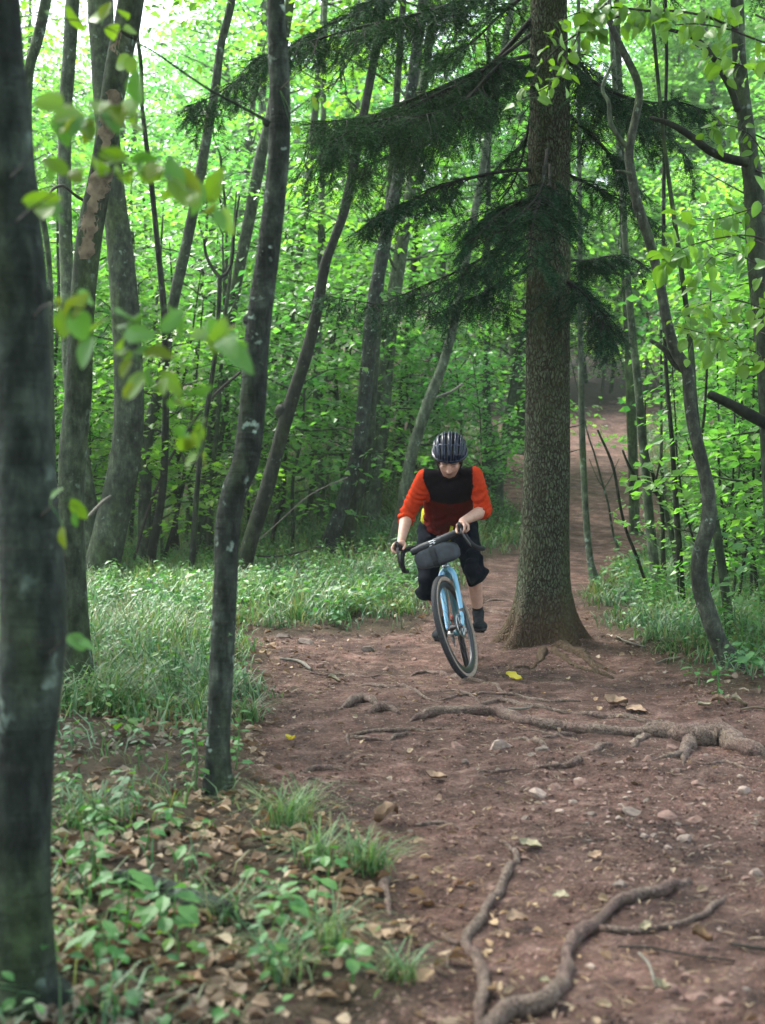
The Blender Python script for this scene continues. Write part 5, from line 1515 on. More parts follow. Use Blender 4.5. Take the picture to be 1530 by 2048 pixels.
# fallen slim poles and brushwood in the left wood
for pxs, Y, wd, lab in (([(560, 1190), (460, 1210)][:0] or [(480, 1110), (560, 1112), (640, 1093)], 17.5, 4, 'dark fallen pole lying in the grass behind the dark slanting trunk'),
                        ([(470, 1120), (540, 1060), (620, 990), (695, 955)], 17.2, 2.2, 'dry leafless branch leaning towards the twin grey stems'),
                        ([(290, 1185), (340, 1150), (388, 1110)], 16.8, 4, 'thin dark stick propped in the grass left of the dead Y sapling'),
                        ([(268, 1120), (300, 1010), (350, 900), (420, 800), (480, 745)], 17.8, 6, 'dark bare branch leaning across the trunks left of the lichen-spotted trunk'),
                        ([(175, 1035), (210, 1000), (240, 985)], 16.8, 7, 'broken pale branch wedged in the V of the pair'),
                        ([(90, 430), (100, 385), (125, 372), (150, 390), (168, 402)], 13.5, 6, 'whitish bent dead branch at the upper left'),
                        ([(940, 1150), (985, 1130), (1040, 1100)][:0] or [(1000, 1092), (1020, 1086), (1040, 1078)], 22, 5, 'pale pole lying in grass between stump and conifer'),
                        ([(858, 800), (885, 790), (905, 782), (925, 768)], 18.6, 5, 'pale broken branch above the helmet')):
    p = np.array([tuple(at(a, b, Y + .3 * q)) for q, (a, b) in enumerate(pxs)])
    tag(link('fallen_branch', MB().add(*sweep(p, wd / 2 * Y / FPX, 6, 20, trunk_disp(.15, 2))).mesh('fallen_branch', M['twig_pale'] if 'pale' in lab or 'white' in lab or 'grey' in lab else M['twig_dark'])), lab, 'branch')

# ---------------------------------------------------------------- plants one can point to
def leafy_plant(px, py, h, nl, leaf, lab, mat='leaf_cool', seed=0, spread=.5, name='leafy_plant', whorl=True, Y=None):
    rng = np.random.default_rng(900 + seed)
    g = on_ground(px, py) if Y is None else V((at(px, py, Y).x, Y, gz(at(px, py, Y).x, Y)))
    t = empty(name, g, lab, 'plant')
    top = np.array([g.x + rng.normal(0, .02), g.y, g.z + h])
    st = MB().add(*sweep([(g.x, g.y, g.z - .02), ((g.x + top[0]) / 2 + .008, g.y, g.z + h * .5), top], [.004, .003, .002], 6, 8))
    for k in range(nl):
        z = h * (.45 + .55 * (k + 1) / nl) if whorl else h * (k + 1) / nl
        a = k * 2.4 + rng.uniform(-.4, .4)
        b = np.array([g.x, g.y, g.z + z])
        ln = spread * leaf * rng.uniform(.5, 1.2)
        e = b + np.array([math.cos(a) * ln, math.sin(a) * ln, ln * .35])
        st.add(*sweep([b, (b + e) / 2 + [0, 0, .004], e], [.0018, .0015, .001], 4))
        v, f = place(LOBE if k % 3 == 0 else LEAF6, e[None], np.array([[math.cos(a), math.sin(a), -.25 + rng.normal(0, .15)]]), np.array([[rng.normal(0, .25), rng.normal(-.15, .25), 1.0]]), leaf * rng.uniform(.7, 1.2))
        link('leaf', mesh_np('leaf', v, f, M[mat], False), t)
    link('stem', st.mesh('stem', M['leaf_cool']), t)
    return t
leafy_plant(1437, 1405, .22, 9, .055, 'upright seedling with pale teal leaves in front of the crooked trunk', seed=1, whorl=False)
leafy_plant(1395, 1372, .10, 5, .07, 'low seedling with two broad pale leaves left of the upright seedling', seed=2)
leafy_plant(1505, 1360, .16, 9, .09, 'broad-leaved teal plant right of the foot of the crooked trunk', seed=3)
leafy_plant(692, 1225, .20, 12, .15, 'bright yellow-green rosette plant in the grass left of the cyclist', 'leaf_near', 4, .6)
leafy_plant(628, 1200, .12, 4, .08, 'small bright plant left of the yellow-green rosette', 'leaf_near', 5)
leafy_plant(250, 1480, .10, 7, .07, 'bright light green seedling left of the lichen-spotted trunk', 'leaf_near', 6)
leafy_plant(390, 1590, .26, 16, .05, 'bushy small-leaved plant hugging the left of the lichen-spotted foot', seed=7, whorl=False)
leafy_plant(470, 1540, .24, 14, .05, 'small-leaved plant hugging the right of the lichen-spotted foot', seed=8, whorl=False)
leafy_plant(330, 1370, .22, 7, .07, 'leafy stem in tall grass right of the torn bark trunk', 'leaf_near', 9)
leafy_plant(180, 1790, .16, 12, .06, 'teal nettle-like plant against the thick left trunk', seed=10)
leafy_plant(245, 1880, .18, 14, .07, 'teal leafy clump in front of the rotting log', seed=11)
leafy_plant(330, 1900, .15, 12, .07, 'second teal clump right of the first, below the log', seed=12)
leafy_plant(200, 1960, .16, 12, .07, 'teal clump near the bottom by the thick left trunk', seed=13)
leafy_plant(290, 1705, .10, 3, .075, 'seedling with pale bluish round leaves above the log', seed=14)
leafy_plant(375, 1745, .08, 3, .06, 'small pale seedling beside the orange-brown curled leaf', seed=15)
leafy_plant(650, 1770, .11, 5, .055, 'small light green seedling near the left path edge', seed=16)
leafy_plant(620, 1830, .10, 6, .06, 'leafy seedling low at the left path edge', seed=17)
leafy_plant(350, 1935, .08, 4, .07, 'bright green low plant at bottom left centre', 'leaf_near', 18)
leafy_plant(50, 1985, .16, 10, .075, 'bright plant in front of the foot of the thick left trunk', 'leaf_near', 19)
leafy_plant(560, 1900, .14, 9, .06, 'teal plant near the bottom beside the path', seed=20)
leafy_plant(700, 1985, .12, 8, .055, 'teal plant at the bottom edge beside the path', seed=21)
leafy_plant(1485, 1150, .42, 26, .085, 'big-leaved teal bush at the right edge below the stub bough', seed=22, spread=1.6, Y=9.6)
leafy_plant(1440, 1300, .95, 26, .085, 'tall leafy shoot behind the crooked trunk', 'leaf_cool', 23, 1.8, Y=10.8)
leafy_plant(1515, 1300, 1.0, 30, .09, 'tall teal-leaved shoot at the right edge', 'leaf_cool', 24, 1.8, Y=9.2)
leafy_plant(1300, 1225, .3, 16, .07, 'leafy plant at the foot of the green-grey straight trunk', 'leaf', 25, 1.2)

def grass_tuft(px, py, n, h, lab, seed, mat='grass'):
    rng = np.random.default_rng(seed)
    g = on_ground(px, py)
    x = g.x + rng.normal(0, .03, n); y = g.y + rng.normal(0, .03, n)
    az = rng.uniform(0, 6.28, n)
    v, f = blades(rng, x, y, h * rng.uniform(.6, 1.2, n), np.full(n, .0024), rng.uniform(.6, 1.25, n), az)
    tag(link('grass_tuft', mesh_np('grass_tuft', v, f, M[mat], False)), lab, 'grass tuft')
for k, a in enumerate([(735, 1745, 150, .20, 'dense dark green grass tuft at the left path edge'), (640, 1740, 90, .24, 'arching grass tuft between trunk foot and path edge'), (565, 1660, 90, .26, 'fine pale grass tuft spilling onto the path'),
                       (600, 1640, 60, .24, 'thin blue-green grass tuft right of the lichen-spotted foot'), (500, 1440, 70, .22, 'grass tuft leaning over the dirt right of the lichen-spotted trunk'), (210, 1430, 90, .42, 'tall grass tuft between the torn bark trunk and the dirt'),
                       (560, 1960, 60, .22, 'blue-green broad grass tuft at the bottom'), (660, 1900, 70, .22, 'blue-green grass tuft just above the bottom tuft'), (400, 1420, 80, .28, 'grass tuft touching the left of the lichen-spotted trunk'),
                       (190, 1660, 70, .22, 'grass tuft right of the thick left trunk'), (450, 1850, 60, .2, 'grass tuft at the end of the rotting log'), (800, 1960, 50, .15, 'last grass tuft at the bottom edge of the path')]):
    grass_tuft(*a, seed=60 + k)
# ---------------------------------------------------------------- leafy twigs that hang close to the camera (parts of the trees they grow on)
def find(lab):
    return [o for o in scene.objects if o.get('label', '').startswith(lab)][0]
def oval(n=9, wmax=.30, fold=.14, curl=.20):
    v, k = [], 5
    for i in range(n):
        u = i / (n - 1)
        wd = wmax * math.sin(math.pi * u ** .85) ** .75 + .004
        for j in range(k):
            t = j / (k - 1) * 2 - 1
            v.append((u, t * wd, fold * abs(t) * wd * 2 - curl * u * u + .02 * math.sin(9 * u + 4 * t)))
    i, j = np.meshgrid(np.arange(n - 1), np.arange(k - 1), indexing='ij')
    q = np.stack([i * k + j, (i + 1) * k + j, (i + 1) * k + j + 1, i * k + j + 1], -1).reshape(-1, 4)
    return np.array(v), q
OV = oval()
leaf_meshes = {m: mesh_np('leaf', OV[0], OV[1], M[m], True) for m in ('leaf_near', 'leaf_cool', 'leaf')}
M['leaf_near2'] = leaf_mat('olive_leaf', [(0.10, 0.18, 0.02), (0.13, 0.20, 0.02)], 0.5, (1.4, 1.3, 0.4), 0.4, 0.5)
leaf_meshes['leaf_near2'] = mesh_np('leaf', OV[0], OV[1], M['leaf_near2'], True)

def leafy_twig(tree, line, Y, leaves, size, seed, wd=4, mat='twig_dark', root=None, kinds=('leaf_near', 'leaf_near', 'leaf_near2', 'leaf_cool'), face=.75):
    """line: pixel polyline of the twig; leaves: list of (px, py) leaf middles; leaf size in px"""
    rng = np.random.default_rng(seed)
    p = np.array([tuple(at(a, b, Y + .04 * rng.normal())) for a, b in line])
    if tree is T1 and line[0][0] < 130:      # grow out of the trunk itself
        p = np.vstack([at(max(20, line[0][0] - 30), line[0][1] + 25, 3.38), p])
    if tree is TE and line[0][0] > 1500:
        p = np.vstack([at(1512, line[0][1] - 60, 9.75), at(1570, line[0][1] - 30, (Y + 9.75) / 2), p])
    r = np.linspace(wd, wd * .4, len(p)) / 2 * Y / FPX
    br = link('branch', MB().add(*sweep(p, r, 7, len(p) * 6, trunk_disp(.1, seed))).mesh('branch', M[mat]), tree)
    dense = cat_rom(p, 60)
    stalks = MB()
    leaves = list(leaves) + [(a + rng.normal(0, 16), b + rng.normal(0, 14)) for a, b in (leaves if Y < 3.5 and len(leaves) > 4 else [])]
    if Y > 6.5: leaves = leaves + [(a + rng.normal(0, 18), b + rng.normal(0, 16)) for a, b in leaves]
    for (a, b) in leaves:
        yy = Y + rng.normal(0, .07)
        m = np.array(at(a, b, yy))
        k = np.argmin(np.linalg.norm(dense - m, axis=1))
        s = size * (1.08 if Y < 5 else 0.75) * rng.uniform(.7, 1.3) * yy / FPX
        d = m - dense[k]
        d = d / max(np.linalg.norm(d), 1e-3) + rng.normal(0, .35, 3)
        d[2] -= .25
        d /= np.linalg.norm(d)
        base = m - d * s * .5
        stalks.add(*sweep([dense[k], (dense[k] + base) / 2 + [0, 0, .004], base], [.0012, .001, .0009], 4, cap=False))
        nrm = np.array([rng.normal(0, .4), -face + rng.normal(0, .4), .55 + rng.normal(0, .4)])
        yv = np.cross(nrm, d); yv /= np.linalg.norm(yv)
        z = np.cross(d, yv)
        kd = kinds[int(rng.integers(len(kinds)))]
        o = link('leaf', leaf_meshes[kd], br, (0, 0, 0))
        w_ = s * rng.uniform(.7, 1.25)
        mw = Matrix(((d[0] * s, yv[0] * w_, z[0] * s, base[0]), (d[1] * s, yv[1] * w_, z[1] * s, base[1]), (d[2] * s, yv[2] * w_, z[2] * s, base[2]), (0, 0, 0, 1)))
        o.matrix_parent_inverse = Matrix.Translation(-WORLD_LOC(br))
        o.matrix_basis = mw
    link('stalks', stalks.mesh('stalks', M['leaf_cool']), br)['kind'] = 'stuff'
    return br

T1 = T2 = TE = None
T1 = find('thick dark grey trunk close by')
T2 = find('slim dark trunk with pale lichen')
T3 = find('grey trunk with torn')
TE = find('grey trunk with heavy dark boughs')
leafy_twig(T1, [(45, 330), (100, 270), (170, 245), (250, 235), (300, 240)], 2.75, [(100, 205), (130, 225), (150, 250), (125, 260), (200, 215), (215, 240), (235, 225), (180, 262), (270, 235), (255, 215)], 56, 1)
leafy_twig(T1, [(60, 420), (140, 370), (230, 350), (320, 350), (400, 380), (445, 425)], 2.8, [(110, 330), (150, 350), (200, 330), (225, 310), (245, 350), (280, 325), (305, 350), (335, 345), (350, 375), (370, 365), (395, 395), (415, 420), (440, 440), (90, 420), (85, 400)], 60, 2)
leafy_twig(T1, [(95, 610), (170, 620), (250, 640), (330, 665), (400, 680), (470, 695)], 2.8, [(160, 650), (185, 655), (170, 600), (262, 640), (275, 668), (345, 640), (400, 668), (455, 655), (430, 680), (455, 690), (120, 615), (480, 700)], 66, 3, kinds=('leaf_near', 'leaf_near2', 'leaf_cool', 'leaf_cool'))
leafy_twig(T1, [(250, 640), (285, 720), (340, 790), (385, 840), (410, 900)], 2.85, [(240, 700), (250, 735), (295, 755), (290, 700), (345, 800), (365, 805), (325, 770), (372, 870), (380, 885), (400, 850), (410, 920), (270, 770)], 50, 4)
leafy_twig(T1, [(108, 1010), (130, 1005), (155, 1015)], 3.1, [(112, 985), (158, 1020), (150, 1040), (125, 1075)], 44, 5)
leafy_twig(T1, [(118, 1290), (140, 1275), (165, 1282)], 3.1, [(153, 1282), (176, 1290)], 40, 6, kinds=('leaf_cool',))
leafy_twig(T1, [(40, 60), (110, 40), (180, 45), (240, 70), (270, 110)], 3.9, [(100, 25), (150, 40), (190, 35), (245, 25), (225, 60), (262, 60), (245, 125), (262, 130), (210, 20)], 46, 7)
leafy_twig(T2, [(540, 245), (480, 212), (420, 180), (360, 140), (310, 105), (272, 85)], 5.55, [(372, 100), (330, 90), (300, 60), (400, 140), (440, 175)], 26, 8, wd=7, mat='bark_near')
leafy_twig(T2, [(560, 180), (590, 150), (620, 120), (640, 60)], 5.4, [(597, 45), (613, 28), (605, 60), (628, 200), (622, 215), (595, 260), (600, 305), (630, 210)], 28, 9, wd=3)
leafy_twig(T2, [(448, 1285), (455, 1275), (460, 1272)], 5.5, [(461, 1268)], 22, 10, wd=2, kinds=('leaf_cool',))
# bright sprays at the top right, reaching in front of the conifer
rng = np.random.default_rng(3)
def along(line, n, spread, seed):
    rng = np.random.default_rng(seed)
    c = cat_rom(np.array([(a, b, 0.) for a, b in line]), 80)
    k = rng.integers(6, 80, n)
    return [(c[i][0] + rng.normal(0, spread), c[i][1] + rng.normal(0, spread) + spread * .4) for i in k]
for q, (line, Y, n, sprd, sz, wd) in enumerate((
        ([(1475, 60), (1400, 30), (1300, 22), (1200, 45), (1130, 85), (1085, 130), (1060, 180)], 7.2, 44, 17, 44, 6),
        ([(1300, 22), (1220, 15), (1160, 25), (1110, 45)], 7.1, 20, 15, 42, 5),
        ([(1160, 60), (1130, 130), (1100, 170), (1050, 195), (1030, 205)], 7.1, 16, 12, 38, 4),
        ([(1545, 90), (1470, 62), (1400, 48), (1350, 50)], 7.0, 16, 26, 42, 6),
        ([(1545, 150), (1500, 135), (1440, 120), (1390, 90)], 7.3, 14, 22, 40, 5),
        ([(1545, 480), (1490, 470), (1420, 480), (1360, 500), (1330, 530)], 7.8, 22, 24, 44, 5),
        ([(1545, 540), (1500, 520), (1440, 505), (1400, 540)], 7.6, 14, 22, 44, 4),
        ([(1545, 400), (1480, 425), (1420, 440), (1370, 430)], 8.2, 14, 22, 38, 4),
        ([(1545, 720), (1480, 690), (1400, 665), (1340, 650)], 8.6, 30, 26, 34, 4),
        ([(1545, 620), (1470, 600), (1400, 610), (1350, 640)], 8.8, 26, 24, 34, 4),
        ([(1545, 330), (1500, 270), (1450, 250), (1400, 260)], 9.2, 16, 26, 32, 4))):
    leafy_twig(TE, line, Y, along(line, n, sprd, 70 + q), sz, 40 + q, wd=wd, kinds=('leaf_near', 'leaf', 'leaf_near'), face=.45)
# ---------------------------------------------------------------- the bicycle, leaning into a turn on the crest
rc = V((0.612, 10.25, 0)); rc.z = gz(rc.x, rc.y) - .010
fc = V((0.548, 9.12, 0)); fc.z = gz(fc.x, fc.y) - .016
Fw = (fc - rc).normalized()
U0 = (V((0, 0, 1)) - Fw * Fw.z).normalized()
L0 = U0.cross(Fw).normalized()
LEAN = R(11.3)
Uw = U0 * math.cos(LEAN) - L0 * math.sin(LEAN)
Lw = L0 * math.cos(LEAN) + U0 * math.sin(LEAN)
BM = Matrix(((Fw.x, Lw.x, Uw.x, rc.x), (Fw.y, Lw.y, Uw.y, rc.y), (Fw.z, Lw.z, Uw.z, rc.z), (0, 0, 0, 1)))
TR = 0.350                                   # tyre radius
AXF = V((1.04, 0, TR)); AXR = V((0, 0, TR))
aax = V((-math.cos(R(71)), 0, math.sin(R(71))))
nfw = V((math.sin(R(71)), 0, math.cos(R(71))))
P0 = AXF - nfw * 0.047
STEER = R(-17)
SM = Matrix.Translation(P0) @ Matrix.Rotation(STEER, 4, aax) @ Matrix.Translation(-P0)
def bw(p): return BM @ V(p)
def sw(p): return BM @ (SM @ V(p))
def xf(Mx, v):
    m = np.array(Mx)
    return np.asarray(v) @ m[:3, :3].T + m[:3, 3]
BMS = BM @ SM

M['frame_blue'] = plain('pale_blue_paint', (0.20, 0.44, 0.62), 0.3, .6, coat=.6)
M['frame_teal'] = plain('dark_teal_paint', (0.035, 0.16, 0.19), 0.3, .6, coat=.6)
M['rubber'] = plain('black_rubber', (0.035, 0.035, 0.038), 0.75, .3, var=.3, vs_=90)
M['sidewall'] = plain('dusty_tan_sidewall', (0.30, 0.235, 0.18), 0.8, .3, var=.25, vs_=60)
M['rim'] = plain('black_rim', (0.02, 0.021, 0.024), 0.35, .5)
M['metal'] = plain('worn_metal', (0.50, 0.50, 0.50), 0.3, .5, 1.0)
M['steel_dark'] = plain('dark_steel', (0.09, 0.085, 0.085), 0.4, .5, .8)
M['black_plastic'] = plain('black_plastic', (0.018, 0.018, 0.02), 0.35, .5)
M['tape'] = plain('bar_tape', (0.016, 0.016, 0.018), 0.7, .3, var=.3, vs_=120)
M['red_anod'] = plain('red_metal', (0.35, 0.02, 0.02), 0.35, .5, .8)
M['bag'] = plain('slate_bag_cloth', (0.036, 0.043, 0.052), 0.55, .4, var=.35, vs_=26, bump=.004)
M['bag_dark'] = plain('dark_bag_cloth', (0.016, 0.019, 0.024), 0.6, .35, var=.3, vs_=30, bump=.004)
M['white_print'] = plain('white_print', (0.75, 0.76, 0.78), 0.5, .3)

bike = empty('bicycle', rc, 'pale blue gravel bicycle with dropped handlebars leaning over the crest of the path', 'bicycle')
def bpart(name, mb, mats, steer=False, parent=None, smooth=True, Mx=None):
    me = mb.mesh(name, mats, smooth)
    me.transform(Mx if Mx is not None else (BMS if steer else BM))
    return link(name, me, parent or bike)

def ring(c, R_, prof, seg=72):
    """body of revolution about the y axis: prof = [(radius offset, y)] closed"""
    prof = np.array(prof)
    k = len(prof)
    a = np.linspace(0, 2 * np.pi, seg, endpoint=False)
    v = np.stack([c[0] + (R_ + prof[None, :, 0]) * np.cos(a)[:, None], c[1] + np.broadcast_to(prof[:, 1], (seg, k)), c[2] + (R_ + prof[None, :, 0]) * np.sin(a)[:, None]], -1).reshape(-1, 3)
    i, j = np.meshgrid(np.arange(seg), np.arange(k), indexing='ij')
    i2, j2 = (i + 1) % seg, (j + 1) % k
    return v, np.stack([i * k + j, i2 * k + j, i2 * k + j2, i * k + j2], -1).reshape(-1, 4)

def wheel(ax, steer, rotor):
    wh = None
    w_ = .0215
    tread = [(w_ * math.cos(t) - .0, w_ * math.sin(t)) for t in np.linspace(-1.15, 1.15, 11)]
    tread += [(w_ * .9 * math.cos(t), w_ * .9 * math.sin(t)) for t in np.linspace(1.15, -1.15, 7)]
    Rc = TR - w_
    v, q = ring(ax, Rc, tread, 96)
    # knobs: fine blocks proud of the tread
    kn = MB(); kn.add(v, [q])
    for row, off in ((-.75, 0), (-.38, .5), (0, 0), (.38, .5), (.75, 0)):
        n = 84
        a = (np.arange(n) + off) / n * 2 * np.pi
        for aa in a:
            rr = Rc + w_ * math.cos(row)
            c = np.array([ax[0] + rr * math.cos(aa), ax[1] + w_ * math.sin(row), ax[2] + rr * math.sin(aa)])
            er = np.array([math.cos(aa) * math.cos(row), math.sin(row), math.sin(aa) * math.cos(row)])
            et = np.array([-math.sin(aa), 0, math.cos(aa)])
            ey = np.cross(er, et)
            kn.add(*box(c + er * .0006, (.0035, .0125, .0062), np.stack([er, et, ey], 1)))
    wh = bpart('wheel', MB().add(*ring(ax, Rc - .036, [(.016, -.012), (.016, .012), (.008, .0135), (-.020, .0115), (-.024, 0), (-.020, -.0115), (.008, -.0135)], 96)), M['rim'], steer)
    bpart('tyre', kn, M['rubber'], steer, wh, False)
    for s in (-1, 1):
        prof = [(w_ * math.cos(t) , s * w_ * math.sin(t)) for t in np.linspace(1.1, 2.6, 8)] + [(w_ * .85 * math.cos(t), s * w_ * .85 * math.sin(t)) for t in np.linspace(2.6, 1.1, 5)]
        bpart('sidewall', MB().add(*ring(ax, Rc, prof, 96)), M['sidewall'], steer, wh)
    hub = MB()
    yy = .05 if steer else .065
    hub.add(*sweep([(ax[0], -yy, ax[2]), (ax[0], -.034, ax[2]), (ax[0], -.030, ax[2]), (ax[0], 0, ax[2]), (ax[0], .030, ax[2]), (ax[0], .034, ax[2]), (ax[0], yy, ax[2])], [.010, .010, .024, .012, .024, .010, .010], 16))
    bpart('hub', hub, M['steel_dark'], steer, wh)
    sp_ = MB()
    for k in range(28):
        a = k / 28 * 2 * math.pi
        s = 1 if k % 2 else -1
        b = a + (.7 if (k // 2) % 2 else -.7)
        p1 = (ax[0] + .022 * math.cos(b), s * .030, ax[2] + .022 * math.sin(b))
        p2 = (ax[0] + (Rc - .056) * math.cos(a), 0, ax[2] + (Rc - .056) * math.sin(a))
        sp_.add(*sweep([p1, p2], .0011, 4, cap=False))
    bpart('spokes', sp_, M['steel_dark'], steer, wh)
    rt = MB()
    v, q = ring((ax[0], rotor, ax[2]), .070, [(.010, -.001), (.010, .001), (-.006, .001), (-.006, -.001)], 40)
    rt.add(v, [q])
    for k in range(6):
        a = k / 6 * 2 * math.pi
        rt.add(*sweep([(ax[0] + .02 * math.cos(a), rotor, ax[2] + .02 * math.sin(a)), (ax[0] + .066 * math.cos(a + .4), rotor, ax[2] + .066 * math.sin(a + .4))], .0025, 4, cap=False))
    bpart('disc_rotor', rt, M['metal'], steer, wh)
    return wh
wheel(AXF, True, .040)
wheel(AXR, False, .040)

# fork
def along_ax(h, fwd=0.0, y=0.0): return P0 + aax * h + nfw * fwd + V((0, y, 0))
fork = MB()
for s in (-1, 1):
    top = along_ax(.385, .0, s * .030)
    fork.add(*sweep([along_ax(.415, 0, s * .012), along_ax(.395, .004, s * .034), along_ax(.345, .006, s * .050), along_ax(.2, .012, s * .054), along_ax(.07, .028, s * .056), AXF + V((0, s * .054, 0))], [.019, .019, .0175, .0165, .0135, .010], 14, 30, squash=None))
bpart('fork', fork, M['frame_blue'], True)
cr = MB().add(*sweep([along_ax(.40), along_ax(.43)], [.024, .026], 18))
bpart('fork_crown', cr, M['frame_teal'], True)
bpart('brake_caliper', MB().add(*box(AXF + V((-.055, .062, .075)), (.028, .026, .065))).add(*box(AXF + V((-.045, .056, .04)), (.02, .012, .05))), M['steel_dark'], True)
# frame
HT0, HT1 = along_ax(.432), along_ax(.575)
BB = V((.425, 0, .278))
ST = V((.425 - .165, 0, .278 + .50))
fr = MB()
fr.add(*sweep([HT0, along_ax(.50), HT1], [.0255, .0225, .0245], 18, 9), 0)
fr.add(*sweep([HT0 + aax * .03, BB], [.021, .022], 14, 6))
fr.add(*sweep([HT1 - aax * .03, ST], [.017, .015], 14, 6))
fr.add(*sweep([BB, ST + (ST - BB) * .04], [.017, .0155], 14, 6))
for s in (-1, 1):
    fr.add(*sweep([BB + V((-.02, s * .03, 0)), V((.2, s * .045, .30)), AXR + V((.01, s * .062, 0))], [.012, .010, .008], 10, 10))
    fr.add(*sweep([ST + V((0, s * .012, -.02)), V((.13, s * .040, .57)), AXR + V((.01, s * .062, .012))], [.008, .008, .007], 10, 10))
fr.add(*sweep([BB + V((0, -.036, 0)), BB + V((0, .036, 0))], .023, 16))
bpart('frame', fr, M['frame_teal'])
bpart('lower_headset_ring', MB().add(*sweep([HT0 - aax * .003, HT0 + aax * .008], .027, 18)), M['metal'])
bpart('upper_headset_ring', MB().add(*sweep([HT1, HT1 + aax * .018], [.026, .019], 18)), M['metal'])
sd_m = MB()
sd_m.add(*sweep([ST, ST + (ST - BB).normalized() * .19], .0136, 12))
bpart('seat_post', sd_m, M['black_plastic'])
sc_ = ST + (ST - BB).normalized() * .20 + V((.02, 0, .01))
v = []
nu, nv = 16, 9
for i in range(nu):
    u = i / (nu - 1)
    wd = .068 * (1 - sstep(.25, .65, np.array([u]))[0]) + .021
    for j in range(nv):
        t = j / (nv - 1) * 2 - 1
        v.append((-.13 + .27 * u, t * wd, .022 * (1 - t * t) - .035 * abs(t) ** 3 + .012 * (u - .5) ** 2 * 4))
v = np.array(v) + np.array(sc_)
i, j = np.meshgrid(np.arange(nu - 1), np.arange(nv - 1), indexing='ij')
q = np.stack([i * nv + j, (i + 1) * nv + j, (i + 1) * nv + j + 1, i * nv + j + 1], -1).reshape(-1, 4)
o = bpart('saddle', MB().add(v, [q]).add(v - [0, 0, .02], [q[:, ::-1]]), M['black_plastic'])
# drivetrain
cs = MB()
for k in range(9):
    rr = .028 + .0045 * k
    v, q = ring((AXR.x, -.050 + .0042 * k * 1.0 - .0, AXR.z), rr, [(0, -.0009), (0, .0009), (-.012, .0009), (-.012, -.0009)], 30)
    cs.add(v, [q])
bpart('cassette', cs, M['red_anod'])
v, q = ring((BB.x, -.052, BB.z), .088, [(0, -.0015), (0, .0015), (-.014, .0015), (-.014, -.0015)], 44)
cm = MB().add(v, [q])
for k in range(4):
    a = k * math.pi / 2 + .6
    cm.add(*sweep([(BB.x, -.054, BB.z), (BB.x + .078 * math.cos(a), -.052, BB.z + .078 * math.sin(a))], [.010, .006], 8))
bpart('chainring', cm, M['steel_dark'])
CA = R(3)
ped = {}
for s in (-1, 1):      # +1 is the rider's left foot, forward
    tip = BB + V((s * .172 * math.cos(CA), s * .078, s * .172 * math.sin(CA)))
    cm = MB().add(*sweep([BB + V((0, s * .066, 0)), (BB + tip) / 2 + V((0, s * .036, 0)), tip], [.017, .013, .011], 12, 10))
    cm.add(*sweep([BB + V((0, s * .04, 0)), BB + V((0, s * .075, 0))], .020, 14))
    bpart('crank', cm, M['metal'])
    pc = tip + V((0, s * .060, 0))
    ped[s] = pc
    pm_ = MB().add(*box(pc, (.095, .012, .014)))
    for dy in (-.044, .044): pm_.add(*box(pc + V((0, dy, 0)), (.092, .010, .018)))
    for dx in (-.042, 0, .042): pm_.add(*box(pc + V((dx, 0, 0)), (.012, .09, .012)))
    pm_.add(*sweep([tip, pc + V((0, s * .04, 0))], .007, 10))
    bpart('pedal', pm_, M['black_plastic'], smooth=False)
ch = MB()
a0, a1 = V((BB.x, -.052, BB.z + .088)), V((AXR.x, -.052, AXR.z + .045))
ch.add(*sweep([a0, a1], .0035, 6)); ch.add(*sweep([V((BB.x, -.052, BB.z - .088)), V((.06, -.052, TR - .15)), V((.03, -.052, TR - .10)), V((.04, -.052, TR - .04))], .0035, 6, 20))
bpart('chain', ch, M['steel_dark'])
dr = MB().add(*box(V((.02, -.068, TR - .05)), (.035, .022, .05))).add(*box(V((.045, -.062, TR - .11)), (.02, .014, .095)))
for z in (-.075, -.150): 
    v, q = ring((.045, -.055, TR + z), .018, [(0, -.004), (0, .004), (-.014, .004), (-.014, -.004)], 20); dr.add(v, [q])
bpart('derailleur', dr, M['steel_dark'])

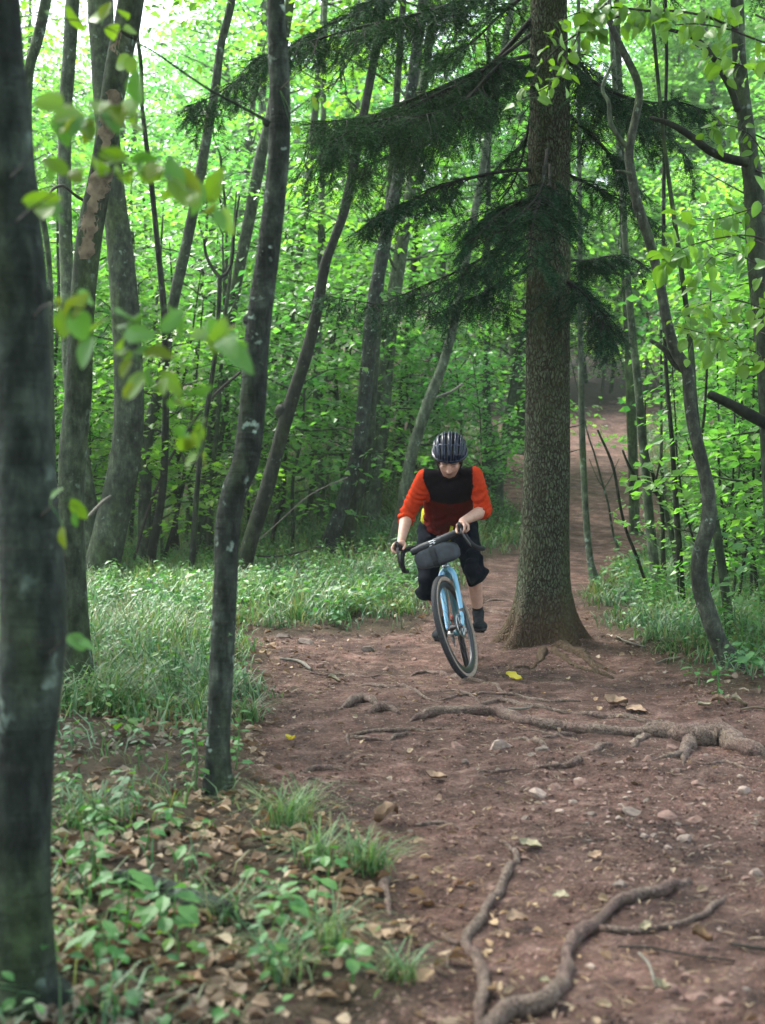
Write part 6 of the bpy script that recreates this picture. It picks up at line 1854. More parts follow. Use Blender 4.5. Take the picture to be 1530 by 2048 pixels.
# handlebar, hoods and levers
SH = along_ax(.592)
stem = MB().add(*sweep([along_ax(.575), along_ax(.622)], .020, 16)).add(*sweep([SH, SH + nfw * .075 + V((0, 0, .006))], [.018, .017], 14))
BC = SH + nfw * .082 + V((0, 0, .006))
stem.add(*sweep([BC + V((0, -.025, 0)), BC + V((0, .025, 0))], .021, 14))
bpart('stem', stem, M['black_plastic'], True)
bpart('stem_cap_light', MB().add(*ellipsoid(SH + aax * .055 + nfw * .01, (.030, .024, .012))).add(*sweep([SH + aax * .02, SH + aax * .05], .010, 10)), M['black_plastic'], True)
HOOD = {}
for s in (-1, 1):
    c = [BC, BC + V((0, s * .10, 0)), BC + V((.004, s * .175, 0)), BC + V((.030, s * .208, .002)), BC + V((.070, s * .216, -.004)), BC + V((.098, s * .226, -.028)), BC + V((.100, s * .240, -.068)), BC + V((.070, s * .258, -.108)), BC + V((.020, s * .270, -.128)), BC + V((-.045, s * .276, -.136))]
    hb = MB().add(*sweep(c, [.016, .0155, .0155, .0165, .0165, .0165, .0165, .0165, .0165, .0165], 14, 50))
    hb.add(*ellipsoid(c[-1], (.008, .0165, .0165)))
    bpart('handlebar', hb, M['tape'], True)
    h0 = BC + V((.060, s * .214, .002))
    hd = MB().add(*sweep([h0, h0 + V((.035, s * .004, .012)), h0 + V((.068, s * .008, .028)), h0 + V((.088, s * .010, .052)), h0 + V((.090, s * .010, .066))], [.017, .0185, .018, .0155, .010], 14, 24))
    bpart('brake_hood', hd, M['black_plastic'], True)
    HOOD[s] = h0 + V((.045, s * .006, .020))
    lv_ = MB().add(*sweep([h0 + V((.082, s * .012, .030)), h0 + V((.100, s * .016, .000)), h0 + V((.096, s * .026, -.045)), h0 + V((.080, s * .036, -.085)), h0 + V((.078, s * .040, -.105))], [.009, .008, .007, .006, .004], 10, 22))
    bpart('brake_lever', lv_, M['steel_dark'], True)
# cables
cb = MB()
for s in (-1, 1):
    cb.add(*sweep([BC + V((.02, s * .06, -.015)), BC + V((.05, s * .03, -.07)), BC + V((.00, s * .02, -.16)), HT0 + V((.03, s * .02, .01))], .0026, 6, 20))
bpart('cable', cb, M['black_plastic'], True)

# handlebar bag: its own thing
bag = empty('handlebar_bag', sw(BC + V((.07, 0, -.07))), 'dark slate handlebar bag with rolled top strapped to the bicycle', 'bag')
def superbox(cx, cz, hx, hz, hw, n=34, k=28, tap=.75, p=3.2, seed=1):
    v = []
    for i in range(n):
        u = i / (n - 1) * 2 - 1
        e = (1 - abs(u) ** 6) ** .35 if abs(u) < 1 else 0.02
        sc = max(e, .05) * (1 - (1 - tap) * abs(u) ** 2)
        for j in range(k):
            a = j / k * 2 * math.pi
            c, s_ = math.cos(a), math.sin(a)
            r_ = (abs(c) ** p + abs(s_) ** p) ** (-1 / p)
            v.append((cx + hx * sc * r_ * c, hw * u, cz + hz * sc * r_ * s_ - .012 * u * u))
    v = np.array(v)
    d = v - v.mean(0)
    v = v + d / np.linalg.norm(d, axis=1, keepdims=True) * (.007 * fbm(v * 14, 3, seed))[:, None]
    i, j = np.meshgrid(np.arange(n - 1), np.arange(k), indexing='ij')
    j2 = (j + 1) % k
    q = np.stack([i * k + j, (i + 1) * k + j, (i + 1) * k + j2, i * k + j2], -1).reshape(-1, 4)
    return v, [q, ]
bx, bz = BC.x + .072, BC.z - .078
def gpart(name, mb, mats, smooth=True):
    me = mb.mesh(name, mats, smooth); me.transform(BMS)
    return link(name, me, bag)
gpart('bag_body', MB().add(*superbox(bx, bz - .010, .058, .074, .160, seed=3, tap=.72, p=5)), M['bag'])
gpart('rolled_top', MB().add(*sweep([(bx + .022, -.158, bz + .050), (bx + .028, -.08, bz + .058), (bx + .024, 0, bz + .064), (bx + .020, .08, bz + .076), (bx + .008, .17, bz + .092)], [.022, .028, .028, .027, .022], 16, 40, lambda p, r_, i, a: r_ * .10 * fbm(p * 20, 3, 4))), M['bag_dark'])
st_ = []
for y0 in (-.010, ):
    n = 30
    v = []
    for k in range(n):
        a = k / n * 2 * math.pi
        c, s_ = math.cos(a), math.sin(a)
        r_ = (abs(c) ** 3.2 + abs(s_) ** 3.2) ** (-1 / 3.2)
        for y in (y0 - .019, y0 + .019):
            v.append((bx + .0645 * r_ * c, y, bz - .010 + .0805 * r_ * s_))
    q = np.array([(2 * k, 2 * k + 1, (2 * k + 3) % (2 * n), (2 * k + 2) % (2 * n)) for k in range(n)])
    gpart('strap', MB().add(np.array(v), [q]), M['bag_dark'])
# the white printed mark on the rolled top
pr = MB()
def bar2(a, b, wd=.0042):
    a, b = np.array(a), np.array(b)
    d = b - a; d = d / np.linalg.norm(d) * wd / 2; nn = np.array([-d[1], d[0]])
    qd = [a - d - nn, b + d - nn, b + d + nn, a - d + nn]
    return qd
def on_roll(y, h):
    cx_, cz_ = bx + .0245, bz + .0635 + .0
    th = h / .029 + .30
    rr = .0318
    return (cx_ + rr * math.cos(th), y, cz_ + rr * math.sin(th))
for a, b in (((-.022, -.016), (-.022, .014)), ((-.022, .014), (.002, .014)), ((.002, .014), (.004, -.010)), ((-.022, -.002), (.002, .000)), ((-.030, -.016), (-.016, -.016)), ((.010, -.004), (.012, -.004)), ((.012, .008), (.014, .008)), ((-.030, .014), (-.026, .010))):
    qd = bar2(a, b)
    v = []
    for (yy, hh) in qd: v.append(on_roll(yy + .012, hh))
    pr.add(np.array(v), [np.array([(0, 1, 2, 3)])])
gpart('white_mark', pr, M['white_print'], False)
# ---------------------------------------------------------------- the cyclist
def fuse(mb, name, voxel, smooth=4, fac=.5):
    """one continuous surface out of overlapping closed pieces"""
    me = mb.mesh(name, [])
    o = bpy.data.objects.new('tmp', me)
    COL.objects.link(o)
    m = o.modifiers.new('r', 'REMESH'); m.mode = 'VOXEL'; m.voxel_size = voxel
    if smooth:
        s = o.modifiers.new('s', 'SMOOTH'); s.iterations = smooth; s.factor = fac
    dg = bpy.context.evaluated_depsgraph_get()
    out = bpy.data.meshes.new_from_object(o.evaluated_get(dg))
    bpy.data.objects.remove(o); bpy.data.meshes.remove(me)
    out.name = name
    n = len(out.vertices)
    co = np.zeros(n * 3, np.float32); out.vertices.foreach_get('co', co)
    out.polygons.foreach_set('use_smooth', np.ones(len(out.polygons), bool))
    return out, co.reshape(-1, 3)

def setco(me, co):
    me.vertices.foreach_set('co', np.asarray(co, np.float32).ravel()); me.update()
def normals(me):
    a = np.zeros(len(me.vertices) * 3, np.float32); me.vertices.foreach_get('normal', a); return a.reshape(-1, 3)
def poly_centers(me):
    a = np.zeros(len(me.polygons) * 3, np.float32); me.polygons.foreach_get('center', a); return a.reshape(-1, 3)

def skin():
    m = NT('skin')
    nz = m.noise(m.n('NewGeometry').outputs['Position'], 35, 4)
    c = m.ramp(nz, [(0.3, (0.42, 0.235, 0.17)), (0.7, (0.52, 0.315, 0.235))])
    s = m.n('Attribute', _attribute_name='beard').outputs['Fac']
    c = m.mix(c, [0.15, 0.085, 0.06], s)
    return m.done(c, 0.5, m.bump(nz, .001), .4, extra={'Subsurface Weight': .12, 'Subsurface Radius': (.01, .004, .002)})
M['skin'] = skin()
def cloth(name, a, b, sc=45, rough=.85):
    m = NT(name)
    p = m.n('NewGeometry').outputs['Position']
    nz = m.noise(p, sc, 5, .6); fine = m.noise(p, 600, 2)
    return m.done(m.ramp(nz, [(.3, a), (.7, b)]), rough, m.bump(m.math('ADD', nz, m.math('MULTIPLY', fine, .2)), .004), .03, extra={'Sheen Weight': 0.0})
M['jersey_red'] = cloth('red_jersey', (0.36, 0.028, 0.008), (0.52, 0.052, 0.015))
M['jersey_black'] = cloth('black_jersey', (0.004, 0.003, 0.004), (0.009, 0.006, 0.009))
M['jersey_red_shaded'] = cloth('shaded_red_jersey', (0.075, 0.006, 0.004), (0.12, 0.010, 0.007))  # the jersey red darkened: shade below the chest put into the colour
M['shorts'] = cloth('black_shorts', (0.003, 0.004, 0.007), (0.007, 0.009, 0.014))
M['yellow_cloth'] = cloth('yellow_green_cloth', (0.30, 0.30, 0.02), (0.50, 0.50, 0.05), 60)
M['shoe'] = cloth('grey_shoe', (0.014, 0.016, 0.018), (0.03, 0.033, 0.036), 60, .7)
M['sole'] = plain('shoe_sole', (0.007, 0.007, 0.008), .8, .3)
M['sole_grey'] = plain('toe_cap', (0.045, 0.045, 0.045), .8, .3)
M['helmet'] = plain('navy_helmet', (0.003, 0.006, 0.022), 0.24, .35)
M['helmet_in'] = plain('black_foam', (0.006, 0.006, 0.008), .8, .2)
M['helmet_edge'] = plain('grey_helmet_edge', (0.10, 0.12, 0.17), .25, .6)
M['hair'] = plain('dark_hair', (0.03, 0.018, 0.01), .7, .3)
M['eye'] = plain('eye', (0.55, 0.52, 0.48), .25, .5)

A = lambda *a: np.array(at(*a))
nrm = lambda v: v / np.linalg.norm(v)
# s = -1: the rider's right side (left in the picture), s = +1: the rider's left side
SHO = {-1: A(851, 957, 9.56), 1: A(946, 952, 9.50)}
ELB = {-1: A(814, 1030, 9.64), 1: A(969, 1020, 9.55)}
HIP = {-1: A(867, 1062, 10.0), 1: A(924, 1056, 9.97)}
pelv = (HIP[-1] + HIP[1]) / 2
shc = (SHO[-1] + SHO[1]) / 2
bmx = np.array(BM)[:3, :3]
HD = {}
for s in (-1, 1):
    h = np.array(HOOD[s]); HD[s] = h
WRI_L = {s: np.array(HOOD[s]) + np.array([-.060, s * .002, .048]) for s in (-1, 1)}
WRI = {s: xf(BMS, WRI_L[s][None])[0] for s in (-1, 1)}
ANK, TOE, HEEL = {}, {}, {}
for s in (-1, 1):
    p = np.array(bw(ped[s]))
    fwd = nrm(np.array([-.10 + .10 * s, -1, -0.10 if s > 0 else -.25]))
    ANK[s] = p - fwd * .105 + np.array([0, 0, .095 if s > 0 else .105])
    TOE[s] = p + fwd * .085 + np.array([0, 0, .028])
    HEEL[s] = p - fwd * .155 + np.array([0, 0, .030])
KNE = {-1: A(853, 1166, 9.72), 1: A(946, 1132, 9.60)}
print('RIDER upper arm', [round(float(np.linalg.norm(SHO[s] - ELB[s])), 3) for s in (-1, 1)], 'forearm', [round(float(np.linalg.norm(WRI[s] - ELB[s])), 3) for s in (-1, 1)],
      'thigh', [round(float(np.linalg.norm(HIP[s] - KNE[s])), 3) for s in (-1, 1)], 'shin', [round(float(np.linalg.norm(ANK[s] - KNE[s])), 3) for s in (-1, 1)], 'torso', round(float(np.linalg.norm(pelv - shc)), 3))

person = empty('person', (float(pelv[0]), float(pelv[1]), gz(float(pelv[0]), float(pelv[1]))), 'cyclist in red and black jersey, black shorts and dark helmet, standing on pedals', 'person')

# head frame: e (towards the rider's left), f forward, u up
PH = R(34)
e_ = nrm(np.array([1.0, 0.05, 0.06]))
f_ = nrm(np.array([-.06, -math.cos(PH), -math.sin(PH)]))
u_ = np.cross(e_, -f_); u_ = nrm(np.cross(f_, -e_)) if np.cross(f_, -e_)[2] > 0 else nrm(np.cross(-e_, -f_))
u_ = nrm(np.cross(e_, f_)) if np.cross(e_, f_)[2] > 0 else nrm(np.cross(f_, e_))
e_ = nrm(np.cross(f_, u_)) if np.cross(f_, u_)[0] > 0 else nrm(np.cross(u_, f_))
HC = A(899, 918, 9.36)
HR = np.stack([e_, f_, u_], 1)           # columns
def hp(x, f, u): return HC + HR @ np.array([x, f, u])

ax_t = nrm(SHO[1] - SHO[-1])              # across the shoulders
dn_t = nrm(pelv - shc)                    # down the back
fr_t = nrm(np.cross(dn_t, ax_t))
if fr_t[1] > 0: fr_t = -fr_t              # towards the chest front
TT = np.stack([ax_t, fr_t, dn_t], 1)
neck0 = shc - dn_t * .015

body = MB()
def cap(a, b, ra, rb, seg=18): body.add(*capsule(a, b, ra, rb, seg))
# head
body.add(*ellipsoid(hp(0, -.008, .020), (.074, .093, .098), HR, 28, 20))
body.add(*ellipsoid(hp(0, .030, -.040), (.060, .062, .072), HR, 24, 16))
body.add(*ellipsoid(hp(0, .058, -.088), (.028, .022, .022), HR, 16, 10))          # chin
for s in (-1, 1):
    body.add(*capsule(hp(s * .058, -.01, -.045), hp(s * .026, .052, -.088), .020, .017))   # jaw line
    body.add(*ellipsoid(hp(s * .040, .062, -.022), (.022, .020, .018), HR))        # cheek
    body.add(*capsule(hp(s * .014, .086, .014), hp(s * .044, .070, .012), .009, .008))   # brow
    body.add(*ellipsoid(hp(s * .031, .070, -.003), (.0145, .0120, .0105), HR))       # eyelid
    body.add(*ellipsoid(hp(s * .077, -.012, -.008), (.007, .017, .028), HR))       # ear
    body.add(*ellipsoid(hp(s * .0105, .100, -.036), (.0078, .0095, .0075), HR))
body.add(*capsule(hp(0, .088, .008), hp(0, .110, -.032), .0085, .0105))
body.add(*capsule(hp(-.018, .084, -.0600), hp(.018, .084, -.0600), .0058, .0058))
body.add(*capsule(hp(-.014, .083, -.0715), hp(.014, .083, -.0715), .0065, .0065))
body.add(*capsule(neck0 + dn_t * .05, hp(0, -.035, -.055), .062, .056))
# trunk under the clothes
body.add(*ellipsoid(shc + dn_t * .12, (.125, .075, .15), TT, 24, 16))
body.add(*capsule(SHO[-1], SHO[1], .052, .052))
body.add(*capsule(shc + dn_t * .1, pelv, .075, .075))
body.add(*capsule(HIP[-1], HIP[1], .085, .085))
for s in (-1, 1):
    cap(SHO[s], ELB[s], .047, .038)
    mid = ELB[s] * .70 + WRI[s] * .30
    cap(ELB[s], mid, .039, .043); cap(mid, WRI[s], .042, .0275)
    cap(HIP[s], KNE[s], .075, .043)
    calf = KNE[s] * .66 + ANK[s] * .34 + np.array([0, .022, 0])
    cap(KNE[s], calf, .043, .053); cap(calf, ANK[s], .052, .034)
    cap(KNE[s] + np.array([0, -.012, 0]), ANK[s] + np.array([0, -.01, .04]), .040, .028)
    cap(ANK[s], TOE[s] * .6 + ANK[s] * .4 - [0, 0, .03], .033, .028)
    # the hand closed round the hood, in the frame of the handlebar
    H = HD[s]
    hand = MB()
    def hc(a, b, ra, rb): hand.add(*capsule(a, b, ra, rb, 12))
    o = lambda f, w, u: H + np.array([f, s * w, u])
    hc(WRI_L[s], o(-.030, .004, .040), .024, .022)
    hand.add(*ellipsoid(o(-.004, .006, .034), (.044, .038, .0165), None, 18, 12))
    hand.add(*ellipsoid(o(-.012, -.020, .026), (.034, .016, .018), None, 14, 10))
    LN = [(.94, .036), (1.0, .016), (.95, -.004), (.78, -.024)]
    for q, (ln, ff) in enumerate(LN):
        k0 = o(ff, .026, .036)
        k1 = k0 + np.array([.006, s * .022 * ln, -.026 * ln])
        k2 = k1 + np.array([.004, -s * .002, -.026 * ln])
        k3 = k2 + np.array([.001, -s * .019, -.010])
        if q == 0:   # the index finger reaches for the lever
            k1 = k0 + np.array([.026, s * .014, -.022]); k2 = k1 + np.array([.012, -s * .004, -.024]); k3 = k2 + np.array([-.006, -s * .014, -.012])
        hc(k0 - np.array([0, s * .012, -.002]), k0, .0098, .0098)
        hc(k0, k1, .0096, .0088); hc(k1, k2, .0088, .0080); hc(k2, k3, .0080, .0070)
    t0, t1, t2, t3 = o(-.026, -.020, .026), o(-.004, -.033, .012), o(.020, -.033, -.004), o(.040, -.026, -.014)
    hc(t0, t1, .0135, .0118); hc(t1, t2, .0115, .0098); hc(t2, t3, .0098, .0082)
    hv = np.concatenate(hand.v)
    body.add(xf(BMS, hv), hand.f)
bme, co = fuse(body, 'body', .0048, 2, .45)
pc = (co - HC) @ HR
d = np.clip(1 - np.abs(pc[:, 0]) / .075, 0, 1)
beard = ((pc[:, 2] < -.045) & (pc[:, 2] > -.13) & (pc[:, 1] > -.02) & (np.abs(pc[:, 0]) < .075)).astype(float) * .55
beard += ((np.abs(pc[:, 2] - .014) < .006) & (pc[:, 1] > .07) & (np.abs(np.abs(pc[:, 0]) - .03) < .019)).astype(float) * .9
beard += ((np.abs(pc[:, 2] + .0655) < .0022) & (pc[:, 1] > .075) & (np.abs(pc[:, 0]) < .022)).astype(float) * .5
beard += ((np.abs(pc[:, 2] + .0085) < .0018) & (pc[:, 1] > .06) & (np.abs(np.abs(pc[:, 0]) - .031) < .013)).astype(float) * .9
a = bme.attributes.new('beard', 'FLOAT', 'POINT'); a.data.foreach_set('value', np.clip(beard, 0, 1).astype(np.float32))
bme.materials.append(M['skin'])
link('body', bme, person)
hair = MB()
hair.add(*ellipsoid(hp(0, -.016, .024), (.0785, .094, .1), HR, 24, 18))
for s in (-1, 1):
    hair.add(*ellipsoid(hp(s * .0745, .022, -.004), (.006, .016, .030), HR))
    hair.add(*ellipsoid(hp(s * .060, -.055, -.03), (.02, .03, .035), HR))
link('hair', fuse(hair, 'hair', .006, 2)[0], person).data.materials.append(M['hair'])

# jersey
j = MB()
def jc(a, b, ra, rb): j.add(*capsule(a, b, ra, rb, 20))
j.add(*ellipsoid(shc + dn_t * .14 + fr_t * .01, (.168, .118, .20), TT, 28, 18))
j.add(*capsule(shc + dn_t * .10 + ax_t * .065, pelv + ax_t * .050 - dn_t * .05, .115, .112, 20))
j.add(*capsule(shc + dn_t * .10 - ax_t * .065, pelv - ax_t * .050 - dn_t * .05, .115, .112, 20))
j.add(*ellipsoid(pelv - dn_t * .07, (.168, .125, .06), TT, 24, 12))
jc(SHO[-1] + dn_t * .01, SHO[1] + dn_t * .01, .066, .066)
for s in (-1, 1):
    jc(shc + ax_t * s * .05 - dn_t * .012, SHO[s], .052, .064)
    jc(SHO[s], ELB[s] * .45 + SHO[s] * .55, .068, .061)
    jc(ELB[s] * .45 + SHO[s] * .55, ELB[s], .061, .055)
    fe = ELB[s] * .80 + WRI[s] * .20
    dv = nrm(fe - ELB[s])
    v, f = sweep([ELB[s] - dv * .02, ELB[s] + dv * .02, fe, fe + dv * .006], [.046, .056, .057, .050], 20)
    j.add(v, f)
jc(neck0 + dn_t * .05, neck0 + (hp(0, -.035, -.055) - neck0) * .35, .078, .068)
jme, co = fuse(j, 'jersey', .0062, 5)
jn = normals(jme)
rel = (co - shc) @ TT
lat = rel[:, 0]
# folds: across the sleeves, and slanting over the belly
arm_t = np.zeros(len(co)); arm = np.zeros(len(co))
for s in (-1, 1):
    ad = nrm(ELB[s] - SHO[s]); t = (co - SHO[s]) @ ad
    sel = np.clip((s * lat - .13) / .03, 0, 1)
    w_ = np.clip((t - .02) / .1, 0, 1)
    wr = np.sin(t * 150 + 5 * vnoise(co * 14, 3)) * (.35 + .65 * (vnoise(co * 11, 6) > 0)) * .0075
    arm += sel * w_ * wr
fold = np.sin((rel[:, 2] * 55 + rel[:, 0] * 26) + 4 * vnoise(co * 8, 9)) * .0075 * np.clip((rel[:, 2] - .2) / .12, 0, 1) * (np.abs(lat) < .15)
co2 = co + jn * (arm + fold + .004 * fbm(co * 12, 3, 5))[:, None]
setco(jme, co2)
pcn = (poly_centers(jme) - shc) @ TT
mi = np.full(len(pcn), 1)
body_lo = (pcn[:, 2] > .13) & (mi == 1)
mi[body_lo] = 2  # belly and lower sides get the red with painted shade
for s in (-1, 1):   # the whole sleeve is red
    ad = nrm(ELB[s] - SHO[s]); q = poly_centers(jme) - SHO[s]
    t = q @ ad; dist = np.linalg.norm(q - t[:, None] * ad, axis=1)
    mi[(t > -.09) & (dist < .092) & (s * pcn[:, 0] > .165 - .028 * np.clip((pcn[:, 2] + .02) / .1, 0, 1) + .12 * np.clip((pcn[:, 2] - .16) / .2, 0, 1) * (dist > .07))] = 0
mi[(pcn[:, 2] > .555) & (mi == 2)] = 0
for m_ in (M['jersey_red'], M['jersey_black'], M['jersey_red_shaded']): jme.materials.append(m_)
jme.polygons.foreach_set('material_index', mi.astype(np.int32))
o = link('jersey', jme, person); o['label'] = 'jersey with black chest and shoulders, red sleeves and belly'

# shorts
sh = MB()
sh.add(*capsule(HIP[-1], HIP[1], .118, .118, 22))
sh.add(*ellipsoid(pelv + np.array([0, .03, .01]), (.17, .13, .13), None, 24, 14))
for s in (-1, 1):
    sh.add(*capsule(HIP[s], KNE[s] * .7 + HIP[s] * .3, .108, .080, 22))
    sh.add(*capsule(KNE[s] * .7 + HIP[s] * .3, KNE[s] * .96 + HIP[s] * .04, .080, .068, 22))
    dv = nrm(nrm(KNE[s] - HIP[s]) * .35 + nrm(ANK[s] - KNE[s]) * .65)
    fl = np.array([s * .030, 0, 0])
    v, f = sweep([KNE[s] - dv * .015, KNE[s] + dv * .01, KNE[s] + dv * .050 + fl * .3, KNE[s] + dv * (.10 if s < 0 else .085) + fl], [.058, .066, .068, .082], 22, 14)
    sh.add(v, f)
sme, co = fuse(sh, 'shorts', .007, 4)
sn = normals(sme)
fo = np.sin(co[:, 2] * 70 + 5 * vnoise(co * 7, 2)) * .003 + .004 * fbm(co * 9, 3, 8)
hemw = np.clip((1.3 - (.36) - co[:, 2]) / .12, 0, 1)
setco(sme, co + sn * (fo + hemw * .010 * np.sin(np.arctan2(co[:, 1] - 9.6, co[:, 0] - .5) * 9))[:, None])
sme.materials.append(M['shorts'])
link('shorts', sme, person)

# shoes and socks
for s in (-1, 1):
    fw = nrm(TOE[s] - HEEL[s]); up = nrm(np.array([0, 0, 1]) - fw * fw[2]); sd_ = np.cross(fw, up)
    F3 = np.stack([fw, sd_, up], 1)
    m_ = MB()
    hl, to = HEEL[s], TOE[s]
    m_.add(*ellipsoid(hl + fw * .03 + up * .028, (.042, .037, .048), F3, 20, 12))
    m_.add(*capsule(hl + fw * .04 + up * .022, to - fw * .02 + up * .006, .036, .036, 20))
    m_.add(*ellipsoid(to - fw * .012 + up * .004, (.066, .052, .036), F3, 22, 14))
    m_.add(*capsule(ANK[s] + np.array([0, 0, -.005]), to * .45 + hl * .55 + up * .03, .042, .036, 20))
    sm, co = fuse(m_, 'shoe', .005, 3)
    # flatten the underside
    k = (co - hl) @ up
    co = co - np.outer(np.clip(k + .012, None, 0), up)
    setco(sm, co); sm.materials.append(M['shoe'])
    shoe = link('shoe', sm, person)
    so = MB()
    v = []
    n = 26
    for i in range(n):
        u = i / (n - 1)
        hw = (.032 + .016 * math.sin(math.pi * min(1, max(0, (u - .35) / .65)) ** .8)) * (1 - abs(2 * u - 1) ** 7) ** .5 + .002
        c = hl - fw * .012 + fw * .285 * u
        for (a, b) in ((-1, 0), (-1, 1), (1, 1), (1, 0)):
            v.append(c + sd_ * a * hw + up * (-.030 + .020 * b + .010 * max(0, u - .8) * 5 * .3))
    i, jx = np.meshgrid(np.arange(n - 1), np.arange(4), indexing='ij')
    q = np.stack([i * 4 + jx, (i + 1) * 4 + jx, (i + 1) * 4 + (jx + 1) % 4, i * 4 + (jx + 1) % 4], -1).reshape(-1, 4)
    so.add(np.array(v), [q, np.zeros((0, 3), int)])
    for kx in np.linspace(.03, .25, 8):
        so.add(*box(hl + fw * kx - up * .033, (.014, .060, .008), F3))
    link('sole', so.mesh('sole', M['sole'], False), shoe)
    tc = MB().add(*ellipsoid(to + fw * .022 + up * -.004, (.029, .040, .019), F3, 18, 10))
    link('toe_cap', tc.mesh('toe_cap', M['sole_grey']), shoe)
    lc = MB()
    for kx in (0, 1, 2, 3):
        c = to * .62 + hl * .38 + fw * (.028 * kx - .030) + up * (.052 - .008 * kx)
        lc.add(*sweep([c - sd_ * .026 - up * .012, c, c + sd_ * .026 - up * .012], .0035, 6, 8))
    link('lace', lc.mesh('lace', M['sole']), shoe)
    sk = MB().add(*sweep([ANK[s] - [0, 0, .01], ANK[s] + (KNE[s] - ANK[s]) * .09, ANK[s] + (KNE[s] - ANK[s]) * .12], [.038, .037, .0365], 18, 8))
    link('sock', sk.mesh('sock', M['sole']), person)

# helmet: foam core, glossy ribs with vents between them
hel = empty('helmet', (0, 0, 0))
hel.parent = person
hel.matrix_parent_inverse = Matrix.Translation(-WORLD_LOC(person))
hel['label'] = 'dark navy vented cycling helmet'
HO = np.array([0, -.012, .067])
def dome(th, ph, k=1.0):
    """th: from front (0) over the top to the back (pi); ph: tilt to the side"""
    rx, ry, rz = .110 * k, .142 * k, .104 * k
    x = rx * math.sin(ph)
    c = math.cos(ph)
    y = ry * math.cos(th) * c
    z = rz * math.sin(th) * c
    return HO + np.array([x, y, z])
core = MB().add(*ellipsoid(hp(*HO), (.100, .128, .094), HR, 36, 24))
cm_, cco = fuse(core, 'helmet_core', .006, 0)
kk = (cco - HC) @ HR
cut = np.clip((.030 + .10 * 0) - kk[:, 2], 0, None)
cco = cco + HR[:, 2] * cut[:, None] * .9
setco(cm_, cco); cm_.materials.append(M['helmet_in'])
link('helmet_core', cm_, hel)
def strip(p0, p1, w0, w1, t0, t1, k0=.985, k1=1.06, n=30, m=7, ring_=False):
    v = []
    for i in range(n):
        u = i / (n - 1)
        th = t0 + (t1 - t0) * u
        pc_ = p0 + (p1 - p0) * math.sin(math.pi * min(1, u * 1.0)) if not ring_ else p0
        wd = w0 + (w1 - w0) * math.sin(math.pi * u)
        for jx in range(m):
            t = jx / (m - 1) * 2 - 1
            ph = pc_ + t * wd
            k = k1 - (k1 - k0) * abs(t) ** 3
            v.append(hp(*dome(th, ph, k)))
    i, jx = np.meshgrid(np.arange(n - 1), np.arange(m - 1), indexing='ij')
    q = np.stack([i * m + jx, (i + 1) * m + jx, (i + 1) * m + jx + 1, i * m + jx + 1], -1).reshape(-1, 4)
    return np.array(v), [q]
for pcn_, w in ((0, .115), (-.40, .105), (.40, .105), (-.78, .11), (.78, .11), (-1.13, .10), (1.13, .10)):
    lift = 1.075 if abs(pcn_) < .8 else 1.06
    link('helmet_rib', MB().add(*strip(pcn_ * .80, pcn_ * 1.0, w * .85, w, -.02, math.pi * .99, k1=lift)).mesh('helmet_rib', M['helmet']), hel)
    sgn = 0.0
    for side in (-1, 1):
        link('rib_edge', MB().add(*sweep([tuple(hp(*dome(-.02 + (math.pi * 1.0) * u, pcn_ * (.80 + .20 * math.sin(math.pi * u)) + side * (w * .90), lift - .018))) for u in np.linspace(0.02, .96, 22)], .0012, 5)).mesh('rib_edge', M['helmet_edge']), hel)
# cross bridges and the rim
for th in (.95, 2.0):
    link('helmet_bridge', MB().add(*sweep([tuple(hp(*dome(th + .12 * abs(p), p, .95))) for p in np.linspace(-1.1, 1.1, 24)], .0085, 8)).mesh('helmet_bridge', M['helmet']), hel)
rim = [tuple(hp(*(HO + np.array([.108 * math.sin(a), .140 * math.cos(a), -.012 + .006 * math.cos(a) - .010 * math.sin(a) ** 2])))) for a in np.linspace(0, 2 * math.pi, 60)]
link('helmet_rim', MB().add(*sweep(rim, .0115, 10, cap=False)).mesh('helmet_rim', M['helmet']), hel)
for s in (-1, 1):
    for st0 in (.03, -.05):
        link('chin_strap', MB().add(*sweep([tuple(hp(s * .084, st0, .03)), tuple(hp(s * .076, .006, -.05)), tuple(hp(s * .045, .022, -.098)), tuple(hp(0, .030, -.112))], .0045, 6, 16)).mesh('chin_strap', M['helmet_in']), hel)

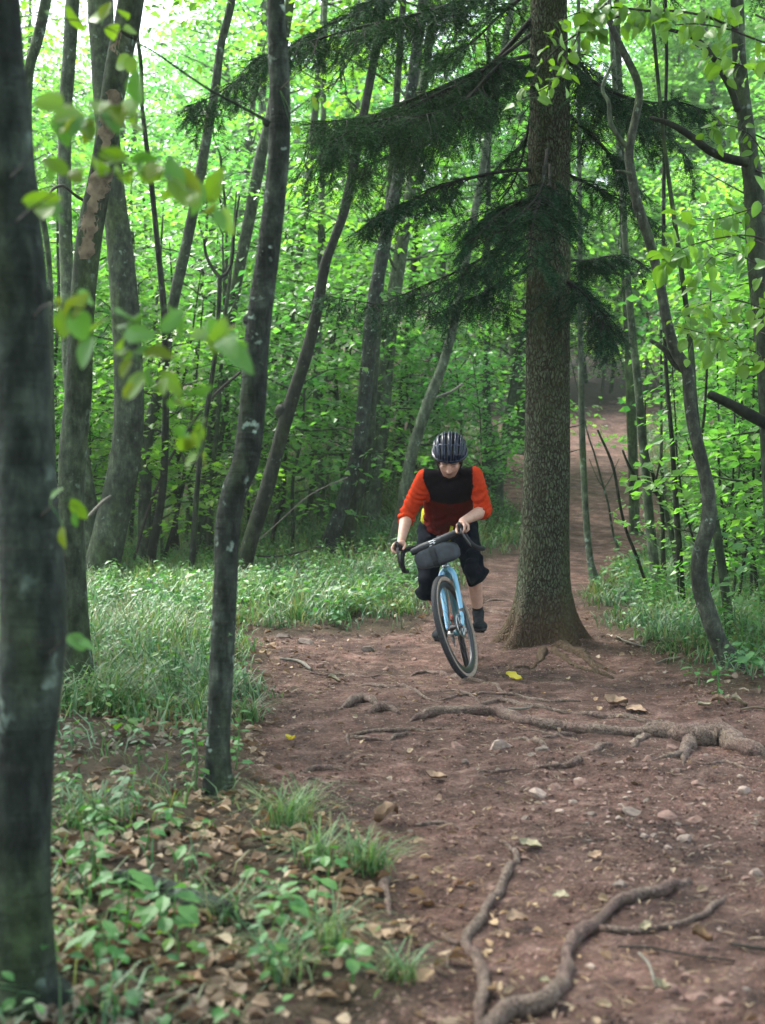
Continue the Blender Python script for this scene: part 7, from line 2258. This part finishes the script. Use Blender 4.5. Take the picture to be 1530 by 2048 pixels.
# hip pack in yellow-green cloth, seen at both sides of the waist, and its loose strap
wc = pelv - dn_t * .13
pack = empty('hip_pack', tuple(wc), 'yellow-green hip pack worn round the waist of the cyclist', 'bag')
pk = MB()
pk.add(*ellipsoid(wc - fr_t * .15, (.15, .07, .085), TT, 24, 14))
for s, w in ((-1, 1.0), (1, 1.25)):
    pk.add(*ellipsoid(wc + ax_t * s * (.150 + .012 * w) - fr_t * .06 + np.array([0, 0, -.02 if s < 0 else .012]), (.036 * w, .075, .042 * w), TT, 18, 12))
pme, co = fuse(pk, 'pouch', .008, 3)
setco(pme, co + normals(pme) * (.008 * fbm(co * 25, 3, 4))[:, None]); pme.materials.append(M['yellow_cloth'])
link('pouch', pme, pack)
link('waist_belt', MB().add(*sweep([tuple(wc + ax_t * .165 * math.sin(a) + fr_t * .132 * math.cos(a) + dn_t * .075) for a in np.linspace(-1.5, 1.5, 20)], .008, 8)).mesh('waist_belt', M['yellow_cloth']), pack)
q0, q1 = A(906, 1034, 9.80), A(893, 1080, 9.74)
v = []
for t in np.linspace(0, 1, 10):
    c = q0 * (1 - t) + q1 * t + np.array([.012 * math.sin(3 * t), 0, 0])
    v += [c - [.011, .0, 0], c + [.011, 0, 0], c + [.011, .003, 0], c - [.011, -.003, 0]]
i, jx = np.meshgrid(np.arange(9), np.arange(4), indexing='ij')
q = np.stack([i * 4 + jx, (i + 1) * 4 + jx, (i + 1) * 4 + (jx + 1) % 4, i * 4 + (jx + 1) % 4], -1).reshape(-1, 4)
link('loose_strap', MB().add(np.array(v), [q]).mesh('loose_strap', M['yellow_cloth']), pack)
# ---------------------------------------------------------------- damp air of the wood
m = NT('damp_air')
pv = m.t.nodes.new('ShaderNodeVolumePrincipled')
pv.inputs['Color'].default_value = (0.86, 0.93, 0.90, 1)
pv.inputs['Density'].default_value = 0.0007
pv.inputs['Anisotropy'].default_value = 0.2
m.t.links.new(pv.outputs[0], m.out.inputs['Volume'])
top = 45.0
v_, f_q = box((0, 70, (top - 4) / 2), (320, 300, top + 4))
o = link('haze', mesh_np('haze', v_, f_q, m.m, False))
tag(o, 'thin damp air between the trees', None, None, 'stuff')
scene.cycles.volume_bounces = 1
